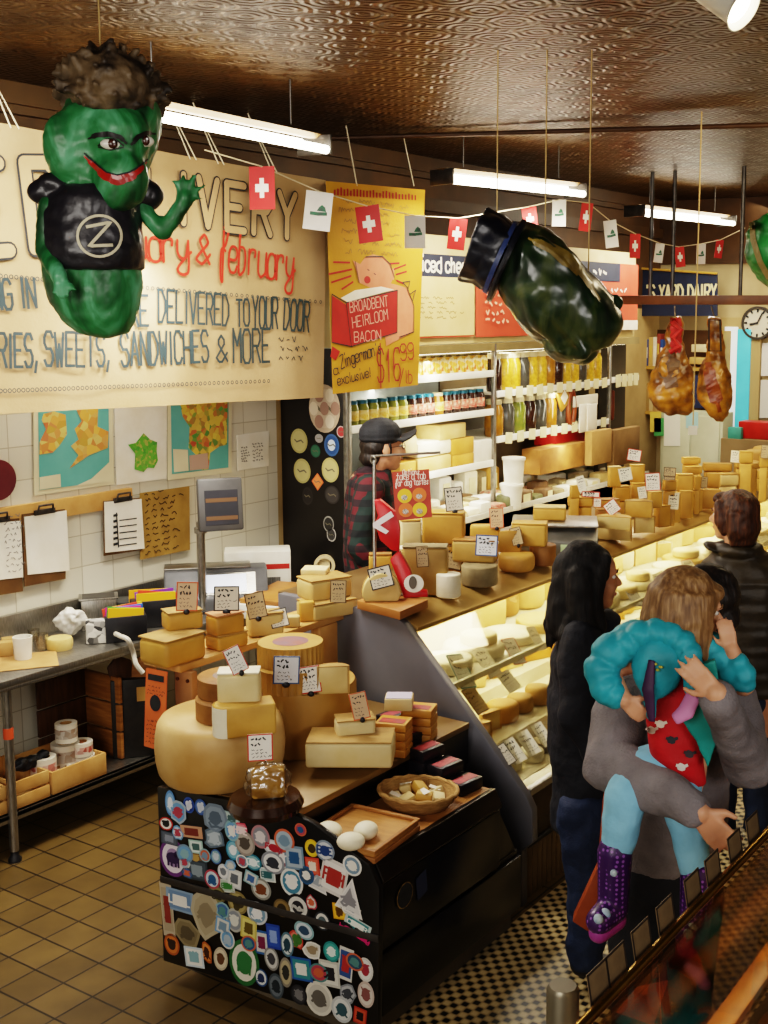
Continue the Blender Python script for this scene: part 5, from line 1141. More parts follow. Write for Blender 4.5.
while y < 9.6:
    r = rs.uniform(.09, .13); h = rs.uniform(.09, .17); y += r
    k = rs.choice(['wheel', 'block', 'half'])
    cheese_obj(k, 'taller pale cheese in the case shelf back row, %s from the steel end' % ORD[min(i, 25)].replace('nearest', 'first'), V((-3.38, y, 0)), 2 * r, 1.6 * r, h, rs.uniform(-.3, .3) + R(70), .853, rs.choice([CREAMY, PALE, PALE]), rs.choice([WHITECH, RINDT, PALE]), 'back row of the case shelf')
    y += r + .02; i += 1
for row, (xx, zz, rmin, rmax, pal, nm) in enumerate(((-3.18, .661, .07, .11, [GOLD, PALE, AMBER], 'upper step'), (-2.88, .586, .055, .085, [PALE, CREAMY, GOLD], 'middle step'), (-2.63, .501, .045, .065, [CREAMY, PALE, RINDG], 'bottom step'))):
    y = GY0 + .14; i = 0
    while y < (9.4, 9.0, 8.4)[row] and i < 26:
        r = rs.uniform(rmin, rmax); h = rs.uniform(.05, .10) if row < 2 else rs.uniform(.035, .06); y += r
        k = rs.choice(['wheel', 'block', 'half', 'wheel'] if row else ['block', 'half', 'wheel', 'block'])
        cheese_obj(k, 'cheese on the case %s, %s from the steel end' % (nm, ORD[min(i, 25)].replace('nearest', 'first')), V((xx + rs.uniform(-.02, .02), y, 0)), 2 * r, 1.5 * r, h, rs.uniform(-.3, .3) + R(60), zz, rs.choice(pal), rs.choice([RINDT, WHITECH, RINDG, RINDO]), 'cheeses on the %s of the case' % nm)
        y += r + rs.uniform(.008, .03); i += 1
# ---- cards inside the case
def case_card(label, x0, y0, x1, y1, xp, style, roll=0, grp=None):
    b = P((x0 + x1) / 2, y1, 'x', xp); card(label, x0, y0, x1, y1, depth(b), style, roll, 12, 46, grp, holder=False, face=R(62), snap=False)
for (x0, y0, x1, y1, s_, r_, l) in ((439, 663, 456, 692, 'black', -18, 'card with bold black lettering nearest the steel end of the lit case'), (459, 648, 480, 688, 'teal', 6, 'large card with teal border hung on the case shelf edge'), (488, 641, 505, 676, 'plain', -10, 'plain cream card hung on the case shelf edge after the teal one'), (512, 633, 530, 664, 'red', 3, 'pink-edged card with black heading on the case shelf edge'), (537, 622, 549, 650, 'plain', 2, 'narrow pale card on the case shelf edge by the long-haired woman')):
    case_card(l, x0, y0, x1, y1, -2.872, s_, r_)
for (x0, y0, x1, y1, s_, r_, l) in ((476, 682, 492, 712, 'brown', -12, 'brown-tinted card among the lower cheeses near the steel end'), (508, 667, 524, 690, 'plain', -16, 'greenish plain card tilted over the lower cheeses')):
    case_card(l, x0, y0, x1, y1, -2.80, s_, r_)
for (x0, y0, x1, y1, s_, r_, l) in ((505, 741, 519, 764, 'black', -14, 'first small card along the case front sill, with black writing'), (513, 735, 530, 762, 'plain', -10, 'second small pale card along the case front sill'), (528, 727, 544, 754, 'plain', -8, 'third small pale card along the case front sill'), (543, 719, 557, 745, 'plain', -8, 'fourth small pale card along the case front sill')):
    case_card(l, x0, y0, x1, y1, -2.53, s_, r_)
for k in range(7):
    y = 5.6 + k * .42; b = V((-2.872, y, .83)); q = b - EYE; D = q.dot(FW); px = PCX + FPX * q.dot(RT) / D; py = PCY - FPX * q.dot(UP) / D
    card('pale card on the case shelf edge, %s beyond the long-haired woman' % ORD[k].replace('nearest', 'first'), px - 8, py - 24, px + 8, py, D, ('plain', 'blue', 'plain', 'red')[k % 4], rs.uniform(-8, 8), 12, 46, 'far shelf edge cards', holder=False, face=R(62), snap=False)
# ================================================================== cheeses piled on the case top
KZ = 1.169; RZ = 1.173
pb = P(362, 611, 'z', KZ); 
mb = MB(); q = [P(357, 601, 'z', KZ + .04), P(400, 612, 'z', KZ + .04), P(428, 600, 'z', KZ + .04), P(385, 590, 'z', KZ + .04)]
mb.prism([(p.x, p.y) for p in q], RZ, RZ + .038); kb = obj('cutting_board', mb, mk('board_orange', 'a8703c', '94602e', 5, .5, 0, .1, 30), None, bevel=.003); tag(kb, 'thick reddish wooden board on the end of the case top', 'board')
BT = RZ + .039
c, w, d, h, a = fit(362, 570, 401, 602, BT, .35)
T_ = MX.Translation(V((c.x, c.y, BT))) @ MX.Rotation(a, 4, 'Z') @ MX.Rotation(R(90), 4, 'X')
arc = [(-w * .42, 0), (w * .42, 0)] + [(w * .5 * math.cos(q), h * .22 + h * .78 * math.sin(q)) for q in [math.pi * k / 14 for k in range(15)]]
mb = MB(); mb.T = T_; mb.prism(arc, -d / 2, d / 2); hz = obj('cheese_half', mb, PALE, None, bevel=.008, seg=3, origin=(c.x, c.y, BT)); tag(hz, 'pale round cheese half standing on the reddish board under a tilted card', 'cheese'); TOPS.append(BT + h)
mb = MB(); mb.T = T_; mb.prism([(x * 1.03, y * 1.02) for x, y in arc[1:]], -d / 2 - .004, -d * .1); obj('rind', mb, RINDT, hz, bevel=.003)
card('tilted white dark-edged card leaning on the round half beside the red sign', 372, 566, 395, 588, 4.62, 'black', -14, 0, 14, holder=False)
item('block', 'small tan block behind the round cheese half', 369, 553, 392, 572, BT + .05, GOLD, RINDB, .5)
# red swiss sign on a metal stand
bs = P(412, 597, 'z', BT)
rsn = thing('red_sign_stand', 'thin metal post stand with red cut-out sign and white chevron on the case top', 'sign stand', (bs.x, bs.y, BT), YAW)
D0 = depth(bs) - .02; s = D0 / FPX
lp = lambda px, py, w=0: PD(px, py, D0) + FH * w
RED = mk('sign_red', 'c0161a', 'ac1014', 6, .35)
A2 = MX(((RT.x, FH.x, 0, 0), (RT.y, FH.y, 0, 0), (0, 0, 1, 0), (0, 0, 0, 1)))
def flatshape(pxs, w0, w1):
    mb = MB(); f = [lp(*p) + FH * w0 for p in pxs]; b = [lp(*p) + FH * w1 for p in pxs]; n = len(f)
    mb.add(f + b, [tuple(range(n - 1, -1, -1)), tuple(range(n, 2 * n))] + [(i, (i + 1) % n, n + (i + 1) % n, n + i) for i in range(n)]); return mb
obj('base', flatshape([(390, 560), (399, 551), (410, 571), (414, 590), (427, 592), (428, 597), (404, 598), (398, 580)], 0, .05), RED, rsn, bevel=.003)
mb = MB(); bo = lp(373.5, 600, .06); mb.tube([bo, lp(373, 462, .06)], .008, 8); mb.tube([lp(370, 458, .06), lp(440, 454, .06)], .006, 8); mb.tube([lp(372, 462, .06) + V((.016 * math.cos(t), 0, .016 * math.sin(t))) for t in [i * math.pi / 6 for i in range(12)]], .004, 6, closed=True); mb.tube([lp(374, 598, .06), lp(404, 597, .04)], .006, 8)
obj('post', mb, STEEL, rsn)
sb = obj('red_paddle', flatshape([(374, 501), (380, 500), (397, 514), (400, 530), (399, 552), (391, 550), (380, 540), (375, 524), (378, 516)], 0, .045), RED, rsn, bevel=.003)
mb = MB(); mb.poly([lp(*p, -.004) for p in ((373, 523), (391, 511), (394, 516), (380, 525), (389, 531), (386, 534), (373, 527))]); obj('chevron', mb, mk('chevron_white', 'd8d0d0', None, 5, .5), sb, flat=True)
mb = MB(); mb.disc(lp(414, 583, -.01), 10 * s, 9 * s, RT, UP, 20); o = obj('badge', mb, WHITEP, rsn, flat=True)
mb = MB(); mb.disc(lp(413, 582, -.012), 4 * s, 6.5 * s, RT, UP, 20); obj('badge_mark', mb, mk('badge_dark', '5a5248'), o, flat=True)
# red poster about tabs, hung from the stand arm
D1 = D0 + .0
cq = [PD(396, 521, D1), PD(432, 517, D1), PD(429, 469, D1), PD(392, 472, D1)]
N = -FW
mb = MB(); mb.add(cq + [p + FW * .004 for p in cq], [(0, 1, 2, 3), (7, 6, 5, 4), (0, 4, 5, 1), (1, 5, 6, 2), (2, 6, 7, 3), (3, 7, 4, 0)])
rp = obj('hanging_poster', mb, mk('poster_brick', 'b23a22', 'a5301c', 6, .5), None, flat=True); tag(rp, 'red take-a-tab poster with four yellow and orange circles hanging from the post stand', 'poster')
zp = lambda a, b, o=.002: PD(355 + a / 6.4, 455 + b / 6.4, D1 - o)
for (a, b, k, nm) in ((318, 262, 'e0b42a', 'yellow'), (412, 255, 'd8702c', 'orange'), (325, 352, 'd8702c', 'orange'), (415, 350, 'e0b42a', 'yellow')):
    mb = MB(); mb.disc(zp(a, b), 46 / 6.4 * D1 / FPX, 46 / 6.4 * D1 / FPX, RT, UP, 24); c_ = obj('circle', mb, mk('disc_' + nm, k, None, 5, .5), rp, flat=True)
    mb = MB(); mb.disc(zp(a - 2, b + 10, .004), 20 / 6.4 * D1 / FPX, 17 / 6.4 * D1 / FPX, RT, UP, 14); obj('circle_picture', mb, mk('disc_pic', '6a5a52', 'd8d0c0', 200, .5), c_, flat=True)
mb = MB()
for (t_, a, b, w_, h_) in (('Options?', 305, 128, 120, 26), ('take a tab', 265, 163, 190, 36), ('for dog tastes', 258, 200, 212, 32)):
    p0 = zp(a, b, .003); p1 = zp(a + w_, b - w_ * .06, .003); write(mb, t_, p0, (p1 - p0).normalized(), UP, N, width=(p1 - p0).length, h=h_ / 6.4 * D1 / FPX * 1.25, thick=.0028, off=0)
obj('lettering', mb, mk('poster_cream', 'ecdcd0', None, 5, .6), rp, flat=True, fix=False)
# near cluster
a1 = item('block', 'pale white-sided cheese brick behind the red poster', 398, 546, 424, 590, RZ, PALE, WHITECH, .6, .2)
item('block', 'pale brick with a brown spot on the white-sided brick below the red poster', 399, 519, 422, 548, a1['top'] - .02, CREAMY, GOLD, .5, .2)
item('block', 'wide grey-brown cheese wedge with a card on its face by the red sign', 402, 544, 449, 596, RZ + .0, mk('paste_olive', 'ab8a4e', '97763c', 7, .6, 0, .1, 45), RINDG, .4, -.1)
item('drum', 'white chalky cheese cylinder at the case edge beside the red sign base', 436, 570, 461, 599, RZ, WHITECH, WHITECH)
item('block', 'orange-brown square cheese between the red sign base and the white cylinder', 424, 575, 439, 594, RZ, RINDB, None, .6)
b1 = item('drum', 'mottled grey cheese drum on the case top under a tan block', 461, 560, 498, 588, RZ, RINDG, RINDG)
item('block', 'tan block on the mottled grey drum behind a white card', 452, 537, 498, 563, b1['top'], mk('paste_tan', 'b4904e', 'a07c3c', 7, .6, 0, .1, 45), RINDB, .45, -.15)
item('block', 'large ochre cheese block standing above the wide wedge', 422, 510, 466, 545, RZ + .17, AMBER, GOLD, .5, -.1)
w1 = item('wheel', 'round orange-gold wheel at the case edge with a cut wedge on top', 498, 548, 535, 574, RZ, RINDO, RINDO)
item('wedge', 'dark golden cut wedge leaning on the round orange-gold wheel', 497, 529, 520, 553, w1['top'], AMBER, RINDB, .6, .5)
w2 = item('drum', 'golden brown cheese drum beside the steel scale', 529, 541, 556, 567, RZ, RINDG, RINDB)
item('block', 'bright golden block on the drum beside the steel scale', 511, 521, 548, 547, w2['top'], GOLD, GOLD, .5, -.1)
item('block', 'golden slab half hidden behind the wheel near the red-edged card', 470, 523, 500, 542, RZ + .1, GOLD, None, .5)
card('grey dark-headed card standing above the ochre block', 446, 487, 464, 511, 4.95, 'black', -6, 0, 8)
card('tan card on the face of the wide grey-brown wedge', 417, 546, 429, 567, 4.72, 'brown', -4, 0, 8, holder=False)
card('brown-tinted card tilted over the gap by the white cylinder', 442, 542, 461, 569, 4.74, 'brown', 12, 0, 8, holder=False)
card('white black-lettered card on the tan block over the mottled drum', 475, 535, 497, 556, 4.9, 'blue', 3, 0, 8, holder=False)
card('small red-tinted card above the dark golden wedge', 490, 508, 504, 528, 5.2, 'orange', -3, 0, 8)
card('small tan card by the bright golden block', 513, 527, 524, 545, 5.2, 'brown', -14, 0, 8)
# steel scale amid the cheeses
c, w, d, h, a = fit(520, 516, 598, 556, RZ, .75, .05, .15)
ks = thing('counter_scale', 'low steel counter scale with a small green display among the cheeses', 'scale', (c.x, c.y, RZ), a)
mb = MB(); mb.prism([(-d / 2, 0), (d / 2, 0), (d / 2, h), (-d * .2, h), (-d / 2, h * .55)], -w / 2, w / 2, M=MX(((0, 0, 1, 0), (1, 0, 0, 0), (0, 1, 0, 0), (0, 0, 0, 1)))); obj('body', mb, mk('scale_steel', '8a8880', '74726c', 9, .35, .6), ks, bevel=.01, local=True)
mb = MB(); mb.b2((-w * .62, -d * .42, h), (w * .5, d * .6, h + .014)); obj('tray', mb, STEEL, ks, bevel=.004, local=True)
mb = MB(); mb.b2((w * .02, -d * .51, h * .1), (w * .3, -d * .497, h * .42)); obj('display', mb, mk('display_green', 'a8b48a', '8fa078', 9, .3, emit=.25), ks, bevel=.003, local=True)
mb = MB(); mb.b2((w * .34, -d * .51, h * .35), (w * .48, -d * .497, h * .45)); obj('button_strip', mb, BLACK, ks, local=True)
TOPS.append(RZ + h + .015)
item('block', 'wrapped yellow slices lying on the steel counter scale tray', 533, 505, 566, 521, RZ + h + .015, GOLD, PALE, .6)
# the long golden pile beyond the scale
zg = lambda x0, y0, x1, y1: (560 + x0 / 5.486, 420 + y0 / 5.486, 560 + x1 / 5.486, 420 + y1 / 5.486)
LBL = 'in the golden pile beyond the steel scale'
VR = random.Random(77)
def gi(kind, label, x0, y0, x1, y1, z=RZ, paste=GOLD, rind=RINDO, dr=.6, rz=0, hmin=.03):
    if kind == 'block': rz += VR.uniform(.05, .5)
    return item(kind, label, *zg(x0, y0, x1, y1), z, paste, rind, dr, rz, None, hmin)
g1 = gi('half', 'lowest rounded half at the near end of the golden pile by the scale', 208, 560, 400, 660, paste=PALE, rind=RINDO, rz=-.2)
g2 = gi('half', 'second rounded half stacked at the near end of the golden pile', 210, 515, 395, 600, g1['top'], PALE, RINDO, .55, -.2)
g3 = gi('half', 'pale wedge with rounded rind fronting the golden pile after the stacked halves', 400, 520, 508, 620, paste=PALE, rind=RINDT, rz=.3)
g4 = gi('half', 'wide rounded half lying on the pale wedge of the golden pile', 360, 435, 505, 535, g3['top'], GOLD, RINDT, .5, -.1)
g5 = gi('block', 'broad block fronting the golden pile under a white card', 510, 465, 605, 590, paste=AMBER, rz=.25)
g6 = gi('block', 'golden block stacked on the broad block of the pile', 478, 392, 560, 485, g5['top'], GOLD, GOLD, .6, .2)
g7 = gi('block', 'tall golden block under the white card at the front of the pile', 590, 400, 660, 565, paste=GOLD, rz=.15)
g8 = gi('block', 'tallest upright golden block at the front of the far pile', 655, 390, 732, 540, paste=GOLD, rz=.1)
g9 = gi('block', 'golden block at the front edge right after the tallest upright one', 725, 385, 768, 510, paste=AMBER, rz=.1)
h1 = gi('block', 'lower left amber block in the second row of the golden pile', 285, 360, 385, 450, RZ + .10, AMBER, RINDO, .5, .1)
h2 = gi('block', 'lower right amber block in the second row of the golden pile', 380, 345, 470, 440, RZ + .10, AMBER, RINDO, .5, .1)
gi('block', 'pale-sided block stacked at the upper left of the golden pile', 258, 255, 335, 370, h1['top'], GOLD, PALE, .5, .1)
gi('block', 'bright yellow block stacked at the upper right of the golden pile', 378, 245, 465, 345, h2['top'], GOLD, GOLD, .5, .1)
gi('block', 'brown-edged flat piece under a tilted pink card near the scale', 180, 430, 330, 490, RZ + .14, AMBER, RINDB, .5, .1)
gi('block', 'flat amber piece between the tilted cards near the scale', 190, 485, 300, 540, RZ + .10, RINDB, RINDB, .5, .1)
gi('block', 'small yellow block standing behind the scale beside a white card', 50, 360, 110, 430, RZ + .16, GOLD, GOLD, .5)
gi('block', 'long yellow block behind the scale under the small yellow one', 40, 420, 180, 478, RZ + .10, GOLD, GOLD, .4)
gi('block', 'block leaning in the third row behind the broad golden block', 560, 330, 640, 390, RZ + .22, AMBER, RINDO, .5)
gi('block', 'golden block beside a pale card high in the far pile', 635, 295, 730, 395, RZ + .16, GOLD, GOLD, .5)
gi('block', 'thin amber slab topping the far pile near the pale cabinet', 675, 255, 768, 300, RZ + .24, AMBER, RINDO, .5)
gi('block', 'yellow slab laid across the highest part of the far pile', 665, 205, 760, 245, RZ + .30, GOLD, GOLD, .4)
gi('block', 'short block at the back of the far pile behind the slab', 735, 310, 768, 385, RZ + .16, GOLD, GOLD, .5)
for (x0, y0, x1, y1, s_, r_, z_, l) in ((255, 500, 310, 595, 'plain', 14, 5.9, 'pink-tinted card tilted on the stacked halves near the scale'), (270, 435, 345, 510, 'red', -38, 6.1, 'pink-edged card lying slanted over the flat amber pieces'), (330, 262, 400, 332, 'plain', -12, 6.6, 'plain card in front of the pale-sided block'), (470, 290, 552, 388, 'red', -4, 6.4, 'largest red-edged white card in the middle of the golden pile'), (590, 398, 645, 490, 'plain', 4, 6.4, 'tall white card on the front of the golden pile'), (433, 365, 478, 430, 'plain', -10, 6.3, 'small pink card between the amber blocks'), (365, 160, 440, 225, 'red', 8, 7.4, 'pink-edged card held up behind the golden pile'), (572, 262, 632, 330, 'brown', -2, 6.9, 'brownish card near the back of the far pile'), (105, 305, 150, 390, 'plain', -16, 6.3, 'white card tilted behind the steel scale'), (118, 392, 218, 425, 'red', 2, 6.4, 'red-printed shelf strip behind the steel scale'), (182, 430, 225, 478, 'red', 3, 6.3, 'small red-edged card below the shelf strip')):
    X0, Y0, X1, Y1 = zg(x0, y0, x1, y1); card(l, X0, Y0, X1, Y1, z_, s_, r_, 0, 8, holder=False)
# pile on towards the far end
rs = random.Random(33)
zfar = lambda x0, y0, x1, y1: (660 + x0 / 7.11, 440 + y0 / 7.11, 660 + x1 / 7.11, 440 + y1 / 7.11)
def fi(kind, label, x0, y0, x1, y1, z=RZ, paste=GOLD, rind=RINDO, dr=.6, rz=0):
    if kind == 'block': rz += VR.uniform(.05, .5)
    return item(kind, label, *zfar(x0, y0, x1, y1), z, paste, rind, dr, rz)
f1 = fi('block', 'large amber block at the case edge left of the brown-haired woman', 130, 360, 225, 560, paste=AMBER, rz=.1)
fi('block', 'narrow block at the case edge just before the brown-haired woman', 222, 350, 300, 510, paste=GOLD, rz=.1)
f3 = fi('half', 'rounded amber half beside the head of the brown-haired woman', 290, 345, 420, 490, paste=AMBER, rz=.1)
fi('block', 'bright yellow block stacked behind the large amber block', 105, 240, 210, 365, RZ + .14, GOLD, GOLD, .5, .1)
fi('block', 'small yellow block in the second row by a dark gap', 240, 262, 300, 345, RZ + .12, GOLD, GOLD, .5)
fi('half', 'rounded cheese standing in the second row above the brown hair', 330, 235, 420, 335, RZ + .12, AMBER, RINDO, .5)
fi('block', 'wide pale slab in the second row above the brown hair', 410, 235, 560, 330, RZ + .10, PALE, RINDO, .5)
fi('half', 'large low wheel half right of the brown-haired head', 560, 265, 750, 360, paste=GOLD, rind=RINDO, rz=-.1)
fi('half', 'flat wheel half stacked on the large low one', 550, 205, 765, 270, RZ + .10, GOLD, RINDO, .5)
fi('block', 'amber slab behind the second row of the far pile', 300, 165, 510, 225, RZ + .16, AMBER, RINDO, .4)
fi('block', 'yellow slab under a pale square card at the far end', 530, 165, 700, 195, RZ + .22, GOLD, GOLD, .4)
fi('block', 'square yellow block topping the far end of the pile', 560, 80, 660, 168, RZ + .26, GOLD, GOLD, .5)
fi('block', 'yellow block at the picture edge on the far end', 705, 110, 768, 195, RZ + .24, GOLD, AMBER, .5)
fi('block', 'thin leaning slice at the back left of the far pile', 150, 125, 290, 170, RZ + .24, GOLD, GOLD, .5)
fi('block', 'yellow piece below the thin leaning slice', 170, 185, 300, 240, RZ + .2, GOLD, GOLD, .5)
for (x0, y0, x1, y1, s_, l) in ((60, 375, 130, 490, 'plain', 'greenish-white card on the large amber block'), (25, 195, 110, 260, 'brown', 'brownish card standing at the back left of the far pile'), (500, 75, 570, 160, 'plain', 'pale square card near the top of the far end'), (715, 35, 768, 130, 'brown', 'brown card at the far end beside the picture edge'), (290, 260, 335, 340, 'brown', 'grey-brown card by the rounded standing cheese')):
    X0, Y0, X1, Y1 = zfar(x0, y0, x1, y1); card(l, X0, Y0, X1, Y1, 8.0, s_, 3, 0, 8, holder=False)
i = 0; y = 9.0
while y < 10.0:
    r = rs.uniform(.08, .13); y += r
    cheese_obj(rs.choice(['block', 'half', 'wheel']), 'cheese on the case top past the brown-haired woman, %s along' % ORD[i].replace('nearest', 'first'), V((-3.42, y, 0)), 2 * r, 1.5 * r, rs.uniform(.1, .2), R(60), RZ, rs.choice([GOLD, AMBER, PALE]), RINDO, 'cheeses past the brown-haired woman'); y += r + .01; i += 1
# ================================================================== refrigerated shelving along the wall
FX = -4.56
fr_ = thing('refrigerated_shelving', 'open refrigerated wall shelving with black end panel, lit shelves of jars and cheese', 'shelving', (-4.8, 7.2, 0))
mb = MB(); mb.b2((-5.09, 5.50, 0), (FX - .03, 5.53, 2.255)); ep = obj('end_panel', mb, mk('panel_black', '1d1917', '15120f', 3, .35), fr_, bevel=.003)
mb = MB(); mb.b2((FX - .03, 5.495, 0), (FX + .005, 5.535, 2.255)); obj('post', mb, STEEL, fr_, bevel=.004)
mb = MB(); mb.b2((FX - .03, 7.12, 1.0), (FX, 7.15, 2.255)); obj('post', mb, STEEL, fr_, bevel=.004)
mb = MB(); mb.b2((FX - .03, 8.9, 1.0), (FX, 8.93, 2.255)); obj('post', mb, STEEL, fr_, bevel=.004)
mb = MB(); mb.b2((-5.09, 5.53, 0), (-5.05, 9.44, 2.25)); obj('back_panel', mb, mk('cooler_back', '9aa0a0', '868e90', 3, .5), fr_)
mb = MB(); mb.b2((-5.05, 7.13, 1.06), (-5.04, 9.43, 2.2)); obj('back_panel', mb, mk('cooler_back_dark', '5e4e34', '4c3e28', 3, .6), fr_)
SHW = mk('shelf_enamel', 'e0dcd0', 'd0ccc0', 5, .3); LIP = mk('shelf_lip', 'f2efe4', 'e6e2d4', 5, .3, emit=.1)
for (y0, y1, z) in ((5.54, 7.11, 2.055), (5.54, 7.11, 1.785), (5.54, 7.11, 1.42), (7.16, 8.89, 1.905), (7.16, 8.89, 1.58), (8.94, 9.44, 1.92)):
    mb = MB(); mb.b2((-5.04, y0, z - .02), (FX - .01, y1, z)); sh = obj('shelf', mb, SHW, fr_)
    mb = MB(); mb.b2((FX - .01, y0, z - .035), (FX + .004, y1, z + .012)); obj('shelf_lip', mb, LIP, sh, bevel=.003)
mb = MB(); mb.b2((-5.04, 5.54, .9), (-4.44, 9.44, 1.06)); mb.b2((-4.45, 5.54, 0), (-4.44, 9.44, 1.10)); obj('bottom_tray', mb, SHW, fr_)
mb = MB(); mb.b2((-4.62, 5.54, 2.20), (FX, 9.44, 2.255)); obj('canopy', mb, mk('canopy_olive', 'a08e62', '8c7c54', 5, .4, .3), fr_)
mb = MB(); mb.b2((-4.72, 5.6, 2.19), (-4.68, 9.4, 2.199)); obj('lamp', mb, mk('cooler_lamp', 'fff4d8', None, 4, .5, emit=6), fr_)
# stickers on the black end panel
ze = lambda a, b, o=.003: P(270 + a / 4.267, 380 + b / 4.267, 'y', 5.50 - o)
def ep_st(a, b, w, h, cols, name='sticker', shape='oval', o=.002):
    c = ze(a, b, o); s = depth(c) / FPX / 4.267; mb = MB(); U = V((1, 0, 0)); kx = w * s / 2 / .84; kz = h * s / 2
    for i, k in enumerate(cols):
        f = (1, .82, .5)[i]
        if shape == 'oval': mb.disc(c - V((0, .0006 * i, 0)), kx * f, kz * f, U, ZZ, 24, i)
        else: mb.poly([c - V((0, .0006 * i, 0)) + U * (kx * f * x) + ZZ * (kz * f * z) for x, z in ((-1, 0), (0, -1), (1, 0), (0, 1))], i)
    mb.ribbon([c - V((0, .002, 0)) + U * (kx * x) + ZZ * (kz * .1 * math.sin(x * 9)) for x in (-.5, -.25, 0, .25, .5)], kz * .12, V((0, -1, 0)), len(cols))
    return obj(name, mb, [mk('eps_' + k, k, None, 6, .5) for k in cols] + [mk('eps_line_' + cols[0], '6a6450', None, 6, .6)], ep, flat=True, fix=False)
o = ep_st(232, 122, 146, 208, ('b8a48c', 'c4b098'))
mb = MB()
for k in range(7):
    a = k * math.pi * 2 / 6; r_ = 46 if k < 6 else 0; c = ze(232 + r_ * math.cos(a), 122 + 1.4 * r_ * math.sin(a), .006); mb.disc(c, .035, .042, V((1, 0, 0)), ZZ, 14, k % 2)
obj('pattern', mb, [mk('eps_pat', '9c7a6a'), mk('eps_pat2', 'd8c8b0')], o, flat=True, fix=False)
for (a, b) in ((124, 260), (137, 388), (257, 384)): ep_st(a, b, 80, 106, ('b0a468', 'bcb078'))
ep_st(263, 278, 70, 96, ('3a5a88', '2a4a7a', 'c8d4dc')); ep_st(194, 303, 46, 56, ('2a5a48', '3a6a50')); ep_st(303, 221, 40, 50, ('b8a8a4', 'b03a3a')); ep_st(209, 249, 38, 38, ('a8a4a0',)); ep_st(203, 434, 56, 76, ('d86a3a', 'e0804a'), shape='diamond')
ep_st(160, 495, 50, 76, ('2c2826', '221e1c')); ep_st(265, 490, 70, 80, ('2c2826', '3a3634')); ep_st(250, 615, 50, 70, ('8a8880', '2a2826')); ep_st(262, 660, 44, 60, ('a8a49c', '3a3836'))
# menu boards over the shelving
def menu(label, y0, y1, z0, z1, x=-4.6, name='menu_board', base='f'):
    mb = MB(); mb.b2((x - .004, y0, z0), (x, y1, z1)); return mb
CORAL = mk('menu_coral', 'd8553c', 'c84a34', 3, .6); NAVY = mk('menu_navy', '252c40', '1e2436', 6, .6); CRM2 = mk('menu_cream', 'dcc48c', 'd0b67c', 3, .6)
o = obj('menu_sign', menu('', 6.10, 6.92, 2.305, 2.845), CORAL); tag(o, 'cream sliced-cheese menu board with navy heading and red edge, beside the yellow banner', 'menu')
mb = MB(); mb.b2((-4.6, 6.17, 2.315), (-4.597, 6.92, 2.70)); obj('panel', mb, CRM2, o)
mb = MB(); mb.b2((-4.6, 6.17, 2.70), (-4.597, 6.95, 2.845)); pn = obj('heading', mb, NAVY, o)
mb = MB(); write(mb, 'sliced cheese', V((-4.597, 6.2, 2.735)), LU, LV, LN, width=.74, h=.09, thick=.017, off=.002, curvy=True); obj('lettering', mb, PAPER, pn, flat=True, fix=False)
mb = MB(); scribble(mb, V((-4.597, 6.2, 2.42)), LU, LV, LN, .62, .16, 5, .006); obj('lettering', mb, mk('menu_brown', '9a8450'), o, flat=True, fix=False)
mb = MB(); mb.add([V((-4.594, 6.93, 2.30)), V((-4.594, 7.76, 2.30)), V((-4.56, 7.70, 2.56)), V((-4.594, 7.6, 2.84)), V((-4.594, 6.93, 2.84)), V((-4.58, 7.3, 2.55))], [(0, 1, 5), (1, 2, 5), (2, 3, 5), (3, 4, 5), (4, 0, 5)])
o = obj('menu_sign', mb, CORAL, None); tag(o, 'wavy coral-red menu sheet with pale lines behind the top-hatted pickle', 'menu')
mb = MB(); scribble(mb, V((-4.572, 7.0, 2.38)), LU, LV, LN, .36, .36, 6, .014); obj('lettering', mb, mk('menu_pale', 'e8b8a0'), o, flat=True, fix=False)
o = obj('menu_sign', menu('', 8.05, 9.45, 2.32, 2.87, -4.59), CORAL); tag(o, 'coral menu board with navy heading left of the navy dairy sign', 'menu')
mb = MB(); mb.b2((-4.59, 8.05, 2.72), (-4.586, 9.1, 2.87)); obj('heading', mb, NAVY, o)
mb = MB(); mb.b2((-4.59, 8.05, 2.32), (-4.586, 9.45, 2.40)); obj('panel', mb, PAPER, o)
mb = MB(); scribble(mb, V((-4.586, 8.6, 2.75)), LU, LV, LN, .4, .09, 1, .02); scribble(mb, V((-4.586, 8.9, 2.56)), LU, LV, LN, .4, .12, 2, .014); obj('lettering', mb, PAPER, o, flat=True, fix=False)
# ---- goods on the shelves
def jar(name, label, y, z, r, h, body, lid, x=FX - .08, group=None, lab=None):
    mb = MB(); mb.lathe([(r * .9, 0), (r, h * .06), (r, h * .72), (r * .8, h * .84), (r * .8, h * .86)], 16, (x, y, z)); o = obj(name, mb, body, None, origin=(x, y, z)); tag(o, label, 'jar', group)
    mb = MB(); mb.lathe([(r * .84, h * .865), (r * .84, h), (.001, h)], 16, (x, y, z)); obj('lid', mb, lid, o)
    if lab:
        mb = MB(); mb.lathe([(r * 1.02, h * .2), (r * 1.02, h * .6)], 16, (x, y, z)); obj('label', mb, lab, o, fix=False)
    return o
rs = random.Random(4)
YC = mk('carton_yellow', 'e8c040', 'd8a82c', 30, .4); YW = region_mat('carton_print', ['e8c448', 'f0e4c0', 'd8a030', 'e8c448', 'c8602c'], 40)
y = 5.62; i = 0
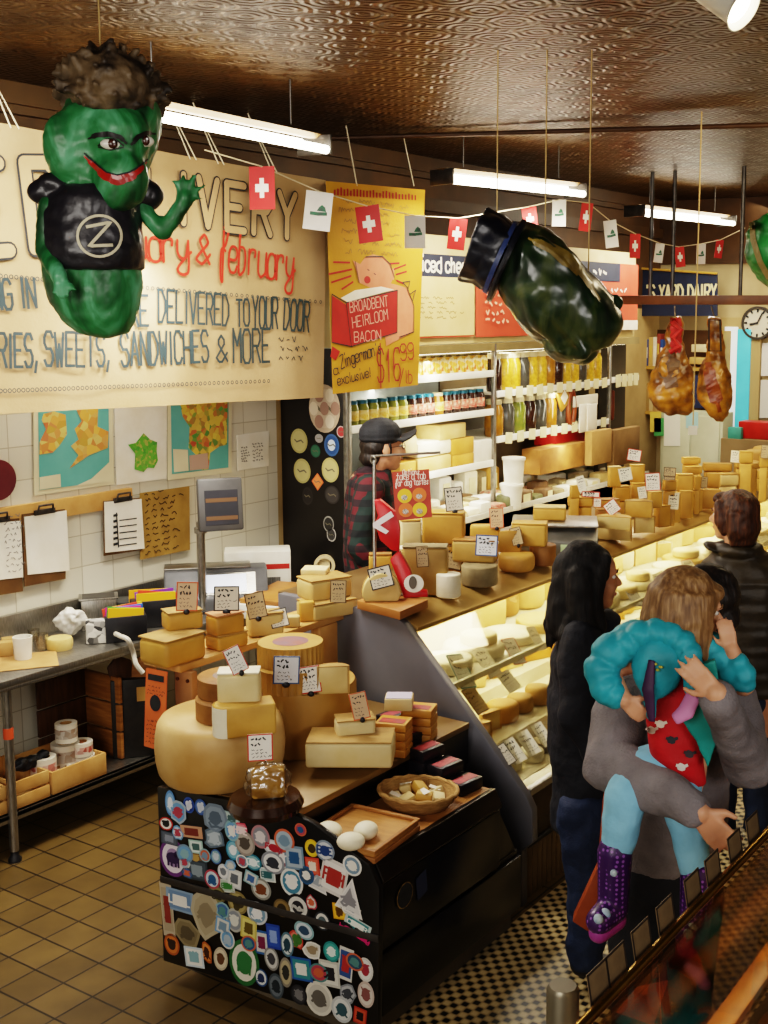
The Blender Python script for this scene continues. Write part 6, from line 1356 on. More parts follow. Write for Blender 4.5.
while y < 7.06:
    mb = MB(); w_ = .085; mb.b2((FX - .12, y, 2.057), (FX - .03, y + w_, 2.172)); o = obj('yellow_carton', mb, YW, None, bevel=.004); tag(o, 'yellow printed carton on the uppermost cooler shelf, %s from the black panel' % ORD[i].replace('nearest', 'first'), 'carton', 'yellow cartons')
    mb = MB(); mb.b2((FX - .1, y + .02, 2.1725), (FX - .05, y + .065, 2.185)); obj('cap', mb, mk('cap_dark', '4a5a3a', '8a6a3a', 9), o); y += .098; i += 1
RL = mk('label_red', 'b8342a', 'd8c8a8', 35, .5); DK = mk('jar_dark', '3c241a', '2c1a12', 12, .15, coat=.4); GN = mk('jar_green', '6a7a34', '8a8a3c', 22, .15, coat=.4); TE = mk('lid_teal', '2a6a80', '22566a', 9, .35, .3); AMB = mk('jar_amber', 'a8762a', '84581e', 14, .15, coat=.4); OLV = mk('jar_yellow', 'd0a83a', 'b08a28', 40, .2, coat=.4); GRY = mk('jar_grey', '4c4a44', '3c3a34', 20, .2, coat=.4); LIDW = mk('lid_cream', 'dccfa8', None, 5, .4); YL = mk('label_yellow', 'e0b83c', 'e8d8a0', 30, .5)
y = 5.64; i = 0
while y < 7.08:
    b_, l_, g_ = [(GN, TE, YL), (DK, TE, RL), (DK, TE, RL), (AMB, LIDW, YL)][(0 if i < 6 else 1 + rs.randrange(3))]
    jar('jam_jar', 'jar on the middle cooler shelf behind the capped man, %s from the black panel' % ORD[i].replace('nearest', 'first'), y, 1.787, .042, .15, b_, l_, group='jars on the middle cooler shelf', lab=g_); y += .1; i += 1
y = 7.24; i = 0
while y < 8.85:
    b_ = (DK, OLV, OLV, GRY, OLV, OLV, AMB)[i % 7]; jar('tall_jar', 'tall jar on the upper shelf past the steel divider, %s along' % ORD[i].replace('nearest', 'first'), y, 1.907, .058, .27, b_, LIDW, group='tall jars on the upper shelf'); y += .128; i += 1
y = 7.24; i = 0
while y < 8.4:
    b_ = (AMB, GRY, GN, DK, GRY)[i % 5]; jar('tall_jar', 'tall jar on the lower shelf past the steel divider, %s along' % ORD[i].replace('nearest', 'first'), y, 1.582, .07, .27, b_, LIDW, group='tall jars on the lower shelf'); y += .155; i += 1
for (z, y0, y1, n, nm) in ((1.905, 7.22, 8.86, 11, 'upper shelf past the divider'), (1.58, 7.22, 8.86, 10, 'lower shelf past the divider'), (1.92, 8.98, 9.42, 4, 'sausage rail')):
    for k in range(n):
        yy = y0 + (y1 - y0) * (k + .5) / n; mb = MB(); mb.T = MX.Translation((FX + .008, yy, z - .03)) @ MX.Rotation(R(rs.uniform(-6, 6)), 4, 'X'); mb.b2((0, -.045, -.045 if nm == 'sausage rail' else -.02), (.003, .045, .06)); o = obj('shelf_tag', mb, mk('tag_cream', 'ece2b8', 'ddd0a0', 9, .5), None); tag(o, 'cream price tag clipped to the %s, %s along' % (nm, ORD[k].replace('nearest', 'first')), 'price tag', 'tags on the ' + nm)
# shelf three: cheese blocks and wrapped cheeses
FB = lambda px, py, x: P(px, py, 'x', x)
def cb(label, x0, y0, x1, y1, x, mat, dep=.2, bevel=.006, name='cheese_block', cat='cheese'):
    a = FB(x0, (y0 + y1) / 2, x); b = FB(x1, (y0 + y1) / 2, x); zt = FB((x0 + x1) / 2, y0, x).z; zb = FB((x0 + x1) / 2, y1, x).z
    if abs(zb - 1.42) < .06: zb = 1.422
    mb = MB(); mb.b2((x - dep, a.y, zb), (x, b.y, zt)); o = obj(name, mb, mat, None, bevel=bevel); tag(o, label, cat); return o
XF = FX - .02
cb('pale cheese block alone on top of the stack on the cooler shelf', 440, 424, 466, 439, XF, PALE); cb('yellow cheese block in the middle of the cooler shelf stack', 452, 438, 474, 454, XF, GOLD); cb('yellow cheese block at the bottom of the cooler shelf stack', 453, 454, 474, 472, XF, GOLD)
cb('white film-wrapped block on the cooler shelf beside the stack', 418, 441, 452, 456, XF, WHITECH, bevel=.02); cb('pale wrapped cheese with a dark mark under the white wrapped block', 418, 456, 452, 474, XF, PALE, bevel=.02)
cb('white lidded tub stack at the end of the cooler shelf', 475, 440, 493, 462, XF, WHITEP, bevel=.01, name='white_tub', cat='tub'); cb('yellow packet low at the near part of the cooler shelf', 400, 462, 416, 482, XF, GOLD); cb('pale wrapped log on the cooler shelf behind the capped man', 398, 436, 418, 456, XF, CREAMY, bevel=.02)
# the crowded bottom tray
i = 0
for row, (x, z0) in enumerate(((-4.95, 1.062), (-4.80, 1.062), (-4.65, 1.062), (-4.52, 1.062))):
    y = 5.7 + .05 * row
    while y < 9.3 and i < 86:
        w_ = rs.uniform(.10, .2); h_ = rs.uniform(.05, .12) + (.12 if row == 0 and 6.9 < y < 7.6 else 0)
        m_ = rs.choice([WHITECH, WHITEP, CREAMY, PALE, GOLD, WHITEP, mk('pack_brown', '7a5a38', '5e4428', 20, .5), mk('pack_olive', '6a6a44', '545434', 20, .4), mk('pack_red', '9a3a2c', 'c8b89a', 25, .5), RINDG]); mb = MB(); mb.box((x, y + w_ / 2, z0 + h_ / 2), (.118, w_ * .94, h_), rs.uniform(-.15, .15)); o = obj('wrapped_cheese', mb, m_, None, bevel=min(.02, h_ * .3))
        tag(o, 'wrapped cheese in row %s of the cooler tray counted from the wall, %s along' % (('one', 'two', 'three', 'four')[row], ORD[min(int((y - 5.7) / .17), 25)].replace('nearest', 'first')), 'cheese', 'wrapped cheeses in the cooler tray')
        if rs.random() < .45:
            mb = MB(); mb.box((x + .062, y + w_ / 2, z0 + h_ * .55), (.002, w_ * .5, h_ * .5), 0); obj('label', mb, mk('tag_cream', 'ece2b8'), o)
        y += w_ + .012; i += 1
# white tubs on the tray near the divider
for k, (px, py, pw, ph) in enumerate(((510, 466, 22, 26), (512, 440, 22, 26))):
    a = P(px, py + ph / 2, 'x', -4.5); s = depth(a) / FPX; mb = MB(); mb.lathe([(pw * s * .42, 0), (pw * s * .5, ph * s * .9), (pw * s * .54, ph * s * .9), (pw * s * .54, ph * s)], 20, (a.x + .015, a.y, 1.063 if k == 0 else 1.064 + ph * s)); o = obj('white_tub', mb, WHITEP); tag(o, ('white round tub standing on the cooler tray by the divider', 'white round tub stacked on top of another by the divider')[k], 'tub')
# sausages, packets and boxes by the end of the cooler
mb = MB(); c = FB(571, 408, -4.57); mb.tube([c + V((0, .05 * math.cos(t), .13 * math.sin(t))) for t in [i * math.pi / 10 for i in range(20)]], .022, 10, closed=True); o = obj('sausage_ring', mb, mk('sausage', '8c4420', '6e3216', 12, .4), None); tag(o, 'looped brown sausage hanging from the cooler rail', 'sausage')
for k, (px, py) in enumerate(((609, 402), (612, 404))):
    c = FB(px, py, -4.62); mb = MB(); mb.cap(c + V((0, 0, -.12)), c + V((0, .01, .10)), .02, .018); o = obj('sausage', mb, mk('sausage', '8c4420'), None); tag(o, ('short brown sausage hanging under the end tag', 'second short sausage hanging just right of the first')[k], 'sausage')
mb = MB(); a, b = FB(554, 382, -4.57), FB(572, 412, -4.57); mb.box(((a + b) / 2), (.02, .17, .17), rot=MX.Rotation(R(30), 3, 'X')); o = obj('cheese_net', mb, AMBER, None, bevel=.02); tag(o, 'amber cheese with white diamond label hanging on the cooler rail', 'cheese')
mb = MB(); mb.box(((a + b) / 2 + V((.0125, 0, 0))), (.004, .08, .08), rot=MX.Rotation(R(45), 3, 'X')); obj('label', mb, PAPER, o)
for k, (x0, y0, x1, y1) in enumerate(((574, 395, 598, 406), (580, 404, 590, 432), (588, 404, 597, 431))):
    cb(('wide white printed packet hanging beside the sausage ring', 'white narrow packet hanging under the wide one, nearer', 'white narrow packet hanging under the wide one, farther')[k], x0, y0, x1, y1, -4.55 + .012 * k, PAPER, .012, .003, 'packet', 'packet')
cb('red plastic basket behind the cardboard box at the cooler end', 556, 428, 592, 446, -4.62, mk('basket_red', 'b02420', '98201c', 9, .4), .2, .006, 'red_basket', 'basket')
o = cb('open cardboard box of yellow packets under the hanging sausage', 540, 446, 588, 470, -4.50, mk('carton_brown', 'a87838', '8c602a', 8, .8), .16, .003, 'cardboard_box', 'box')
for k, (x0, x1) in enumerate(((592, 612), (614, 640))):
    o = cb(('tall brown paper bag at the cooler end, nearer of two', 'brown paper bag behind the pink-edged card, farther of two')[k], x0, 430 - 2 * k, x1, 464, -4.42, mk(('bag_kraft', 'bag_dark')[k], ('b08a54', '8c6c40')[k], ('9c7844', '785a34')[k], 6, .8, 0, .4, 14), .07, .012, 'paper_bag', 'bag')
# dark back of the sausage section
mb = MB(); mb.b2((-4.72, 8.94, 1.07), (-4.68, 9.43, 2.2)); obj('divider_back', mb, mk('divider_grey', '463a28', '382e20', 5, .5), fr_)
# ================================================================== far wall: bookshelf, sign, clock
BYF = 10.72
w_ = lambda px, py, y=BYF: P(px, py, 'y', y)
bk = thing('bookshelf', 'yellowish wooden bookshelf on the far wall behind the hanging hams', 'bookshelf', (w_(665, 410).x, 10.85, 1.35))
x0, x1 = w_(630, 380).x, w_(722, 380).x; zt, z1_, z0_ = w_(650, 330).z, w_(645, 366).z, w_(645, 411).z
SHELFW = mk('shelf_yellow', 'c09a4e', 'ad873e', 5, .5)
mb = MB(); mb.b2((x0, BYF, z0_ - .03), (x0 + .025, 10.98, zt)); obj('side_board', mb, SHELFW, bk)
mb = MB(); mb.b2((x1 - .025, BYF, z0_ - .03), (x1, 10.98, zt)); obj('side_board', mb, SHELFW, bk)
for z in (z1_, z0_): mb = MB(); mb.b2((x0 + .025, BYF, z - .03), (x1 - .025, 10.98, z)); obj('shelf', mb, SHELFW, bk)
mb = MB(); mb.b2((x0 + .025, 10.96, z0_ - .03), (x1 - .025, 10.98, zt)); obj('back_board', mb, mk('shelf_back', '5c4020', '4a3218', 5, .6), bk)
rs = random.Random(8); x = x0 + .035; i = 0
BC = ['b8482a', 'c8b48a', 'd0603a', '3a4a7a', 'c0a060', 'e0d8c4', '8a3a2a', '2a4a8a', '28406a']
while x < x0 + .40:
    t_ = rs.uniform(.028, .05); h_ = rs.uniform(.24, .33); k = BC[i % len(BC)]
    mb = MB(); mb.b2((x, BYF + .01, z1_ + .001), (x + t_, BYF + .17, z1_ + h_)); o = obj('book', mb, mk('book_' + k, k, None, 5, .6), None, bevel=.002); tag(o, 'upright book on the top row of the far bookshelf, %s from the left' % ORD[i].replace('nearest', 'first'), 'book', 'books on the top row')
    mb = MB(); mb.b2((x + t_ * .2, BYF + .008, z1_ + h_ * .3), (x + t_ * .8, BYF + .0099, z1_ + h_ * .7)); obj('spine_label', mb, PAPER if i % 2 else mk('spine_gold', 'c8a850'), o); x += t_ + .003; i += 1
x = x0 + .09; i = 0
while x < x0 + .36:
    t_ = rs.uniform(.03, .05); h_ = rs.uniform(.24, .3); k = ['b89a6a', 'c8b084', 'a08450', 'd0bc90'][i % 4]
    mb = MB(); mb.b2((x, BYF + .02, z0_ + .001), (x + t_, BYF + .17, z0_ + h_)); o = obj('book', mb, mk('book_' + k, k, None, 5, .6), None, bevel=.002); tag(o, 'tan book on the lower row of the far bookshelf, %s from the left' % ORD[i].replace('nearest', 'first'), 'book', 'books on the lower row'); x += t_ + .003; i += 1
for k, (px0, py0, px1, py1, c_) in enumerate(((690, 345, 712, 352, 'd8c8a0'), (688, 358, 716, 364, 'c0a060'), (690, 376, 712, 408, '2a3458'))):
    a, b = w_(px0, py1), w_(px1, py0); mb = MB(); mb.b2((a.x, BYF + .03, max(a.z, (z1_ if k < 2 else z0_) + .002)), (b.x, BYF + .2, b.z)); o = obj('folder_stack', mb, mk('fold_' + c_, c_, None, 6, .6), None, bevel=.003); tag(o, ('stack of cream papers on the far bookshelf behind the right ham', 'tan paper stack on the far bookshelf below the cream one', 'navy box file on the lower bookshelf between the hams')[k], 'papers')
# navy dairy sign
cq = [P(632, 316, 'y', 10.6), P(717, 316, 'y', 10.6), P(717, 273, 'y', 10.6), P(633, 267, 'y', 10.6)]
mb = MB(); mb.add(cq + [p + V((0, .02, 0)) for p in cq], [(0, 1, 2, 3), (7, 6, 5, 4), (0, 4, 5, 1), (1, 5, 6, 2), (2, 6, 7, 3), (3, 7, 4, 0)])
o = obj('shop_sign', mb, mk('sign_navy', '1f2a44', '1a2238', 6, .5), None, flat=True); tag(o, 'long navy dairy sign with cream capital letters high on the far wall', 'sign')
mb = MB(); u = (cq[1] - cq[0]); write(mb, "NEAL'S YARD DAIRY", P(622, 300, 'y', 10.59), u.normalized(), ZZ, V((0, -1, 0)), width=(P(716, 300, 'y', 10.59) - P(622, 300, 'y', 10.59)).length, h=.135, thick=.02, off=.003); obj('lettering', mb, mk('sign_cream', 'd8cc9c', None, 5, .6), o, flat=True, fix=False)
mb = MB(); mb.tube([P(633, 268, 'y', 10.58), P(717, 273.5, 'y', 10.58)], .012, 6); obj('edge_strip', mb, mk('strip_gold', 'b08a3c'), o)
# clock
c = P(758, 323, 'y', 10.93); rr = 16.5 * depth(c) / FPX
ck = thing('wall_clock', 'round white clock with dark rim on the far wall by the cyan doorway', 'clock', c)
Rx = MX.Rotation(R(90), 4, 'X')
mb = MB(); mb.lathe([(.001, 0), (rr * .88, 0)], 32, (0, -.012, 0), Rx); obj('face', mb, mk('clock_face', 'd8d2bc', None, 5, .5), ck, local=True)
mb = MB(); mb.lathe([(rr * .86, -.03), (rr * .86, .03), (rr, .03), (rr, -.03), (rr * .86, -.03)], 32, (0, 0, 0), Rx); obj('rim', mb, mk('clock_rim', '3a342c'), ck, local=True)
mb = MB(); mb.ribbon([V((0, -.02, 0)), V((-rr * .45, -.02, -rr * .1))], .02, V((0, -1, 0))); obj('hour_hand', mb, INK, ck, flat=True, local=True)
mb = MB(); mb.ribbon([V((0, -.022, 0)), V((rr * .3, -.022, rr * .6))], .014, V((0, -1, 0))); obj('minute_hand', mb, INK, ck, flat=True, local=True)
mb = MB()
for k in range(12): a = k * math.pi / 6; mb.ribbon([V((rr * .68 * math.cos(a), -.018, rr * .68 * math.sin(a))), V((rr * .8 * math.cos(a), -.018, rr * .8 * math.sin(a)))], .018, V((0, -1, 0)))
obj('hour_marks', mb, INK, ck, flat=True, fix=False, local=True)
# papers and cabinet below
def wall_paper(label, x0, y0, x1, y1, k, y=10.97):
    q = [P(x0, y1, 'y', y), P(x1, y1, 'y', y), P(x1, y0, 'y', y), P(x0, y0, 'y', y)]; mb = MB(); mb.add(q + [p + V((0, .004, 0)) for p in q], [(0, 1, 2, 3), (7, 6, 5, 4), (0, 4, 5, 1), (1, 5, 6, 2), (2, 6, 7, 3), (3, 7, 4, 0)]); o = obj('wall_notice', mb, mk('np_' + k, k, None, 5, .6), None, flat=True); tag(o, label, 'paper')
wall_paper('white sheet on the far wall under the clock', 753, 343, 780, 376, 'e0e0da'); wall_paper('second white sheet on the far wall below the first', 750, 380, 780, 418, 'd8d8d0')
cbn = thing('storage_cabinet', 'tall pale green-grey cabinet below the bookshelf behind the golden pile', 'cabinet', (w_(690, 440).x, 10.6, 0))
a, b = P(660, 460, 'y', 10.45), P(722, 460, 'y', 10.45); zt = P(690, 412, 'y', 10.45).z
mb = MB(); mb.b2((a.x, 10.45, 0), (b.x, 10.7, zt)); obj('body', mb, mk('cabinet_green', 'bfc0a4', 'aeb094', 4, .5), cbn, bevel=.006)
mb = MB(); mb.b2((a.x + .03, 10.435, .1), ((a.x + b.x) / 2 - .01, 10.449, zt - .03)); dr_ = obj('door', mb, mk('cabinet_door', 'c8c8ac', 'b8b89c', 4, .45), cbn, bevel=.004)
mb = MB(); mb.b2(((a.x + b.x) / 2 + .01, 10.435, .1), (b.x - .03, 10.449, zt - .03)); dr2 = obj('door', mb, mk('cabinet_door', 'c8c8ac'), cbn, bevel=.004)
for dd_, xx in ((dr_, (a.x + b.x) / 2 - .05), (dr2, (a.x + b.x) / 2 + .05)): mb = MB(); mb.cyl((xx, 10.425, 1.0), (xx, 10.425, 1.12), .008); obj('handle', mb, STEEL, dd_)
for k, (x0, y0, x1, y1, c_, l) in enumerate(((664, 412, 680, 446, 'e6e4d6', 'white sheet taped to the pale cabinet, largest of the taped papers'), (650, 412, 661, 432, 'd8c05a', 'small yellow note taped at the left of the pale cabinet'), (654, 418, 664, 436, '4a9a5a', 'small green leaflet taped beside the yellow note'), (686, 412, 698, 428, 'a8d0d0', 'pale blue leaflet taped on the pale cabinet under the hams'))): wall_paper(l, x0, y0, x1, y1, c_, 10.43)
mb = MB(); a, b = P(738, 438, 'y', 10.3), P(785, 424, 'y', 10.3); mb.b2((a.x, 10.3, a.z), (b.x, 10.5, b.z)); o = obj('red_crate', mb, mk('crate_red', 'c0281e', 'a82018', 8, .4), None, bevel=.006); tag(o, 'red plastic crate at the far end beside the cyan doorway', 'crate')
mb = MB(); mb.b2((P(722, 440, 'y', 10.25).x, 10.22, 0), (b.x + .3, 10.6, a.z - .002)); o = obj('far_counter', mb, mk('far_counter', '8a7450', '7a6644', 4, .5), None, bevel=.004); tag(o, 'low brown counter carrying the red crate at the far end', 'counter')
mb = MB(); a, b = P(726, 440, 'y', 10.2), P(740, 428, 'y', 10.2); mb.b2((a.x, 10.23, max(a.z, 0)), (b.x, 10.29, b.z)); o = obj('teal_bag', mb, mk('teal_plastic', '4aa090', '3c8a7c', 8, .5), None, bevel=.01); tag(o, 'small teal packet beside the red crate', 'packet')
# ================================================================== fluorescent fixtures
FLUO = []
FWH = mk('fixture_white', 'd8d0bc', 'c8bfa8', 6, .4); FBR = mk('fixture_brown', '6a5230', '584222', 6, .5); TUBE = mk('tube_glow', 'fff6e0', None, 4, .4, emit=14)
for i, (x0, y0, x1, y1) in enumerate(((118, 113, 316, 151), (441, 181, 577, 195), (634, 214, 727, 224))):
    a, b = P(x0, y0, 'z', 3.24), P(x1, y1, 'z', 3.24); FLUO.append((a, b)); d = (b - a).normalized(); n = ZZ.cross(d)
    t = thing('fluorescent_light', ('long fluorescent light behind the pickle with spiky hair', 'middle fluorescent light hung above the yellow banner side', 'farthest fluorescent light near the end of the room')[i], 'light', (a + b) / 2)
    L = (b - a).length; M_ = MX.Translation((a + b) / 2) @ MX.Rotation(math.atan2(d.y, d.x), 4, 'Z')
    mb = MB(); mb.T = M_; mb.prism([(-.02, .055), (.02, .055), (.045, .075), (-.045, .075)], -L / 2, L / 2, M=MX(((0, 0, 1, 0), (1, 0, 0, 0), (0, 1, 0, 0), (0, 0, 0, 1)))); obj('housing', mb, FBR, t, bevel=.004)
    for s in (-1, 1):
        mb = MB(); mb.T = M_; mb.cyl((-L / 2 + .02, s * .075, .02 + .02 * s), (L / 2 - .02, s * .075, .02 + .02 * s), .02, n=12); obj('tube', mb, TUBE, t)
    for x in (-L / 2, L / 2 - .02): mb = MB(); mb.T = M_; mb.b2((x, -.10, -.022), (x + .015, .10, .07)); obj('end_cap', mb, DSTEEL, t, bevel=.004)
    for x in (-L * .35, L * .35): mb = MB(); mb.T = M_; mb.cyl((x, 0, .10), (x, 0, 3.54 - 3.24), .0035, n=6); obj('hanger', mb, DSTEEL, t)
# ================================================================== papier-mache pickle with a Z shirt
def pickle_mat(name, a, b, c):
    t = NT(name); vec = t.coord('Object', (1, 1, .45))
    nz = t.new('ShaderNodeTexNoise', i_Scale=9, i_Detail=6, i_Distortion=1.2); t.link(vec, nz.inputs['Vector'])
    t.link(t.ramp(nz.outputs['Fac'], [(.32, hx(a)), (.5, hx(b)), (.68, hx(c))]), t.b.inputs['Base Color'])
    t.b.inputs['Roughness'].default_value = .5; t.b.inputs['Coat Weight'].default_value = .18; t.b.inputs['Coat Roughness'].default_value = .2
    n2 = t.new('ShaderNodeTexVoronoi', i_Scale=16, i_Randomness=1.0); t.link(vec, n2.inputs['Vector'])
    bp = t.new('ShaderNodeBump', i_Strength=.3, i_Distance=.012); t.link(n2.outputs['Distance'], bp.inputs['Height']); t.link(bp.outputs['Normal'], t.b.inputs['Normal'])
    return t.m
GREENP = pickle_mat('pickle_green', '154022', '2f7a46', '6cb48c')
class Fig:
    """a figure laid out on an upright plane facing the viewer: photo position + metres towards (-) or away (+) from the viewer"""
    def __init__(s, base): s.b = V(base); s.hd = V((s.b.x, s.b.y, 0)).normalized(); s.rt = V((s.hd.y, -s.hd.x, 0)); s.a = math.atan2(-s.hd.x, s.hd.y)
    def __call__(s, px, py, w=0):
        d = ray(px, py); o = s.b + s.hd * w; return EYE + d * ((o - EYE).dot(s.hd) / d.dot(s.hd))
    def px(s): return depth(s.b + ZZ) / FPX      # metres per photo pixel
pk_c = PD(95, 200, 3.3); F1 = Fig(pk_c); s = 3.3 / FPX
pz = thing('hanging_pickle', 'papier-mache pickle figure with spiky brown hair, grin and black Z shirt', 'papier-mache figure', PD(95, 337, 3.3))
def prof_fig(F, rows, dr=.85):
    mb = MB(); secs = []
    for (x0, x1, y) in rows:
        c = F((x0 + x1) / 2, y); w = (x1 - x0) / 2 * s; secs.append((c, w, w * dr))
    n = 24; vs = []; fs = []
    for c, rx, ry in secs:
        for q in range(n): a = 2 * math.pi * q / n; vs.append(c + F.rt * (rx * math.cos(a)) + F.hd * (ry * math.sin(a)))
    for i in range(len(secs) - 1):
        for q in range(n): w = (q + 1) % n; fs.append((i * n + q, i * n + w, (i + 1) * n + w, (i + 1) * n + q))
    fs.append(tuple(range(n))); fs.append(tuple((len(secs) - 1) * n + q for q in range(n)))
    mb.add(vs, fs); return mb
mb = prof_fig(F1, [(92, 112, 338), (78, 128, 333), (62, 134, 320), (50, 138, 300), (46, 140, 275), (44, 138, 250), (44, 134, 225), (46, 132, 200), (60, 140, 185), (58, 148, 170), (55, 157, 150), (58, 160, 130), (64, 160, 112), (72, 156, 98)])
# arms: one hanging at the side with a hand, one raised and waving
mb.cap(F1(50, 205, -.03), F1(45, 250, -.05), .035, .03); mb.cap(F1(45, 250, -.05), F1(58, 276, -.13), .03, .022)
for k, (dx, dy) in enumerate(((-4, 17), (3, 21), (9, 20), (16, 13))): mb.cap(F1(58, 276, -.13), F1(58 + dx, 276 + dy, -.15), .011, .007)
mb.cap(F1(140, 205, -.02), F1(162, 232, -.04), .028, .026); mb.cap(F1(162, 232, -.04), F1(183, 204, -.05), .025, .019); mb.ell(F1(185, 198, -.05), .024)
for (x, y) in ((174, 181), (183, 176), (194, 177), (204, 186), (203, 199)): mb.cap(F1(185, 198, -.05), F1(x, y, -.06), .010, .0065)
mb.ell(F1(66, 150, -.04), (.06, .06, .10)); mb.ell(F1(130, 152, -.12), (.015, .03, .04)); mb.cap(F1(124, 140, -.13), F1(126, 164, -.155), .008, .014)   ; mb.ell(F1(120, 178, -.10), (.085, .07, .085)); mb.ell(F1(119, 196, -.115), (.045, .045, .04)); mb.ell(F1(112, 140, -.05), (.125, .09, .10))
body = fuse('body', mb, GREENP, pz, .0075, 3, .009, 9, .003, 50, 2)
bb = bvh_of(body)
# hair
mb = MB(); rs = random.Random(2)
mb.ell(F1(112, 92, -.01), (.120, .15, .105), MX.Rotation(F1.a, 4, 'Z'))
for i in range(150):
    th = rs.uniform(0, 6.28); ph = rs.uniform(-.6, 1.4); d = F1.rt * (math.cos(th) * math.cos(ph)) + F1.hd * (math.sin(th) * math.cos(ph)) + ZZ * math.sin(ph)
    p = F1(112, 92, -.01) + V((d.x * .120, d.y * .15, d.z * .105)); q = p + (d + V((rs.uniform(-.5, .5), rs.uniform(-.5, .5), rs.uniform(-.4, .5)))) * rs.uniform(.012, .024); mb.cyl(p - d * .02, q, .018, .007, 6)
fuse('hair', mb, mk('hair_crumple', '6a5840', '2e241a', 14, .55, 0, .5, 40, lo=.4, hi=.6), pz, .006, 1, .006, 45)
# shirt
mb = prof_fig(F1, [(46, 143, 270), (42, 145, 255), (42, 143, 235), (42, 142, 215), (46, 142, 200), (58, 140, 188)], 1.02)
mb.ell(F1(46, 192, -.01), (.052, .05, .04)); mb.ell(F1(58, 184, -.02), (.05, .06, .035)); mb.ell(F1(147, 196, -.01), (.045, .045, .045)); mb.ell(F1(138, 188, -.02), (.04, .05, .04))
shirt = fuse('shirt', mb, mk('shirt_black', '1b1a20', '2c2a30', 9, .4, 0, .3, 30, coat=.2), pz, .007, 3, .010, 9, .003, 40, 4)
sb_ = bvh_of(shirt); wd = F1.hd
mb = MB(); C0 = lambda px, py: F1(px, py, -.5)
circ = [C0(99.5 + 22 * math.cos(t), 236 + 20.5 * math.sin(t)) for t in [k * math.pi / 16 for k in range(33)]]
ribbon_on(mb, sb_, circ, wd, .007, .004); ribbon_on(mb, sb_, [C0(86, 227), C0(111, 222), C0(89, 246), C0(113, 245)], wd, .008, .004, sub=8)
obj('emblem', mb, mk('emblem_cream', 'd8ceb0'), shirt, flat=True, fix=False)
# face
mb = MB(); ribbon_on(mb, bb, [C0(x, y) for x, y in ((84, 156), (94, 166), (105, 176), (117, 180), (130, 177), (139, 171), (147, 162))], wd, [.004, .012, .022, .028, .022, .013, .004], .004, sub=5); obj('mouth', mb, mk('lips_red', 'b52418', '941a12', 9, .35, coat=.4), pz, flat=True, fix=False)
mb = MB(); ribbon_on(mb, bb, [C0(x, y) for x, y in ((84, 153), (94, 162), (106, 172), (117, 175), (130, 172), (141, 165), (148, 159))], wd, .004, .006, sub=5); obj('mouth_line', mb, INK, pz, flat=True, fix=False)
for (x, y, r) in ((112, 144, 1), (145, 141, .8)):
    h = hit(bb, C0(x, y), C0(x, y) - EYE); M_ = MX.Rotation(F1.a, 4, 'Z')
    mb = MB(); mb.ell(h + wd * .004, (.030 * r, .014, .015), M_, 20, 12); e = obj('eye', mb, mk('eye_white', 'e4ded0', None, 5, .25), pz)
    mb = MB(); mb.ell(h - wd * .0075 + F1.rt * .002, (.0125 * r, .006, .013), M_); ir = obj('iris', mb, mk('iris_brown', '4a2414', '1a0c08', 60, .2), e)
    mb = MB(); mb.ell(h - wd * .013 + F1.rt * .005 + ZZ * .004, (.003, .002, .003), M_); obj('glint', mb, mk('glint', 'ffffff', None, 5, .2), ir)
mb = MB()
ribbon_on(mb, bb, [C0(x, y) for x, y in ((88, 139), (96, 135), (108, 134), (120, 137), (127, 144))], wd, [.004, .012, .014, .012, .006], .006, sub=5)
ribbon_on(mb, bb, [C0(x, y) for x, y in ((131, 145), (138, 137), (147, 133), (156, 134))], wd, [.006, .012, .012, .005], .006, sub=5)
ribbon_on(mb, bb, [C0(x, y) for x, y in ((98, 146), (106, 139), (115, 139), (124, 146))], wd, .004, .006, sub=5); ribbon_on(mb, bb, [C0(x, y) for x, y in ((98, 147), (110, 150), (124, 147))], wd, .003, .006, sub=5); ribbon_on(mb, bb, [C0(x, y) for x, y in ((134, 144), (140, 137), (148, 137), (153, 142))], wd, .004, .006, sub=4)
obj('eyebrow', mb, mk('brow_black', '14110e', None, 5, .5), pz, flat=True, fix=False)
CORD = mk('hanging_cord', 'b89a64', None, 5, .7)
def cord(p, parent, r=.0022, top=3.54):
    mb = MB(); mb.cyl(p, (p.x, p.y, top), r, n=6); return obj('cord', mb, CORD, parent)
cord(F1(101, 66), pz)
# ================================================================== pickle with a top hat
s2 = 5.0 / FPX; F2 = Fig(PD(548, 290, 5.0))
p2 = thing('hanging_pickle', 'tilted dark green papier-mache pickle wearing a blue-black top hat', 'papier-mache figure', F2(560, 370))
mb = MB()
rings = [(508, 254, 34), (520, 260, 43), (534, 272, 46), (550, 288, 46), (566, 305, 45), (577, 320, 41), (584, 336, 35), (588, 350, 22)]
pts = [F2(x, y) for x, y, r in rings]; mb.tube(pts, [r * s2 for x, y, r in rings], 24)
mb.ell(F2(568, 345, -.05), (.11, .11, .085)); mb.ell(F2(580, 350, -.02), (.08, .08, .07)); mb.cap(F2(596, 300), F2(613, 302), .04, .026)
for (a, b, r) in (((520, 275), (560, 350), .05), ((545, 300), (580, 352), .05), ((540, 246), (590, 300), .05)): mb.cap(F2(*a, -.13), F2(*b, -.12), r, r * .8)
GREEND = pickle_mat('pickle_dark', '101e12', '20341c', '46502a')
for n_ in GREEND.node_tree.nodes:
    if n_.type == 'BUMP': n_.inputs['Strength'].default_value = .12
    if n_.type == 'BSDF_PRINCIPLED': n_.inputs['Roughness'].default_value = .28; n_.inputs['Coat Weight'].default_value = .5
b2_ = fuse('body', mb, GREEND, p2, .009, 3, .045, 4.5, .010, 13, 5)
bb2 = bvh_of(b2_)
mb = MB()
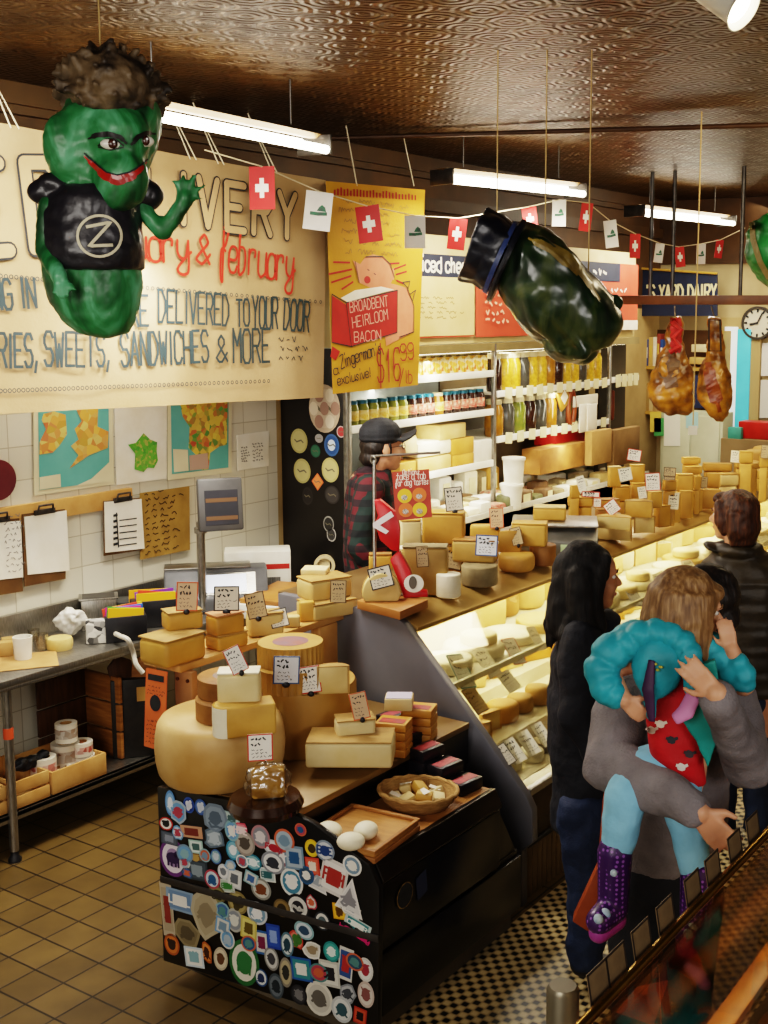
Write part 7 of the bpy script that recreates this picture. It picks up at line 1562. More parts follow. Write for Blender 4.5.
for pts_ in (((540, 240), (566, 254), (586, 278), (600, 300)), ((528, 238), (552, 250), (578, 275))): ribbon_on(mb, bb2, [F2(x, y, -.6) for x, y in pts_], F2.hd, [.01, .03, .03, .012], .004, sub=6)
obj('gold_stripe', mb, mk('stripe_gold', '8a7434', '6a5626', 20, .4), p2, flat=True, fix=False)
mb = MB(); ax = (F2(478, 246) - F2(510, 262)).normalized()
mb.tube([F2(503, 259), F2(490, 250), F2(473, 243)], [.155, .15, .165], 24); hat = fuse('hat', mb, mk('hat_black', '1a1d2a', '10121a', 9, .35, 0, .3, 24, coat=.3), p2, .009, 1, .016, 16)
mb = MB(); k0, k1 = F2(493, 292), F2(522, 228); cen = (k0 + k1) / 2
M3 = MX((F2.hd, (k1 - k0).normalized(), ax)).transposed().to_4x4(); mb.lathe([(.001, -.012), (.182, -.010), (.186, .0), (.182, .012), (.001, .012)], 30, F2(507, 261), M3); obj('brim', mb, MATS['hat_black'], hat)
mb = MB(); mb.lathe([(.160, .02), (.162, .02), (.160, .04), (.158, .04)], 30, F2(507, 261), M3); obj('hat_band', mb, mk('band_blue', '3a4a78', '2a3658', 9, .4), hat, fix=False)
for (x, y) in ((497, 236), (545, 250), (588, 300)): cord(F2(x, y), p2, .003)
# ================================================================== third pickle at the right
F3 = Fig(PD(772, 245, 4.4))
p3 = thing('hanging_pickle', 'bright green papier-mache pickle cut off by the right picture edge', 'papier-mache figure', F3(772, 285))
s3 = 4.4 / FPX; mb = MB(); mb.tube([F3(768, 214), F3(772, 225), F3(778, 245), F3(786, 268), F3(796, 290)], [16 * s3, 29 * s3, 34 * s3, 30 * s3, 12 * s3], 20)
b3_ = fuse('body', mb, pickle_mat('pickle_bright', '0c4a1e', '187a30', '3aa04a'), p3, .009, 2, .02, 12, .006, 40, 9)
mb = MB(); ribbon_on(mb, bvh_of(b3_), [F3(x, y, -.5) for x, y in ((752, 222), (753, 240), (760, 262), (770, 280))], F3.hd, .02, .004, sub=5); obj('edge_stripe', mb, mk('stripe_tan', '8a7a4a'), p3, flat=True, fix=False)
cord(F3(775, 214), p3)
# ================================================================== bunting
bu = thing('flag_bunting', 'string of small red Swiss cross flags and white flags along the banners', 'bunting', P(415, 231, 'x', -4.3))
FLG = [(262, 188, 's', 27, 42), (318, 211, 'w', 27, 38), (369, 224, 's', 25, 36), (415, 232, 'w', 21, 32), (457, 234, 's', 18, 31), (530, 219, 's', 15, 24), (559, 213, 'w', 14, 26), (586, 217, 's', 12, 28), (611, 234, 'w', 13, 27), (635, 246, 's', 11, 24), (659, 253, 'w', 9, 19), (680, 257, 's', 10, 20), (701, 254, 'w', 9, 20), (719, 249, 's', 8, 18)]
FR = mk('flag_red', 'c4201c', 'b01a18', 6, .6); FWt = mk('flag_white', 'd6d2cc', 'c8c4be', 6, .6)
spts = []
for i, (px, py, k, w, h) in enumerate(FLG):
    D = .17 * FPX / ((h if i < 5 else h) * .98); 
    X = -4.36 + .045 * i; c = P(px, py, 'x', X); 
    sg = depth(c) / FPX; a = R(-8 + (i * 37) % 23); u = (RT * math.cos(R(12)) + FH * math.sin(R(12)) * (1 if i % 2 else -1)); u = u.normalized(); tl = math.sin(i * 2.1) * .14; v = (ZZ * math.cos(tl) + u * math.sin(tl)); u = (u * math.cos(tl) - ZZ * math.sin(tl)); n = u.cross(v)
    if n.dot(FH) > 0: n = -n
    W, H = w * sg / 2, h * sg / 2
    q = [c - u * W - v * H, c + u * W - v * H, c + u * W + v * H, c - u * W + v * H]
    mb = MB(); mb.add(q + [p - n * .002 for p in q], [(0, 1, 2, 3), (7, 6, 5, 4), (0, 4, 5, 1), (1, 5, 6, 2), (2, 6, 7, 3), (3, 7, 4, 0)]); fl = obj('flag', mb, FR if k == 's' else FWt, bu, flat=True)
    mb = MB(); o_ = c + n * .002
    if k == 's':
        for (a_, b_) in ((.52, .17), (.17, .42)): mb.poly([o_ + n * (a_ * .001) + u * (x * W * a_) + v * (y * H * b_ * 1.1) for x, y in ((-1, -1), (1, -1), (1, 1), (-1, 1))])
        obj('cross', mb, mk('cross_white', 'e8e2d8'), fl, flat=True, fix=False)
    else:
        mb.ribbon([o_ + u * (W * x) + v * (H * y) for x, y in ((-.5, -.15), (0, -.15), (.6, -.1))], H * .18, n, 0); mb.poly([o_ + u * (W * x) + v * (H * y) for x, y in ((-.1, 0), (.6, 0), (.5, .22), (.25, .34), (.05, .2))], 0)
        obj('print', mb, mk('print_green', '2a6a4a', '3a4a44', 40, .6), fl, flat=True, fix=False)
    spts.append(c + v * H)
spts = [P(205, 150, 'x', -4.36)] + spts + [P(745, 228, 'x', -3.7)]
mb = MB(); mb.tube(spts, .0035, 6); obj('cord', mb, STRING, bu)
# ================================================================== rail with hanging hams
HY = 8.6
hr = thing('hanging_rail', 'brown wooden rail hung across the far end with the hams on it', 'rail', P(690, 300, 'y', HY))
a, b = P(600, 300, 'y', HY), P(800, 303, 'y', HY); mb = MB(); mb.b2((a.x, HY - .03, a.z - .035), (b.x, HY + .03, a.z + .035)); obj('bar', mb, mk('rail_wood', '6a4222', '54321a', 6, .5), hr, bevel=.004)
for px in (650, 672, 740):
    p = P(px, 297, 'y', HY); mb = MB(); mb.cyl((p.x, HY, p.z), (p.x, HY, 3.54), .016, n=8); obj('rod', mb, DSTEEL, hr)
def ham(label, rows, HYo, netcol=None, cut=None):
    F = Fig(P(rows[0][0], rows[0][2], 'y', HY + HYo)); ss = depth(F.b) / FPX
    t = thing('hanging_ham', label, 'ham', F((rows[-1][0] + rows[-1][1]) / 2, rows[-1][2]))
    mb = MB(); vs = []; n = 20; fs = []
    for x0, x1, y in rows:
        c = F((x0 + x1) / 2, y); rx = (x1 - x0) / 2 * ss * 1.12 + .012
        for q in range(n): a_ = 2 * math.pi * q / n; vs.append(c + F.rt * (rx * math.cos(a_)) + F.hd * (rx * .62 * math.sin(a_)))
    for i in range(len(rows) - 1):
        for q in range(n): w = (q + 1) % n; fs.append((i * n + q, i * n + w, (i + 1) * n + w, (i + 1) * n + q))
    fs.append(tuple(range(n))); fs.append(tuple((len(rows) - 1) * n + q for q in range(n))); mb.add(vs, fs)
    o = fuse('meat', mb, mk('ham_skin', 'b07a24', '5e3812', 7, .32, 0, .3, 30, coat=.3, lo=.38, hi=.62), t, .012, 3, .03, 9, .01, 24, 3); return t, F, o
t, F, o = ham('cured ham with red netting at its top, left of the two on the rail', [(672, 678, 318), (669, 680, 330), (666, 682, 345), (661, 684, 358), (655, 688, 372), (652, 691, 388), (653, 692, 400), (660, 689, 411), (670, 680, 416)], .0)
bh = bvh_of(o); mb = MB()
for k in range(3): ribbon_on(mb, bh, [F(676 + 4 * math.sin(j * .9 + k * 2), 318 + j * 3.4, -.5) for j in range(11)], F.hd, .035, .008, sub=3)
mb.tube([F(672, 322, -.06), F(681, 330, -.07), F(673, 338, -.08), F(680, 346, -.08), F(670, 352, -.06)], .022, 8); obj('red_net', mb, mk('net_red', 'c8302c', 'a82420', 30, .6), t, fix=False)
mb = MB(); ribbon_on(mb, bh, [F(672, 350, -.5), F(668, 368, -.5), F(672, 388, -.5)], F.hd, [.04, .16, .1], .006, sub=6); obj('dark_patch', mb, mk('ham_dark', '4a3420', '6a4a28', 18, .4), t, flat=True, fix=False)
p = F(675, 316); mb = MB(); mb.tube([p, V((p.x, HY, P(675, 306, 'y', HY).z))], .006, 6); obj('hook', mb, STEEL, t)
t, F, o = ham('cured ham split open lengthwise, right of the two on the rail', [(710, 719, 318), (709, 721, 335), (708, 722, 350), (704, 726, 362), (701, 729, 378), (700, 730, 392), (704, 729, 406), (713, 726, 416), (718, 722, 423)], .05)
bh = bvh_of(o); mb = MB(); ribbon_on(mb, bh, [F(708, 362, -.5), F(710, 378, -.5), F(715, 395, -.5), F(720, 412, -.5)], F.hd, [.05, .09, .1, .03], .007, sub=6); obj('cut_meat', mb, mk('ham_cut', '6a2a14', '8a4a1e', 14, .35), t, flat=True, fix=False)
mb = MB(); q0 = [F(709, 320, -.1), F(720, 320, -.1), F(721, 351, -.11), F(709, 351, -.11)]; mb.tube(q0, .008, 6, closed=True); obj('dark_strap', mb, BLACK, t)
p = F(714, 316); mb = MB(); mb.tube([p, V((p.x, HY, P(714, 306, 'y', HY).z))], .006, 6); obj('hook', mb, STEEL, t)
# long cord with a little tag, hanging free in front of the hams
pc_ = PD(693, 425, 6.6); hc = thing('hanging_tag', 'long thin cord from the ceiling with a small white tag by the hams', 'cord', pc_)
cord(pc_, hc, .004); mb = MB(); mb.box(pc_ + V((0, 0, -.03)), (.05, .004, .05), YAW); obj('tag', mb, PAPER, hc)
# ================================================================== ceiling spot
SPOT = (PD(741, 8, 3.4), (RT * .60 - UP * .62 - FW * .42).normalized())
sl_ = thing('track_spotlight', 'white cylindrical spotlight at the top right corner, lamp glowing', 'spotlight', SPOT[0] - SPOT[1] * .05)
q = SPOT[1].to_track_quat('Z', 'Y').to_matrix().to_4x4(); mb = MB(); mb.lathe([(.03, -.17), (.05, -.15), (.055, .0), (.066, .012), (.062, .012), (.05, -.01)], 28, SPOT[0], q); obj('shade', mb, mk('spot_white', 'dcd8cc', 'cfcabc', 5, .4), sl_)
mb = MB(); mb.lathe([(.001, -.012), (.05, -.010)], 24, SPOT[0], q); obj('lamp', mb, mk('spot_glow', 'fff0cc', None, 5, .4, emit=30), sl_, flat=True)
mb = MB(); p = SPOT[0] - SPOT[1] * .15; mb.cyl(p, (p.x, p.y, 3.54), .009, n=8); obj('stem', mb, FWH, sl_)
# ================================================================== people
SKIN = mk('skin', 'c08a66', 'b67e5a', 10, .5, 0, .05, 90, sss=.15); SKIN2 = mk('skin_light', 'cf9a7a', 'c48c6c', 10, .5, 0, .05, 90, sss=.15)
def axes(f, up=ZZ):
    b = -V(f).normalized(); x = b.cross(up).normalized(); u = x.cross(b).normalized(); return x, b, u
def head_prims(mb, C, f, s=1.0, up=ZZ, neck=None):
    x, b, u = axes(f, up); M_ = MX((x, b, u)).transposed().to_4x4()
    p = lambda a, q, r_: C + x * (a * s) + b * (q * s) + u * (r_ * s)
    e = lambda c, r_: mb.ell(p(*c), [k * s for k in r_], M_, 20, 14)
    e((0, .012, .035), (.074, .093, .088)); e((0, -.028, -.025), (.060, .070, .085)); e((0, -.055, -.088), (.034, .034, .026)); e((0, -.062, .045), (.055, .03, .04))
    mb.cap(p(0, -.090, .012), p(0, -.112, -.022), .009 * s, .0145 * s); e((.012, -.100, -.027), (.009, .011, .008)); e((-.012, -.100, -.027), (.009, .011, .008))
    for sd in (-1, 1):
        e((sd * .075, .012, -.008), (.010, .022, .032)); e((sd * .035, -.062, -.028), (.024, .026, .024)); e((sd * .03, -.084, .028), (.022, .012, .008))
    e((0, -.088, -.056), (.022, .010, .0065)); e((0, -.086, -.067), (.020, .010, .007))
    mb.cap(p(0, .02, -.06), neck if neck is not None else p(0, .04, -.19), .054 * s, .060 * s)
    return p, M_
def face_parts(p, M_, s, parent, browmat, iris='3a2416', lipc='a85a4c'):
    for sd in (-1, 1):
        mb = MB(); mb.ell(p(sd * .031, -.0745, .010), (.012 * s, .012 * s, .0085 * s), M_, 14, 10); e = obj('eye', mb, mk('eyeball', 'e2dcd4', None, 5, .2), parent)
        mb = MB(); mb.ell(p(sd * .031, -.0850, .010), (.0058 * s, .003 * s, .0058 * s), M_, 12, 8); obj('iris', mb, mk('iris_' + iris, iris, None, 5, .2), e)
        mb = MB(); mb.tube([p(sd * .014, -.092, .028), p(sd * .032, -.095, .035), p(sd * .052, -.082, .029)], [.003 * s, .0042 * s, .002 * s], 6); obj('eyebrow', mb, browmat, parent)
    mb = MB(); mb.tube([p(-.022, -.089, -.060), p(-.008, -.0975, -.0575), p(0, -.098, -.059), p(.008, -.0975, -.0575), p(.022, -.089, -.060)], [.003 * s, .0055 * s, .006 * s, .0055 * s, .003 * s], 8); obj('lips', mb, mk('lips_' + lipc, lipc, None, 9, .45), parent)
def hand(mb, w, d, t, n, s=1.0, curl=.35, spread=.1):
    d = V(d).normalized(); t = V(t); t = (t - d * t.dot(d)).normalized(); n = V(n); n = (n - d * n.dot(d) - t * n.dot(t)).normalized(); w = V(w)
    offs = (.031, .0105, -.0105, -.031); lens = (.066, .076, .070, .054)
    for o, L in zip(offs, lens):
        b_ = w + d * (.086 * s) + t * (o * s); mb.cap(w + d * (.012 * s) + t * (o * .62 * s), b_, .014 * s, .0115 * s)
        dd = (d + t * (o * spread * 20)).normalized(); m_ = b_ + (dd * math.cos(curl) + n * math.sin(curl)) * (L * .52 * s); mb.cap(b_, m_, .0098 * s, .0088 * s)
        mb.cap(m_, m_ + (dd * math.cos(2.1 * curl) + n * math.sin(2.1 * curl)) * (L * .48 * s), .0088 * s, .0068 * s)
    k0 = w + d * (.022 * s) + t * (.022 * s); k1 = k0 + (d * .62 + t * .72 + n * .2).normalized() * (.045 * s); k2 = k1 + (d * .92 + t * .3 + n * .25).normalized() * (.034 * s)
    mb.cap(k0, k1, .0145 * s, .0115 * s); mb.cap(k1, k2, .0112 * s, .0085 * s)
def rows_mb(mb, F, rows, dr=.7, w=0, n=24):
    vs = []; fs = []
    for r_ in rows:
        x0, x1, y = r_[:3]; dd = r_[3] if len(r_) > 3 else dr; c = F((x0 + x1) / 2, y, w); sc = depth(c) / FPX; rx = (x1 - x0) / 2 * sc
        for q in range(n): a = 2 * math.pi * q / n; vs.append(c + F.rt * (rx * math.cos(a)) + F.hd * (rx * dd * math.sin(a)))
    k = len(rows)
    for i in range(k - 1):
        for q in range(n): j = (q + 1) % n; fs.append((i * n + q, i * n + j, (i + 1) * n + j, (i + 1) * n + q))
    fs.append(tuple(range(n))); fs.append(tuple((k - 1) * n + q for q in range(n))); mb.add(vs, fs); return mb
def chain(mb, pts, rad):
    for (a, b), (r0, r1) in zip(zip(pts, pts[1:]), zip(rad, rad[1:])): mb.cap(a, b, r0, r1)
def hair_mat(name, a, b, c):
    t = NT(name); vec = t.coord('Object', (26, 26, 1.2))
    nz = t.new('ShaderNodeTexNoise', i_Scale=3.5, i_Detail=5); t.link(vec, nz.inputs['Vector'])
    t.link(t.ramp(nz.outputs['Fac'], [(.3, hx(a)), (.5, hx(b)), (.72, hx(c))]), t.b.inputs['Base Color']); t.b.inputs['Roughness'].default_value = .55
    bp = t.new('ShaderNodeBump', i_Strength=.6, i_Distance=.006); t.link(nz.outputs['Fac'], bp.inputs['Height']); t.link(bp.outputs['Normal'], t.b.inputs['Normal']); return t.m
DENIM = mk('denim', '24324e', '1a2640', 12, .8, 0, .3, 160); DCOAT = mk('coat_black', '14161e', '1b1d26', 9, .8, 0, .3, 60); SHOE = mk('shoe_dark', '17141a', '201c20', 9, .5)
# ---------------------------------------------------------------- long-haired woman in the dark coat
F = Fig(V((-1.983, 3.752, 0))); w_t = thing('person', 'person with long black hair, dark coat and blue jeans standing beside the glass case', 'person', F.b)
f = (F.rt * .93 + F.hd * .36).normalized(); C = F(619, 577, 0) - f * .112
mb = MB(); p, M_ = head_prims(mb, C, f, 1.0, neck=F(583, 632))
rows_mb(mb, F, [(562, 606, 626, .9), (558, 608, 650, 1.3), (558, 604, 690, 1.2), (564, 600, 740, 1.1), (566, 600, 800, 1.1)])
for sd in (-1, 1):
    chain(mb, [F(584, 800, sd * .09), F(587, 885, sd * .085), F(586, 962, sd * .085)], [.075, .058, .042]); chain(mb, [F(586, 966, sd * .085), F(603, 971, sd * .085)], [.036, .03])
    sh, el, wr = F(580, 640, sd * .17), F(577, 715, sd * .21), F(602, 760, sd * .19); chain(mb, [sh, el, wr], [.052, .04, .03]); hand(mb, wr, F.rt - ZZ * .4, -F.hd * sd + ZZ * .3, F.hd * sd, .95, .5)
fuse('body', mb, SKIN, w_t, .007, 4)
HB = hair_mat('hair_black', '0a080a', '120e0c', '221b17')
HB.node_tree.nodes['Principled BSDF'].inputs['Roughness'].default_value = .75; face_parts(p, M_, 1.0, w_t, HB)
mb = MB(); mb.ell(p(0, .022, .045), (.088, .105, .098), M_)
for sd in (-1, 1):
    chain(mb, [p(sd * .062, -.028, .080), p(sd * .082, .010, .0), p(sd * .09, .02, -.09), p(sd * .085, .0, -.15), p(sd * .075, -.01, -.2)], [.026, .032, .034, .034, .018])
    chain(mb, [p(sd * .06, .06, .02), p(sd * .075, .06, -.08), p(sd * .085, .05, -.15), p(sd * .08, .035, -.215)], [.055, .055, .052, .025])
chain(mb, [p(0, .07, .04), p(0, .085, -.08), p(0, .095, -.15), p(0, .085, -.215)], [.07, .075, .07, .035])
rs = random.Random(1)
for i in range(34):
    a = rs.uniform(-.09, .09); q = rs.uniform(.0, .14); chain(mb, [p(a, q * .9, -.12), p(a * 1.05, q + .01, -.18), p(a * 1.1 + rs.uniform(-.015, .015), q + rs.uniform(-.02, .02), -.235 - rs.uniform(0, .03))], [.016, .014, .005])
fuse('hair', mb, HB, w_t, .007, 2, .006, 25)
mb = MB(); rows_mb(mb, F, [(568, 606, 616, 1.0), (558, 614, 632, 1.35), (551, 618, 655, 1.45), (548, 619, 700, 1.4), (549, 616, 745, 1.35), (552, 613, 790, 1.4), (551, 613, 826, 1.4)])
for sd in (-1, 1): chain(mb, [F(581, 640, sd * .165), F(577, 715, sd * .215), F(598, 755, sd * .20)], [.078, .066, .055])
mb.ell(F(606, 622, 0), (.05, .07, .05)); mb.ell(F(608, 636, -.02), (.04, .06, .05))
fuse('coat', mb, DCOAT, w_t, .010, 3, .012, 9, .004, 30, 3)
mb = MB(); rows_mb(mb, F, [(556, 609, 764, 1.25), (559, 606, 830, 1.2)])
for sd in (-1, 1): chain(mb, [F(584, 810, sd * .09), F(587, 885, sd * .085), F(586, 955, sd * .085)], [.102, .08, .068])
fuse('jeans', mb, DENIM, w_t, .010, 3, .012, 14, .004, 40, 5)
for sd in (-1, 1):
    mb = MB(); chain(mb, [F(582, 964, sd * .085), F(607, 969, sd * .085)], [.046, .038]); fuse('shoe', mb, SHOE, w_t, .007, 2)
# ---------------------------------------------------------------- brown-haired woman in the quilted jacket
F = Fig(V((-2.03, 5.30, 0))); b_t = thing('person', 'person with short brown hair in dark olive quilted jacket looking into the glass case', 'person', F.b)
f = (F.rt * -.90 + F.hd * .44).normalized(); C = F(733, 517, 0)
mb = MB(); p, M_ = head_prims(mb, C, f, 1.0, neck=F(737, 556))
rows_mb(mb, F, [(726, 752, 562, .8), (712, 768, 585, .6), (708, 772, 630, .6), (705, 776, 680, .65), (702, 778, 730, .7)])
for sd in (-1, 1):
    chain(mb, [F(740 + sd * 18, 730), F(740 + sd * 19, 800), F(740 + sd * 19, 868)], [.088, .06, .042]); chain(mb, [F(740 + sd * 19, 870, 0), F(734 + sd * 19, 872, .1)], [.036, .03])
    sh, el, wr = F(740 + sd * 32, 588), F(741 + sd * 40, 632, .02), F(738 + sd * 24, 662, .2); chain(mb, [sh, el, wr], [.05, .04, .03]); hand(mb, wr, F.hd - ZZ * .3, ZZ, -F.rt * sd, .95, .4)
fuse('body', mb, SKIN2, b_t, .007, 4)
HBr = hair_mat('hair_brown', '2a160c', '43240f', '6a3d1e'); face_parts(p, M_, 1.0, b_t, HBr)
mb = MB(); mb.ell(p(0, .026, .035), (.094, .108, .102), M_); mb.ell(p(0, .06, -.03), (.09, .075, .075), M_); mb.ell(p(0, -.06, .085), (.065, .035, .03), M_)
for sd in (-1, 1): chain(mb, [p(sd * .07, -.035, .06), p(sd * .082, -.02, -.01), p(sd * .078, -.005, -.065)], [.03, .032, .02])
rs = random.Random(4)
for i in range(26):
    a = -1.0 + 2.0 * i / 25; chain(mb, [p(.088 * math.sin(a * 1.5), .03 + .075 * math.cos(a * 1.5), .03), p(.094 * math.sin(a * 1.5), .03 + .085 * math.cos(a * 1.5), -.05), p(.08 * math.sin(a * 1.5), .03 + .07 * math.cos(a * 1.5), -.115)], [.02, .019, .009])
fuse('hair', mb, HBr, b_t, .007, 2, .005, 30)
mb = MB(); rows = []
for i in range(29):
    y = 547 + i * 5.1; t_ = i / 28; hw = 17 + 31 * min(1, (i / 6)) ** .6 - 2 * t_; hw *= 1 + .022 * math.sin(i * 2.4); rows.append((741 - hw, 741 + hw, y, .62 + .1 * t_))
rows_mb(mb, F, rows)
for sd in (-1, 1):
    P0, P1, P2 = F(741 + sd * 38, 575), F(741 + sd * 43, 632, .02), F(738 + sd * 26, 664, .16); L = []; rr = []
    for i in range(20): t_ = i / 19; L.append(P0.lerp(P1, min(1, t_ * 2)) if t_ < .5 else P1.lerp(P2, (t_ - .5) * 2)); rr.append((.098 - .026 * t_) * (1 + .05 * math.sin(i * 2.2)))
    mb.tube(L, rr, 18)
mb.tube([F(738, 549, .0) + F.rt * (.085 * math.cos(q_)) + F.hd * (.075 * math.sin(q_)) for q_ in [k * math.pi / 10 for k in range(20)]], .034, 12, closed=True); mb.ell(F(714, 547, -.02), (.055, .06, .016), MX.Rotation(.35, 4, 'Y'))
fuse('jacket', mb, mk('jacket_olive', '2a2216', '352b1a', 9, .5, 0, .15, 60), b_t, .0085, 1, .006, 16)
mb = MB(); rows_mb(mb, F, [(704, 776, 690, .68), (706, 774, 735, .7)])
for sd in (-1, 1): chain(mb, [F(740 + sd * 18, 730), F(740 + sd * 19, 800), F(740 + sd * 19, 862)], [.1, .078, .066])
fuse('jeans', mb, DENIM, b_t, .010, 3, .01, 14)
for sd in (-1, 1): mb = MB(); chain(mb, [F(741 + sd * 19, 868, -.03), F(734 + sd * 19, 870, .12)], [.044, .036]); fuse('shoe', mb, SHOE, b_t, .008, 2)
# ---------------------------------------------------------------- counter man in cap and plaid shirt
F = Fig(V((-4.15, 5.145, 0))); e_t = thing('person', 'person in black cap, glasses and red-green plaid shirt working behind the case', 'person', F.b)
f = (F.rt * .93 + F.hd * .37).normalized(); C = F(402, 447, 0) - f * .115
mb = MB(); p, M_ = head_prims(mb, C, f, 1.12, neck=F(371, 480))
rows_mb(mb, F, [(352, 392, 474, .9), (349, 394, 500, 1.2), (347, 393, 550, 1.2), (350, 391, 590, 1.15), (348, 392, 640, 1.15)])
for sd in (-1, 1):
    chain(mb, [F(371, 640, sd * .09), F(372, 725, sd * .09), F(371, 800, sd * .09)], [.09, .062, .044]); chain(mb, [V((F(371, 800, sd * .09).x, F(371, 800, sd * .09).y, .045)), V((F(371, 800, sd * .09).x, F(371, 800, sd * .09).y, .045)) + f * .13], [.04, .034])
    sh, el, wr = F(370, 488, sd * .19), F(361, 548, sd * .23), F(386, 585, sd * .2); chain(mb, [sh, el, wr], [.055, .042, .032]); hand(mb, wr, F.rt - ZZ * .2, ZZ, F.hd * sd, 1, .4)
fuse('body', mb, SKIN2, e_t, .007, 4)
HD = hair_mat('hair_dark', '120d0a', '1e1510', '33261c'); face_parts(p, M_, 1.12, e_t, HD)
mb = MB(); mb.ell(p(0, .045, .01), (.092, .08, .067), M_); mb.ell(p(0, .07, -.045), (.074, .056, .05), M_)
for sd in (-1, 1): chain(mb, [p(sd * .072, -.008, .03), p(sd * .074, -.012, -.02)], [.012, .007])
fuse('hair', mb, HD, e_t, .007, 2, .004, 40)
CAPM = mk('cap_black', '191b20', '24262c', 14, .75, 0, .2, 120)
mb = MB(); mb.ell(p(0, .014, .072), (.101, .121, .09), M_); mb.ell(p(0, .014, .05), (.102, .121, .034), M_); cp = fuse('cap', mb, CAPM, e_t, .006, 2)
mb = MB(); x_, b_, u_ = axes(f); vs = []
for i in range(13):
    a = -1.15 + 2.3 * i / 12; vs.append(p(.088 * math.sin(a), .02 - .105 * math.cos(a), .052)); vs.append(p(.082 * math.sin(a), .0 - (.105 + .075 * max(0, math.cos(a * 1.1))) * math.cos(a * .8), (.088 - .055 * abs(math.sin(a)) ** 1.5)))
mb.add(vs + [v - u_ * .009 for v in vs], [(2 * i, 2 * i + 2, 2 * i + 3, 2 * i + 1) for i in range(12)] + [(26 + 2 * i + 1, 26 + 2 * i + 3, 26 + 2 * i + 2, 26 + 2 * i) for i in range(12)] + [(0, 26, 27, 1), (24, 25, 51, 50)] + [(2 * i + 1, 2 * i + 3, 26 + 2 * i + 3, 26 + 2 * i + 1) for i in range(12)]); obj('brim', mb, CAPM, cp)
mb = MB()
for sd in (-1, 1): mb.tube([p(sd * .032, -.098, .009) + x_ * (.021 * math.cos(t)) + u_ * (.017 * math.sin(t)) for t in [k * math.pi / 8 for k in range(16)]], .0018, 6, closed=True); mb.tube([p(sd * .052, -.094, .014), p(sd * .074, -.04, .012), p(sd * .078, .01, .010)], .0018, 6)
mb.tube([p(-.012, -.100, .012), p(.012, -.100, .012)], .0018, 6); obj('glasses', mb, BLACK, e_t)
def plaid(name):
    t = NT(name); vec = t.coord('Object'); sp_ = t.new('ShaderNodeSeparateXYZ'); t.link(vec, sp_.inputs[0])
    ad = t.new('ShaderNodeMath', operation='SUBTRACT'); t.link(sp_.outputs['X'], ad.inputs[0]); t.link(sp_.outputs['Y'], ad.inputs[1])
    def stripes(src, k, ph):
        m1 = t.new('ShaderNodeMath', operation='MULTIPLY_ADD', i_1=k, i_2=ph); t.link(src, m1.inputs[0]); s1 = t.new('ShaderNodeMath', operation='SINE'); t.link(m1.outputs[0], s1.inputs[0]); g = t.new('ShaderNodeMath', operation='GREATER_THAN', i_1=.1); t.link(s1.outputs[0], g.inputs[0]); return g.outputs[0]
    a, b_2 = stripes(ad.outputs[0], 68, 0), stripes(sp_.outputs['Z'], 78, .5)
    m1 = t.new('ShaderNodeMix', data_type='RGBA'); t.link(a, m1.inputs['Factor']); m1.inputs['A'].default_value = hx('5a1c24'); m1.inputs['B'].default_value = hx('1c2c2a')
    m2 = t.new('ShaderNodeMix', data_type='RGBA'); t.link(a, m2.inputs['Factor']); m2.inputs['A'].default_value = hx('2a1a20'); m2.inputs['B'].default_value = hx('161a1e')
    m3 = t.new('ShaderNodeMix', data_type='RGBA'); t.link(b_2, m3.inputs['Factor']); t.link(m1.outputs['Result'], m3.inputs['A']); t.link(m2.outputs['Result'], m3.inputs['B']); t.link(m3.outputs['Result'], t.b.inputs['Base Color']); t.b.inputs['Roughness'].default_value = .85; return t.m
mb = MB(); rows_mb(mb, F, [(358, 390, 468, 1.0), (347, 395, 482, 1.3), (344, 398, 510, 1.3), (343, 397, 550, 1.25), (346, 394, 590, 1.2), (345, 395, 640, 1.2)])
for sd in (-1, 1): chain(mb, [F(369, 488, sd * .18), F(359, 548, sd * .235), F(384, 582, sd * .205)], [.085, .070, .055])
mb.tube([F(358, 474, -.08), F(372, 468, -.08), F(389, 474, -.05)], .03, 10)
fuse('shirt', mb, plaid('plaid_flannel'), e_t, .010, 3, .010, 11, .004, 35, 2)
mb = MB(); rows_mb(mb, F, [(347, 393, 630, 1.15), (349, 391, 660, 1.1)])
for sd in (-1, 1): chain(mb, [F(371, 645, sd * .09), F(372, 725, sd * .09), F(371, 800, sd * .09)], [.1, .08, .07])
fuse('trousers', mb, DENIM, e_t, .012, 3)
for sd in (-1, 1): q = F(371, 800, sd * .09); mb = MB(); chain(mb, [V((q.x, q.y, .05)) - f * .05, V((q.x, q.y, .05)) + f * .14], [.05, .04]); fuse('shoe', mb, SHOE, e_t, .009, 2)
# ---------------------------------------------------------------- adult in the grey sweater
FC = Fig(V((-1.335, 3.00, .62)))
F = Fig(V((-1.415, 3.24, 0))); a_t = thing('person', 'person in grey sweater holding the small child in teal jacket, face hidden behind it', 'person', F.b)
f = (F.hd * -.30 - F.rt * .94 - ZZ * .1).normalized(); C = F(700, 610, .07)
mb = MB(); p, M_ = head_prims(mb, C, f, 1.0, neck=F(694, 668, .05))
rows_mb(mb, F, [(645, 715, 668, .55), (618, 735, 690, .5), (620, 728, 740, .5), (626, 716, 800, .55), (616, 712, 870, .6)])
for x in (638, 690): 
    k = F(x, 880); chain(mb, [k, V((k.x, k.y, .46)), V((k.x, k.y, .08))], [.09, .06, .042]); q = V((k.x, k.y, .045)); chain(mb, [q + F.hd * .04, q - F.hd * .14], [.04, .034])
shL, elL, wrL = F(622, 700, -.02), FC(611, 764, .06), FC(698, 812, -.20)
shR, elR, wrR = F(730, 698, -.02), F(747, 764, -.16), FC(717, 694, -.245)
chain(mb, [shL, elL, wrL], [.055, .044, .032]); chain(mb, [shR, elR, wrR], [.055, .044, .032])
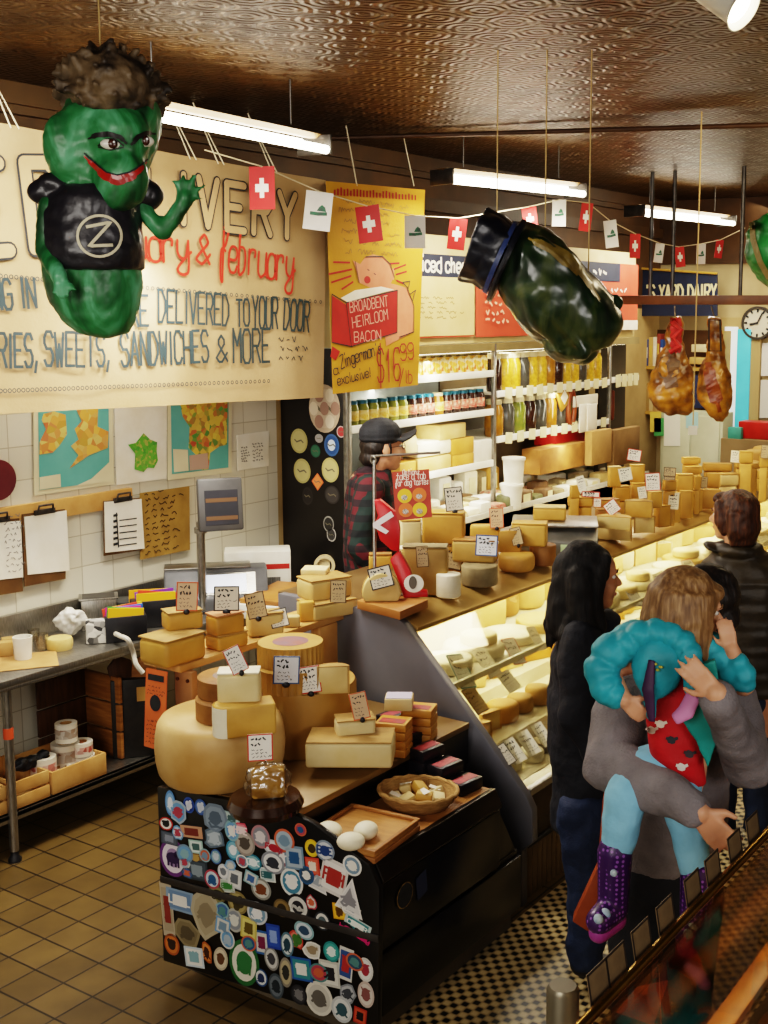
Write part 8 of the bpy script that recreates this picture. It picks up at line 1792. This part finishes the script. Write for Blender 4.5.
hand(mb, wrL, F.rt * .66 - ZZ * .72, ZZ * .7 + F.rt * .7, F.hd, .95, .3, .14)
hand(mb, wrR, ZZ * .66 - F.rt * .72, F.rt * -.5 - ZZ * .5, F.hd, .8, .2, .16)
fuse('body', mb, SKIN2, a_t, .006, 3)
face_parts(p, M_, 1.0, a_t, HD)
mb = MB(); mb.ell(p(0, .025, .045), (.086, .105, .098), M_); mb.ell(p(0, .06, -.03), (.08, .06, .06), M_)
for sd in (-1, 1): chain(mb, [p(sd * .07, -.03, .06), p(sd * .084, .0, .0), p(sd * .078, .01, -.06)], [.026, .026, .015])
fuse('hair', mb, HD, a_t, .007, 2, .005, 30)
GREYS = mk('sweater_grey', '807a7c', '6e686a', 12, .9, 0, .5, 140)
mb = MB(); rows_mb(mb, F, [(650, 712, 662, .6), (614, 738, 688, .58), (609, 736, 720, .58), (610, 730, 780, .6), (606, 722, 840, .62), (605, 716, 866, .62)])
chain(mb, [shL, elL, wrL - (wrL - elL).normalized() * .02], [.09, .085, .056]); chain(mb, [shR, elR, wrR - (wrR - elR).normalized() * .03], [.088, .074, .050])
fuse('sweater', mb, GREYS, a_t, .009, 2, .014, 8, .004, 28, 7)
mb = MB(); rows_mb(mb, F, [(606, 716, 858, .6), (606, 714, 890, .6)])
for x in (638, 690): k = F(x, 885); chain(mb, [k, V((k.x, k.y, .46)), V((k.x, k.y, .10))], [.108, .085, .07])
fuse('trousers', mb, mk('trouser_black', '14151a', '1c1d24', 9, .8, 0, .2, 80), a_t, .011, 3, .01, 12)
for x in (638, 690): k = F(x, 880); q = V((k.x, k.y, .05)); mb = MB(); chain(mb, [q + F.hd * .05, q - F.hd * .15], [.048, .04]); fuse('shoe', mb, SHOE, a_t, .009, 2)
# ---------------------------------------------------------------- child in the teal puffer jacket
F = Fig(V((-1.335, 3.00, .62))); c_t = thing('person', 'person, small child carried facing out in teal puffer jacket, pale leggings and purple boots', 'person', F(660, 930))
f = (F.rt * .90 + F.hd * .38 - ZZ * .12).normalized(); C = F(688, 612, .0); sH = .90
mb = MB(); p, M_ = head_prims(mb, C, f, sH, neck=F(680, 662, 0))
rows_mb(mb, F, [(660, 706, 662, .7), (650, 714, 690, .62), (652, 710, 730, .65), (648, 706, 775, .7), (644, 700, 795, .7)])
hipL, knL, anL = F(648, 770, .0), F(626, 796, -.08), F(615, 862, -.10)
hipR, knR, anR = F(678, 775, .0), F(683, 808, -.08), F(698, 882, -.10)
chain(mb, [hipL, knL, anL, F(613, 905, -.11)], [.056, .046, .032, .024]); chain(mb, [hipR, knR, anR, F(696, 918, -.11)], [.052, .044, .032, .024])
wL = F(623, 699, -.15); chain(mb, [F(652, 655, -.03), F(606, 668, -.08), wL], [.038, .034, .024]); hand(mb, wL, F.rt * .75 - ZZ * .65, ZZ * .7 + F.rt * .6, F.hd, .62, .45)
wR = F(732, 650, -.06); chain(mb, [F(706, 650, .0), F(743, 684, -.03), wR], [.038, .034, .022]); hand(mb, wR, ZZ * .8 - F.rt * .25, -F.rt, F.hd, .58, .35)
fuse('body', mb, SKIN2, c_t, .0055, 3)
HL = hair_mat('hair_light', '5c4026', '7d5c38', 'a4825a'); face_parts(p, M_, sH, c_t, HL, '3a4a5a', 'b86a5c')
mb = MB(); S_ = sH; mb.ell(p(0, .022, .042), (.090 * S_, .112 * S_, .104 * S_), M_); mb.ell(p(0, -.07, .07), (.06 * S_, .035 * S_, .03 * S_), M_)
rs = random.Random(6)
for i in range(40):
    a = -2.15 + 4.3 * i / 39; rx, ry = .088, .104
    sx, cy_ = math.sin(a), math.cos(a)
    if cy_ < -.62: continue
    L = -.105 - rs.uniform(0, .03); fl = 1.08 + rs.uniform(-.03, .05)
    chain(mb, [p(rx * sx * .9, .022 + ry * cy_ * .9, .06), p(rx * sx * 1.02, .022 + ry * cy_ * 1.0, -.02), p(rx * sx * fl, .022 + ry * cy_ * fl, L)], [.022 * S_, .021 * S_, .008 * S_])
fuse('hair', mb, HL, c_t, .006, 2, .004, 40)
TEAL = mk('puffer_teal', '2a9cab', '1f8795', 9, .55, 0, .2, 40); TEALD = mk('puffer_teal_dark', '2a9a92', '1f8680', 9, .5, 0, .15, 40)
def puff(mb, pts, rad, k, depth_=.15, n=18, steps=8):
    q = smooth_pts([V(a) for a in pts], steps); m_ = len(q); r_ = []
    for i in range(m_):
        t_ = i / (m_ - 1) * (len(rad) - 1); j = min(int(t_), len(rad) - 2); b_ = rad[j] + (rad[j + 1] - rad[j]) * (t_ - j); r_.append(b_ * (1 - depth_ + depth_ * abs(math.sin(i / (m_ - 1) * math.pi * k)) ** .6 * 1.6))
    mb.tube(q, r_, n)
mb = MB(); sc = depth(F(670, 690)) / FPX
puff(mb, [F(668, 642, -.02), F(640, 640, -.06), F(612, 652, -.10), F(602, 672, -.12), F(610, 692, -.14), F(624, 698, -.15)], [20 * sc, 20 * sc, 18 * sc, 17 * sc, 15 * sc, 9 * sc], 6)
puff(mb, [F(622, 648, -.11), F(642, 634, -.10), F(666, 634, -.10), F(684, 646, -.11), F(692, 668, -.13), F(693, 696, -.15)], [13 * sc, 13 * sc, 13 * sc, 13 * sc, 12 * sc, 7 * sc], 8)
puff(mb, [F(688, 642, .0), F(710, 648, -.02), F(730, 668, -.04), F(742, 686, -.05)], [15 * sc, 16 * sc, 16 * sc, 14 * sc], 5)
puff(mb, [F(742, 686, -.05), F(743, 674, -.06), F(735, 656, -.07)], [13 * sc, 12 * sc, 8 * sc], 3)
rows_mb(mb, F, [(648, 716, 640, .6), (640, 722, 665, .6), (646, 722, 700, .6)], w=.03)
jk = fuse('jacket', mb, TEAL, c_t, .0055, 1, .003, 45)
mb = MB(); mb.ell(F(657, 668, -.12), (25 * sc, .035, 30 * sc), MX.Rotation(F.a, 4, 'Z')); mb.cap(F(648, 680, -.12), F(651, 716, -.14), 9 * sc, 5 * sc); ch = fuse('chest_panel', mb, TEAL, jk, .006, 2, .004, 25)
mb = MB(); 
for (x, y) in ((655, 664), (661, 667), (658, 670)): mb.ell(F(x, y, -.158), (.007, .004, .004))
obj('logo', mb, mk('logo_yellow', 'd8b83a', '3a8a5a', 60, .5), ch)
mb = MB(); pts = [(694, 668), (716, 660), (722, 700), (716, 745), (708, 770), (696, 742), (682, 722), (692, 705)]
fr0 = [F(x, y, -.16 + .0006 * (y - 660)) for x, y in pts]; bk0 = [q + F.hd * .03 for q in fr0]; n = len(pts); mb.add(fr0 + bk0, [tuple(range(n - 1, -1, -1)), tuple(range(n, 2 * n))] + [(i, (i + 1) % n, n + (i + 1) % n, n + i) for i in range(n)])
fuse('open_flap', mb, TEALD, jk, .006, 2, .005, 20)
mb = MB(); mb.tube([F(694, 695, -.17), F(686, 712, -.18), F(674, 720, -.18)], [8 * sc, 9 * sc, 6 * sc], 12, flat=.6); fuse('lining', mb, mk('lining_pink', 'd08ab4', 'c47aa6', 9, .6), jk, .005, 2)
mb = MB(); mb.tube([F(652, 660, -.155), F(648, 690, -.165), F(652, 722, -.165)], [4 * sc, 7 * sc, 4 * sc], 10, flat=.5); fuse('lining', mb, mk('lining_plum', '4a2a50', '3a2040', 9, .6), jk, .005, 2)
REDD = mk('dress_red', 'c0141e', 'a81018', 10, .7, 0, .2, 60)
mb = MB(); rows_mb(mb, F, [(652, 690, 672, .7), (646, 700, 720, .75), (650, 704, 755, .8), (668, 706, 782, .7)], w=-.03); dr = fuse('dress', mb, REDD, c_t, .006, 2, .006, 18)
db = bvh_of(dr)
for (x, y, k, nm) in ((661, 722, 'd8c8b8', 'pale'), (672, 738, '2a2a30', 'dark'), (682, 765, 'd0c8c0', 'pale'), (690, 752, '3a3034', 'dark'), (652, 728, 'c8b0a0', 'pale')):
    mb = MB(); ribbon_on(mb, db, [F(x - 6, y, -.6), F(x, y + 2.5, -.6), F(x + 6, y, -.6)], F.hd, [.008, .02, .008], .004, sub=4); obj('print', mb, mk('dressprint_' + k, k, None, 9, .7), dr, flat=True, fix=False)
LEG = mk('leggings_blue', '86bcd4', '74aac4', 10, .8, 0, .2, 90)
mb = MB(); chain(mb, [hipL, knL, anL], [.070, .062, .042]); chain(mb, [hipR, knR, anR], [.066, .056, .042]); mb.ell((hipL + hipR) / 2 + ZZ * .03, (.09, .08, .05)); fuse('leggings', mb, LEG, c_t, .007, 3, .005, 22)
BOOT = None
def boot_mat():
    t = NT('boot_purple'); vec = t.coord('Object'); vo = t.new('ShaderNodeTexVoronoi', i_Scale=75, i_Randomness=.25); t.link(vec, vo.inputs['Vector'])
    t.link(t.ramp(vo.outputs['Distance'], [(.28, hx('8a5aa8')), (.36, hx('3e1c58'))]), t.b.inputs['Base Color']); t.b.inputs['Roughness'].default_value = .35; return t.m
BOOT = boot_mat(); SOLE = mk('boot_sole', '9a3f8e', '84327a', 9, .5)
for (top, ank, toe, l) in ((F(615, 851, -.10), F(613, 908, -.11), F(599, 921, -.17), 'a'), (F(698, 874, -.10), F(695, 922, -.11), F(688, 936, -.17), 'b')):
    mb = MB(); chain(mb, [top, ank], [.050, .043]); chain(mb, [ank, toe], [.044, .038]); bt_ = fuse('boot', mb, BOOT, c_t, .006, 2)
    mb = MB(); dn = V((0, 0, -.034)); chain(mb, [ank + dn + F.rt * .01, toe + dn], [.030, .030]); so = fuse('sole', mb, SOLE, bt_, .006, 2)
    mb = MB(); mb.ell(ank.lerp(toe, .5) + V((0, 0, .02)) - F.hd * .035, (.016, .012, .016)); mb.ell(toe + V((0, 0, .022)) - F.hd * .03, (.014, .012, .014)); mb.ell(top.lerp(ank, .25) - F.hd * .046, (.011, .008, .011)); obj('flower', mb, mk('boot_flower', 'b8c8d0', '8aa8c8', 30, .5), bt_)
# leather bag between the two
mb = MB(); Fb = Fig(V((-1.60, 3.42, .5))); q = [Fb(572, 922), Fb(597, 938), Fb(606, 880), Fb(600, 862)]; n = len(q); mb.add(q + [a + Fb.hd * .06 for a in q], [(3, 2, 1, 0), (4, 5, 6, 7)] + [(i, (i + 1) % n, n + (i + 1) % n, n + i) for i in range(n)])
bg = obj('leather_bag', mb, mk('leather_tan', '9a4a22', '843c1a', 8, .5), None, bevel=.006); tag(bg, 'tan leather bag hanging at the side of the sweater-wearing person', 'bag')
mb = MB(); mb.tube([Fb(601, 864, .03), Fb(606, 800, .05), Fb(620, 720, .05), Fb(640, 672, .06)], .012, 8); obj('strap', mb, MATS['leather_tan'], bg)
# ================================================================== low glass case at the lower right
RX = -1.03; ZR = 1.10
rc = thing('display_case', 'low wood-trimmed glass bakery case with brass rail at the lower right corner', 'display case', (-.6, 2.8, 0))
RY0, RY1 = 1.2, 4.3
BR = mk('case_walnut', '4a2e18', '3a2210', 5, .4); BRASS = mk('brass', 'b08a3e', '9a742c', 12, .25, .95)
mb = MB(); mb.b2((RX + .03, RY0, .0), (-.15, RY1, .62)); obj('base', mb, BR, rc, bevel=.004)
mb = MB(); mb.b2((RX + .03, RY0, .62), (-.15, RY1, .66)); obj('display_floor', mb, mk('case_floor', '3a2814', '2c1e0e', 5, .35), rc)
mb = MB(); mb.b2((RX + .015, RY0, .66), (RX + .022, RY1, ZR - .012)); obj('glass_side', mb, glassy('case_glass2', 'efe8da', .12, .03), rc, flat=True)
mb = MB(); mb.cyl((RX, RY0, ZR), (RX, RY1, ZR), .012, n=14); obj('brass_rail', mb, BRASS, rc)
mb = MB(); sl2 = .0; vs = [V((RX + .012, RY0, ZR - .004)), V((RX + .012, RY1, ZR - .004)), V((-.16, RY1, ZR + .06)), V((-.16, RY0, ZR + .06))]; vs += [q - V((0, 0, .006)) for q in vs]
mb.add(vs, [(0, 1, 2, 3), (7, 6, 5, 4), (0, 4, 5, 1), (1, 5, 6, 2), (2, 6, 7, 3), (3, 7, 4, 0)]); obj('glass_top', mb, glassy('case_glass3', 'e8dfcc', .06, .02), rc, flat=True)
a, b = P(722, 1022, 'z', .86), P(768, 958, 'z', .86); d = (b - a).normalized(); a -= d * .6; b += d * 1.6
mb = MB(); n_ = ZZ.cross(d); w = .028; mb.add([a - n_ * w, b - n_ * w, b + n_ * w, a + n_ * w] + [q - V((0, 0, .02)) for q in (a - n_ * w, b - n_ * w, b + n_ * w, a + n_ * w)], [(0, 1, 2, 3), (7, 6, 5, 4), (0, 4, 5, 1), (1, 5, 6, 2), (2, 6, 7, 3), (3, 7, 4, 0)]); obj('shelf_bar', mb, mk('bar_wood', '9a6420', '86541a', 6, .4), rc, bevel=.003)
for yy in (RY0 + .02, RY1 - .03): mb = MB(); mb.b2((a.x - .02, yy, .66), (a.x + .02, yy + .02, .84)); obj('bar_post', mb, BR, rc)
mb = MB(); c = P(563, 985, 'z', 1.04); mb.lathe([(.036, .0), (.036, 1.03), (.030, 1.04), (.001, 1.04)], 28, (c.x, c.y, 0)); o = obj('corner_post', mb, mk('post_steel', '8c8474', '76705f', 6, .4, .7), None); tag(o, 'round-topped steel post at the near corner of the low glass case', 'post')
# labels standing along the rail
for k, (px, py) in enumerate(((598, 1000), (616, 975), (641, 950), (665, 918), (692, 893), (712, 872), (734, 850), (752, 830))):
    b = P(px + 2, py + 16, 'x', RX - .016); w, h = .085, .075
    mb = MB(); mb.T = MX.Translation(V((RX - .014, b.y, ZR - .01))) @ MX.Rotation(R(-10), 4, 'Y'); mb.b2((-.001, -w / 2, 0), (.001, w / 2, h)); o = obj('shelf_card', mb, mk('rail_card', '6e5c42', '5a4a34', 20, .6), None, origin=(RX - .014, b.y, ZR - .01)); tag(o, 'small tan card standing on the brass rail, %s along from the steel post' % ORD[k].replace('nearest', 'first'), 'price card', 'cards along the brass rail')
    mb = MB(); mb.T = MX.Translation(V((RX - .014, b.y, ZR - .01))) @ MX.Rotation(R(-10), 4, 'Y')
    for (y0, y1, z0, z1) in ((-w / 2, w / 2, h - .005, h), (-w / 2, -w / 2 + .005, 0, h), (w / 2 - .005, w / 2, 0, h)): mb.b2((.0012, y0, z0), (.002, y1, z1))
    obj('card_border', mb, mk('rail_card_edge', '2a2018'), o)
# loaves and sausages inside
rs = random.Random(12); n = 0
LOAF = mk('loaf_crust', '6a3c16', '8a5624', 9, .55, 0, .4, 30); PAST = mk('pastry', 'a06a2c', '7c4a1a', 12, .5, 0, .4, 40); SALM = mk('salami', '5a2618', '7a3a22', 14, .45, 0, .2, 40)
for row, x in enumerate((-.90, -.76, -.50, -.36)):
    y = 1.55
    while y < 4.1:
        L = rs.uniform(.11, .17); r = rs.uniform(.035, .05); z = .664 + r * 1.02; k = rs.choice([LOAF, PAST, SALM])
        mb = MB(); a_ = rs.uniform(-.5, .5); dv = V((math.sin(a_), math.cos(a_), 0)) * L / 2; c = V((x, y + L / 2, z)); q = [c - dv, c - dv * .5 + V((0, 0, .008)), c, c + dv * .5 + V((0, 0, .008)), c + dv]
        mb.tube(smooth_pts(q, 3), [r * (.35 + .65 * math.sin(math.pi * min(max(i / 12, .08), .92))) for i in range(13)], 14); o = obj('loaf', mb, k, None)
        tag(o, 'brown baked piece in low-case row %s, %s from its near end' % (('one by the rail', 'two', 'three', 'four')[row], ORD[min(n % 18, 25)].replace('nearest', 'first')), 'bread', 'baked pieces in row %d of the low case' % (row + 1)); y += L + .03; n += 1
    n = 0
mb = MB(); c = P(640, 1012, 'z', .78); mb.add([c + V((-.05, -.03, 0)), c + V((.05, -.03, 0)), c + V((.06, .03, .09)), c + V((-.02, .02, .05))], [(0, 1, 2, 3)]); mb.add([c + V((-.05, -.03, -.003)), c + V((.05, -.03, -.003)), c + V((.06, .03, .087)), c + V((-.02, .02, .047))], [(3, 2, 1, 0)]); o = obj('orange_notice', mb, mk('orange_card', 'd8703a'), None, flat=True, fix=False); tag(o, 'orange card inside the low glass case near the steel post', 'card')

l_ = bpy.data.lights.new('low_case_fill', 'AREA'); l_.shape = 'RECTANGLE'; l_.size = .05; l_.size_y = 2.4; l_.energy = 6; l_.color = (1, .78, .5); lo_ = bpy.data.objects.new('low_case_fill', l_); COL.objects.link(lo_); lo_.location = (RX + .06, 2.6, ZR - .03); lo_.rotation_euler = (0, R(-25), 0)  # added light that brightens the inside of the low case
# ================================================================== light
def area(name, loc, target, sx, sy, energy, col=(1, .9, .76), spread=180):
    l = bpy.data.lights.new(name, 'AREA'); l.shape = 'RECTANGLE'; l.size = sx; l.size_y = sy; l.energy = energy; l.color = col
    l.spread = R(spread)
    o = bpy.data.objects.new(name, l); COL.objects.link(o); o.location = loc
    o.rotation_euler = (V(target) - V(loc)).to_track_quat('-Z', 'Y').to_euler()
    return o
w = bpy.data.worlds.new('room_air'); SC.world = w; w.use_nodes = True
w.node_tree.nodes['Background'].inputs['Color'].default_value = (1, .82, .6, 1)
w.node_tree.nodes['Background'].inputs['Strength'].default_value = .11
for (a, b) in FLUO:
    mid = (a + b) / 2
    L = (b - a).length
    e = 30
    o = area('tube_light', mid + V((.0, 0, -.08)), mid + V((.25, -.1, -2)), L, .12, e)
    o.rotation_euler = (0, 0, math.atan2((b - a).y, (b - a).x))
    o = area('tube_uplight', mid + V((0, 0, .05)), mid + V((0, 0, 2)), L, .12, 5)
    o.rotation_euler = (math.pi, 0, math.atan2((b - a).y, (b - a).x))
# daylight from the shop windows behind and right of the viewer
area('window_daylight', (3.2, .5, 2.6), (-2.4, 4.5, .9), 2.5, 2.0, 85, (1, .96, .92))
area('street_daylight', (-1.0, -2.4, 3.0), (-3.2, 4.0, .8), 3.0, 1.5, 110, (1, .95, .88))
# added fill lights around the shop, without any fixtures
area('counter_fill', (-1.9, 7.0, 3.45), (-3.4, 7.2, 1.1), 2.5, .5, 42, (1, .8, .5))
area('work_fill', (-4.0, 2.6, 3.3), (-4.9, 4.2, 1.0), 1.4, .5, 45, (1, .96, .9))  # added to brighten the left side
area('wall_fill', (-4.86, 3.9, 2.75), (-4.98, 3.9, .9), .12, 2.6, 60, (1, .95, .86))  # added behind the banner to brighten the tiled wall
area('far_fill', (-3.6, 10.3, 3.4), (-4.6, 9.8, 1.0), 1.6, .6, 16, (1, .88, .68))
# lamps inside the glass case and the cooler
o = area('case_lamp_upper', (-3.13, 7.1, 1.092), (-3.05, 7.3, 0), 6.0, .05, 36, (1, .9, .62)); o.rotation_euler = (0, R(12), R(90)) ; o.rotation_euler = (R(0), 0, R(90))
o = area('case_lamp_lower', (-3.0, 7.1, .828), (-2.9, 7.3, 0), 6.0, .05, 32, (1, .9, .62)); o.rotation_euler = (0, 0, R(90))
for (z, e) in ((2.185, 9), (2.03, 6), (1.76, 6)):
    o = area('cooler_lamp', (-4.66, 6.35, z), (-4.9, 6.35, z - .5), .06, 1.5, e, (1, .93, .74))
o = area('cooler_lamp', (-4.62, 7.4, 2.18), (-4.75, 7.4, 1), .06, 3.6, 16, (1, .93, .72))
for (z, e) in ((1.885, 6), (1.56, 6)):
    o = area('cooler_lamp', (-4.64, 8.0, z), (-4.9, 8.0, z - .5), .06, 1.6, e, (1, .92, .7))
o = area('cooler_lamp', (-4.60, 6.6, 1.39), (-4.6, 6.6, 0), .08, 2.0, 7, (1, .95, .8))
sp = bpy.data.lights.new('track_spot', 'SPOT'); sp.energy = 60; sp.spot_size = R(70); sp.color = (1, .82, .55); sp.shadow_soft_size = .04
so = bpy.data.objects.new('track_spot', sp); COL.objects.link(so); so.location = SPOT[0]
so.rotation_euler = (SPOT[1]).to_track_quat('-Z', 'Y').to_euler()
SC.view_settings.view_transform = 'Filmic'
SC.view_settings.look = 'High Contrast'
SC.view_settings.exposure = 0.1
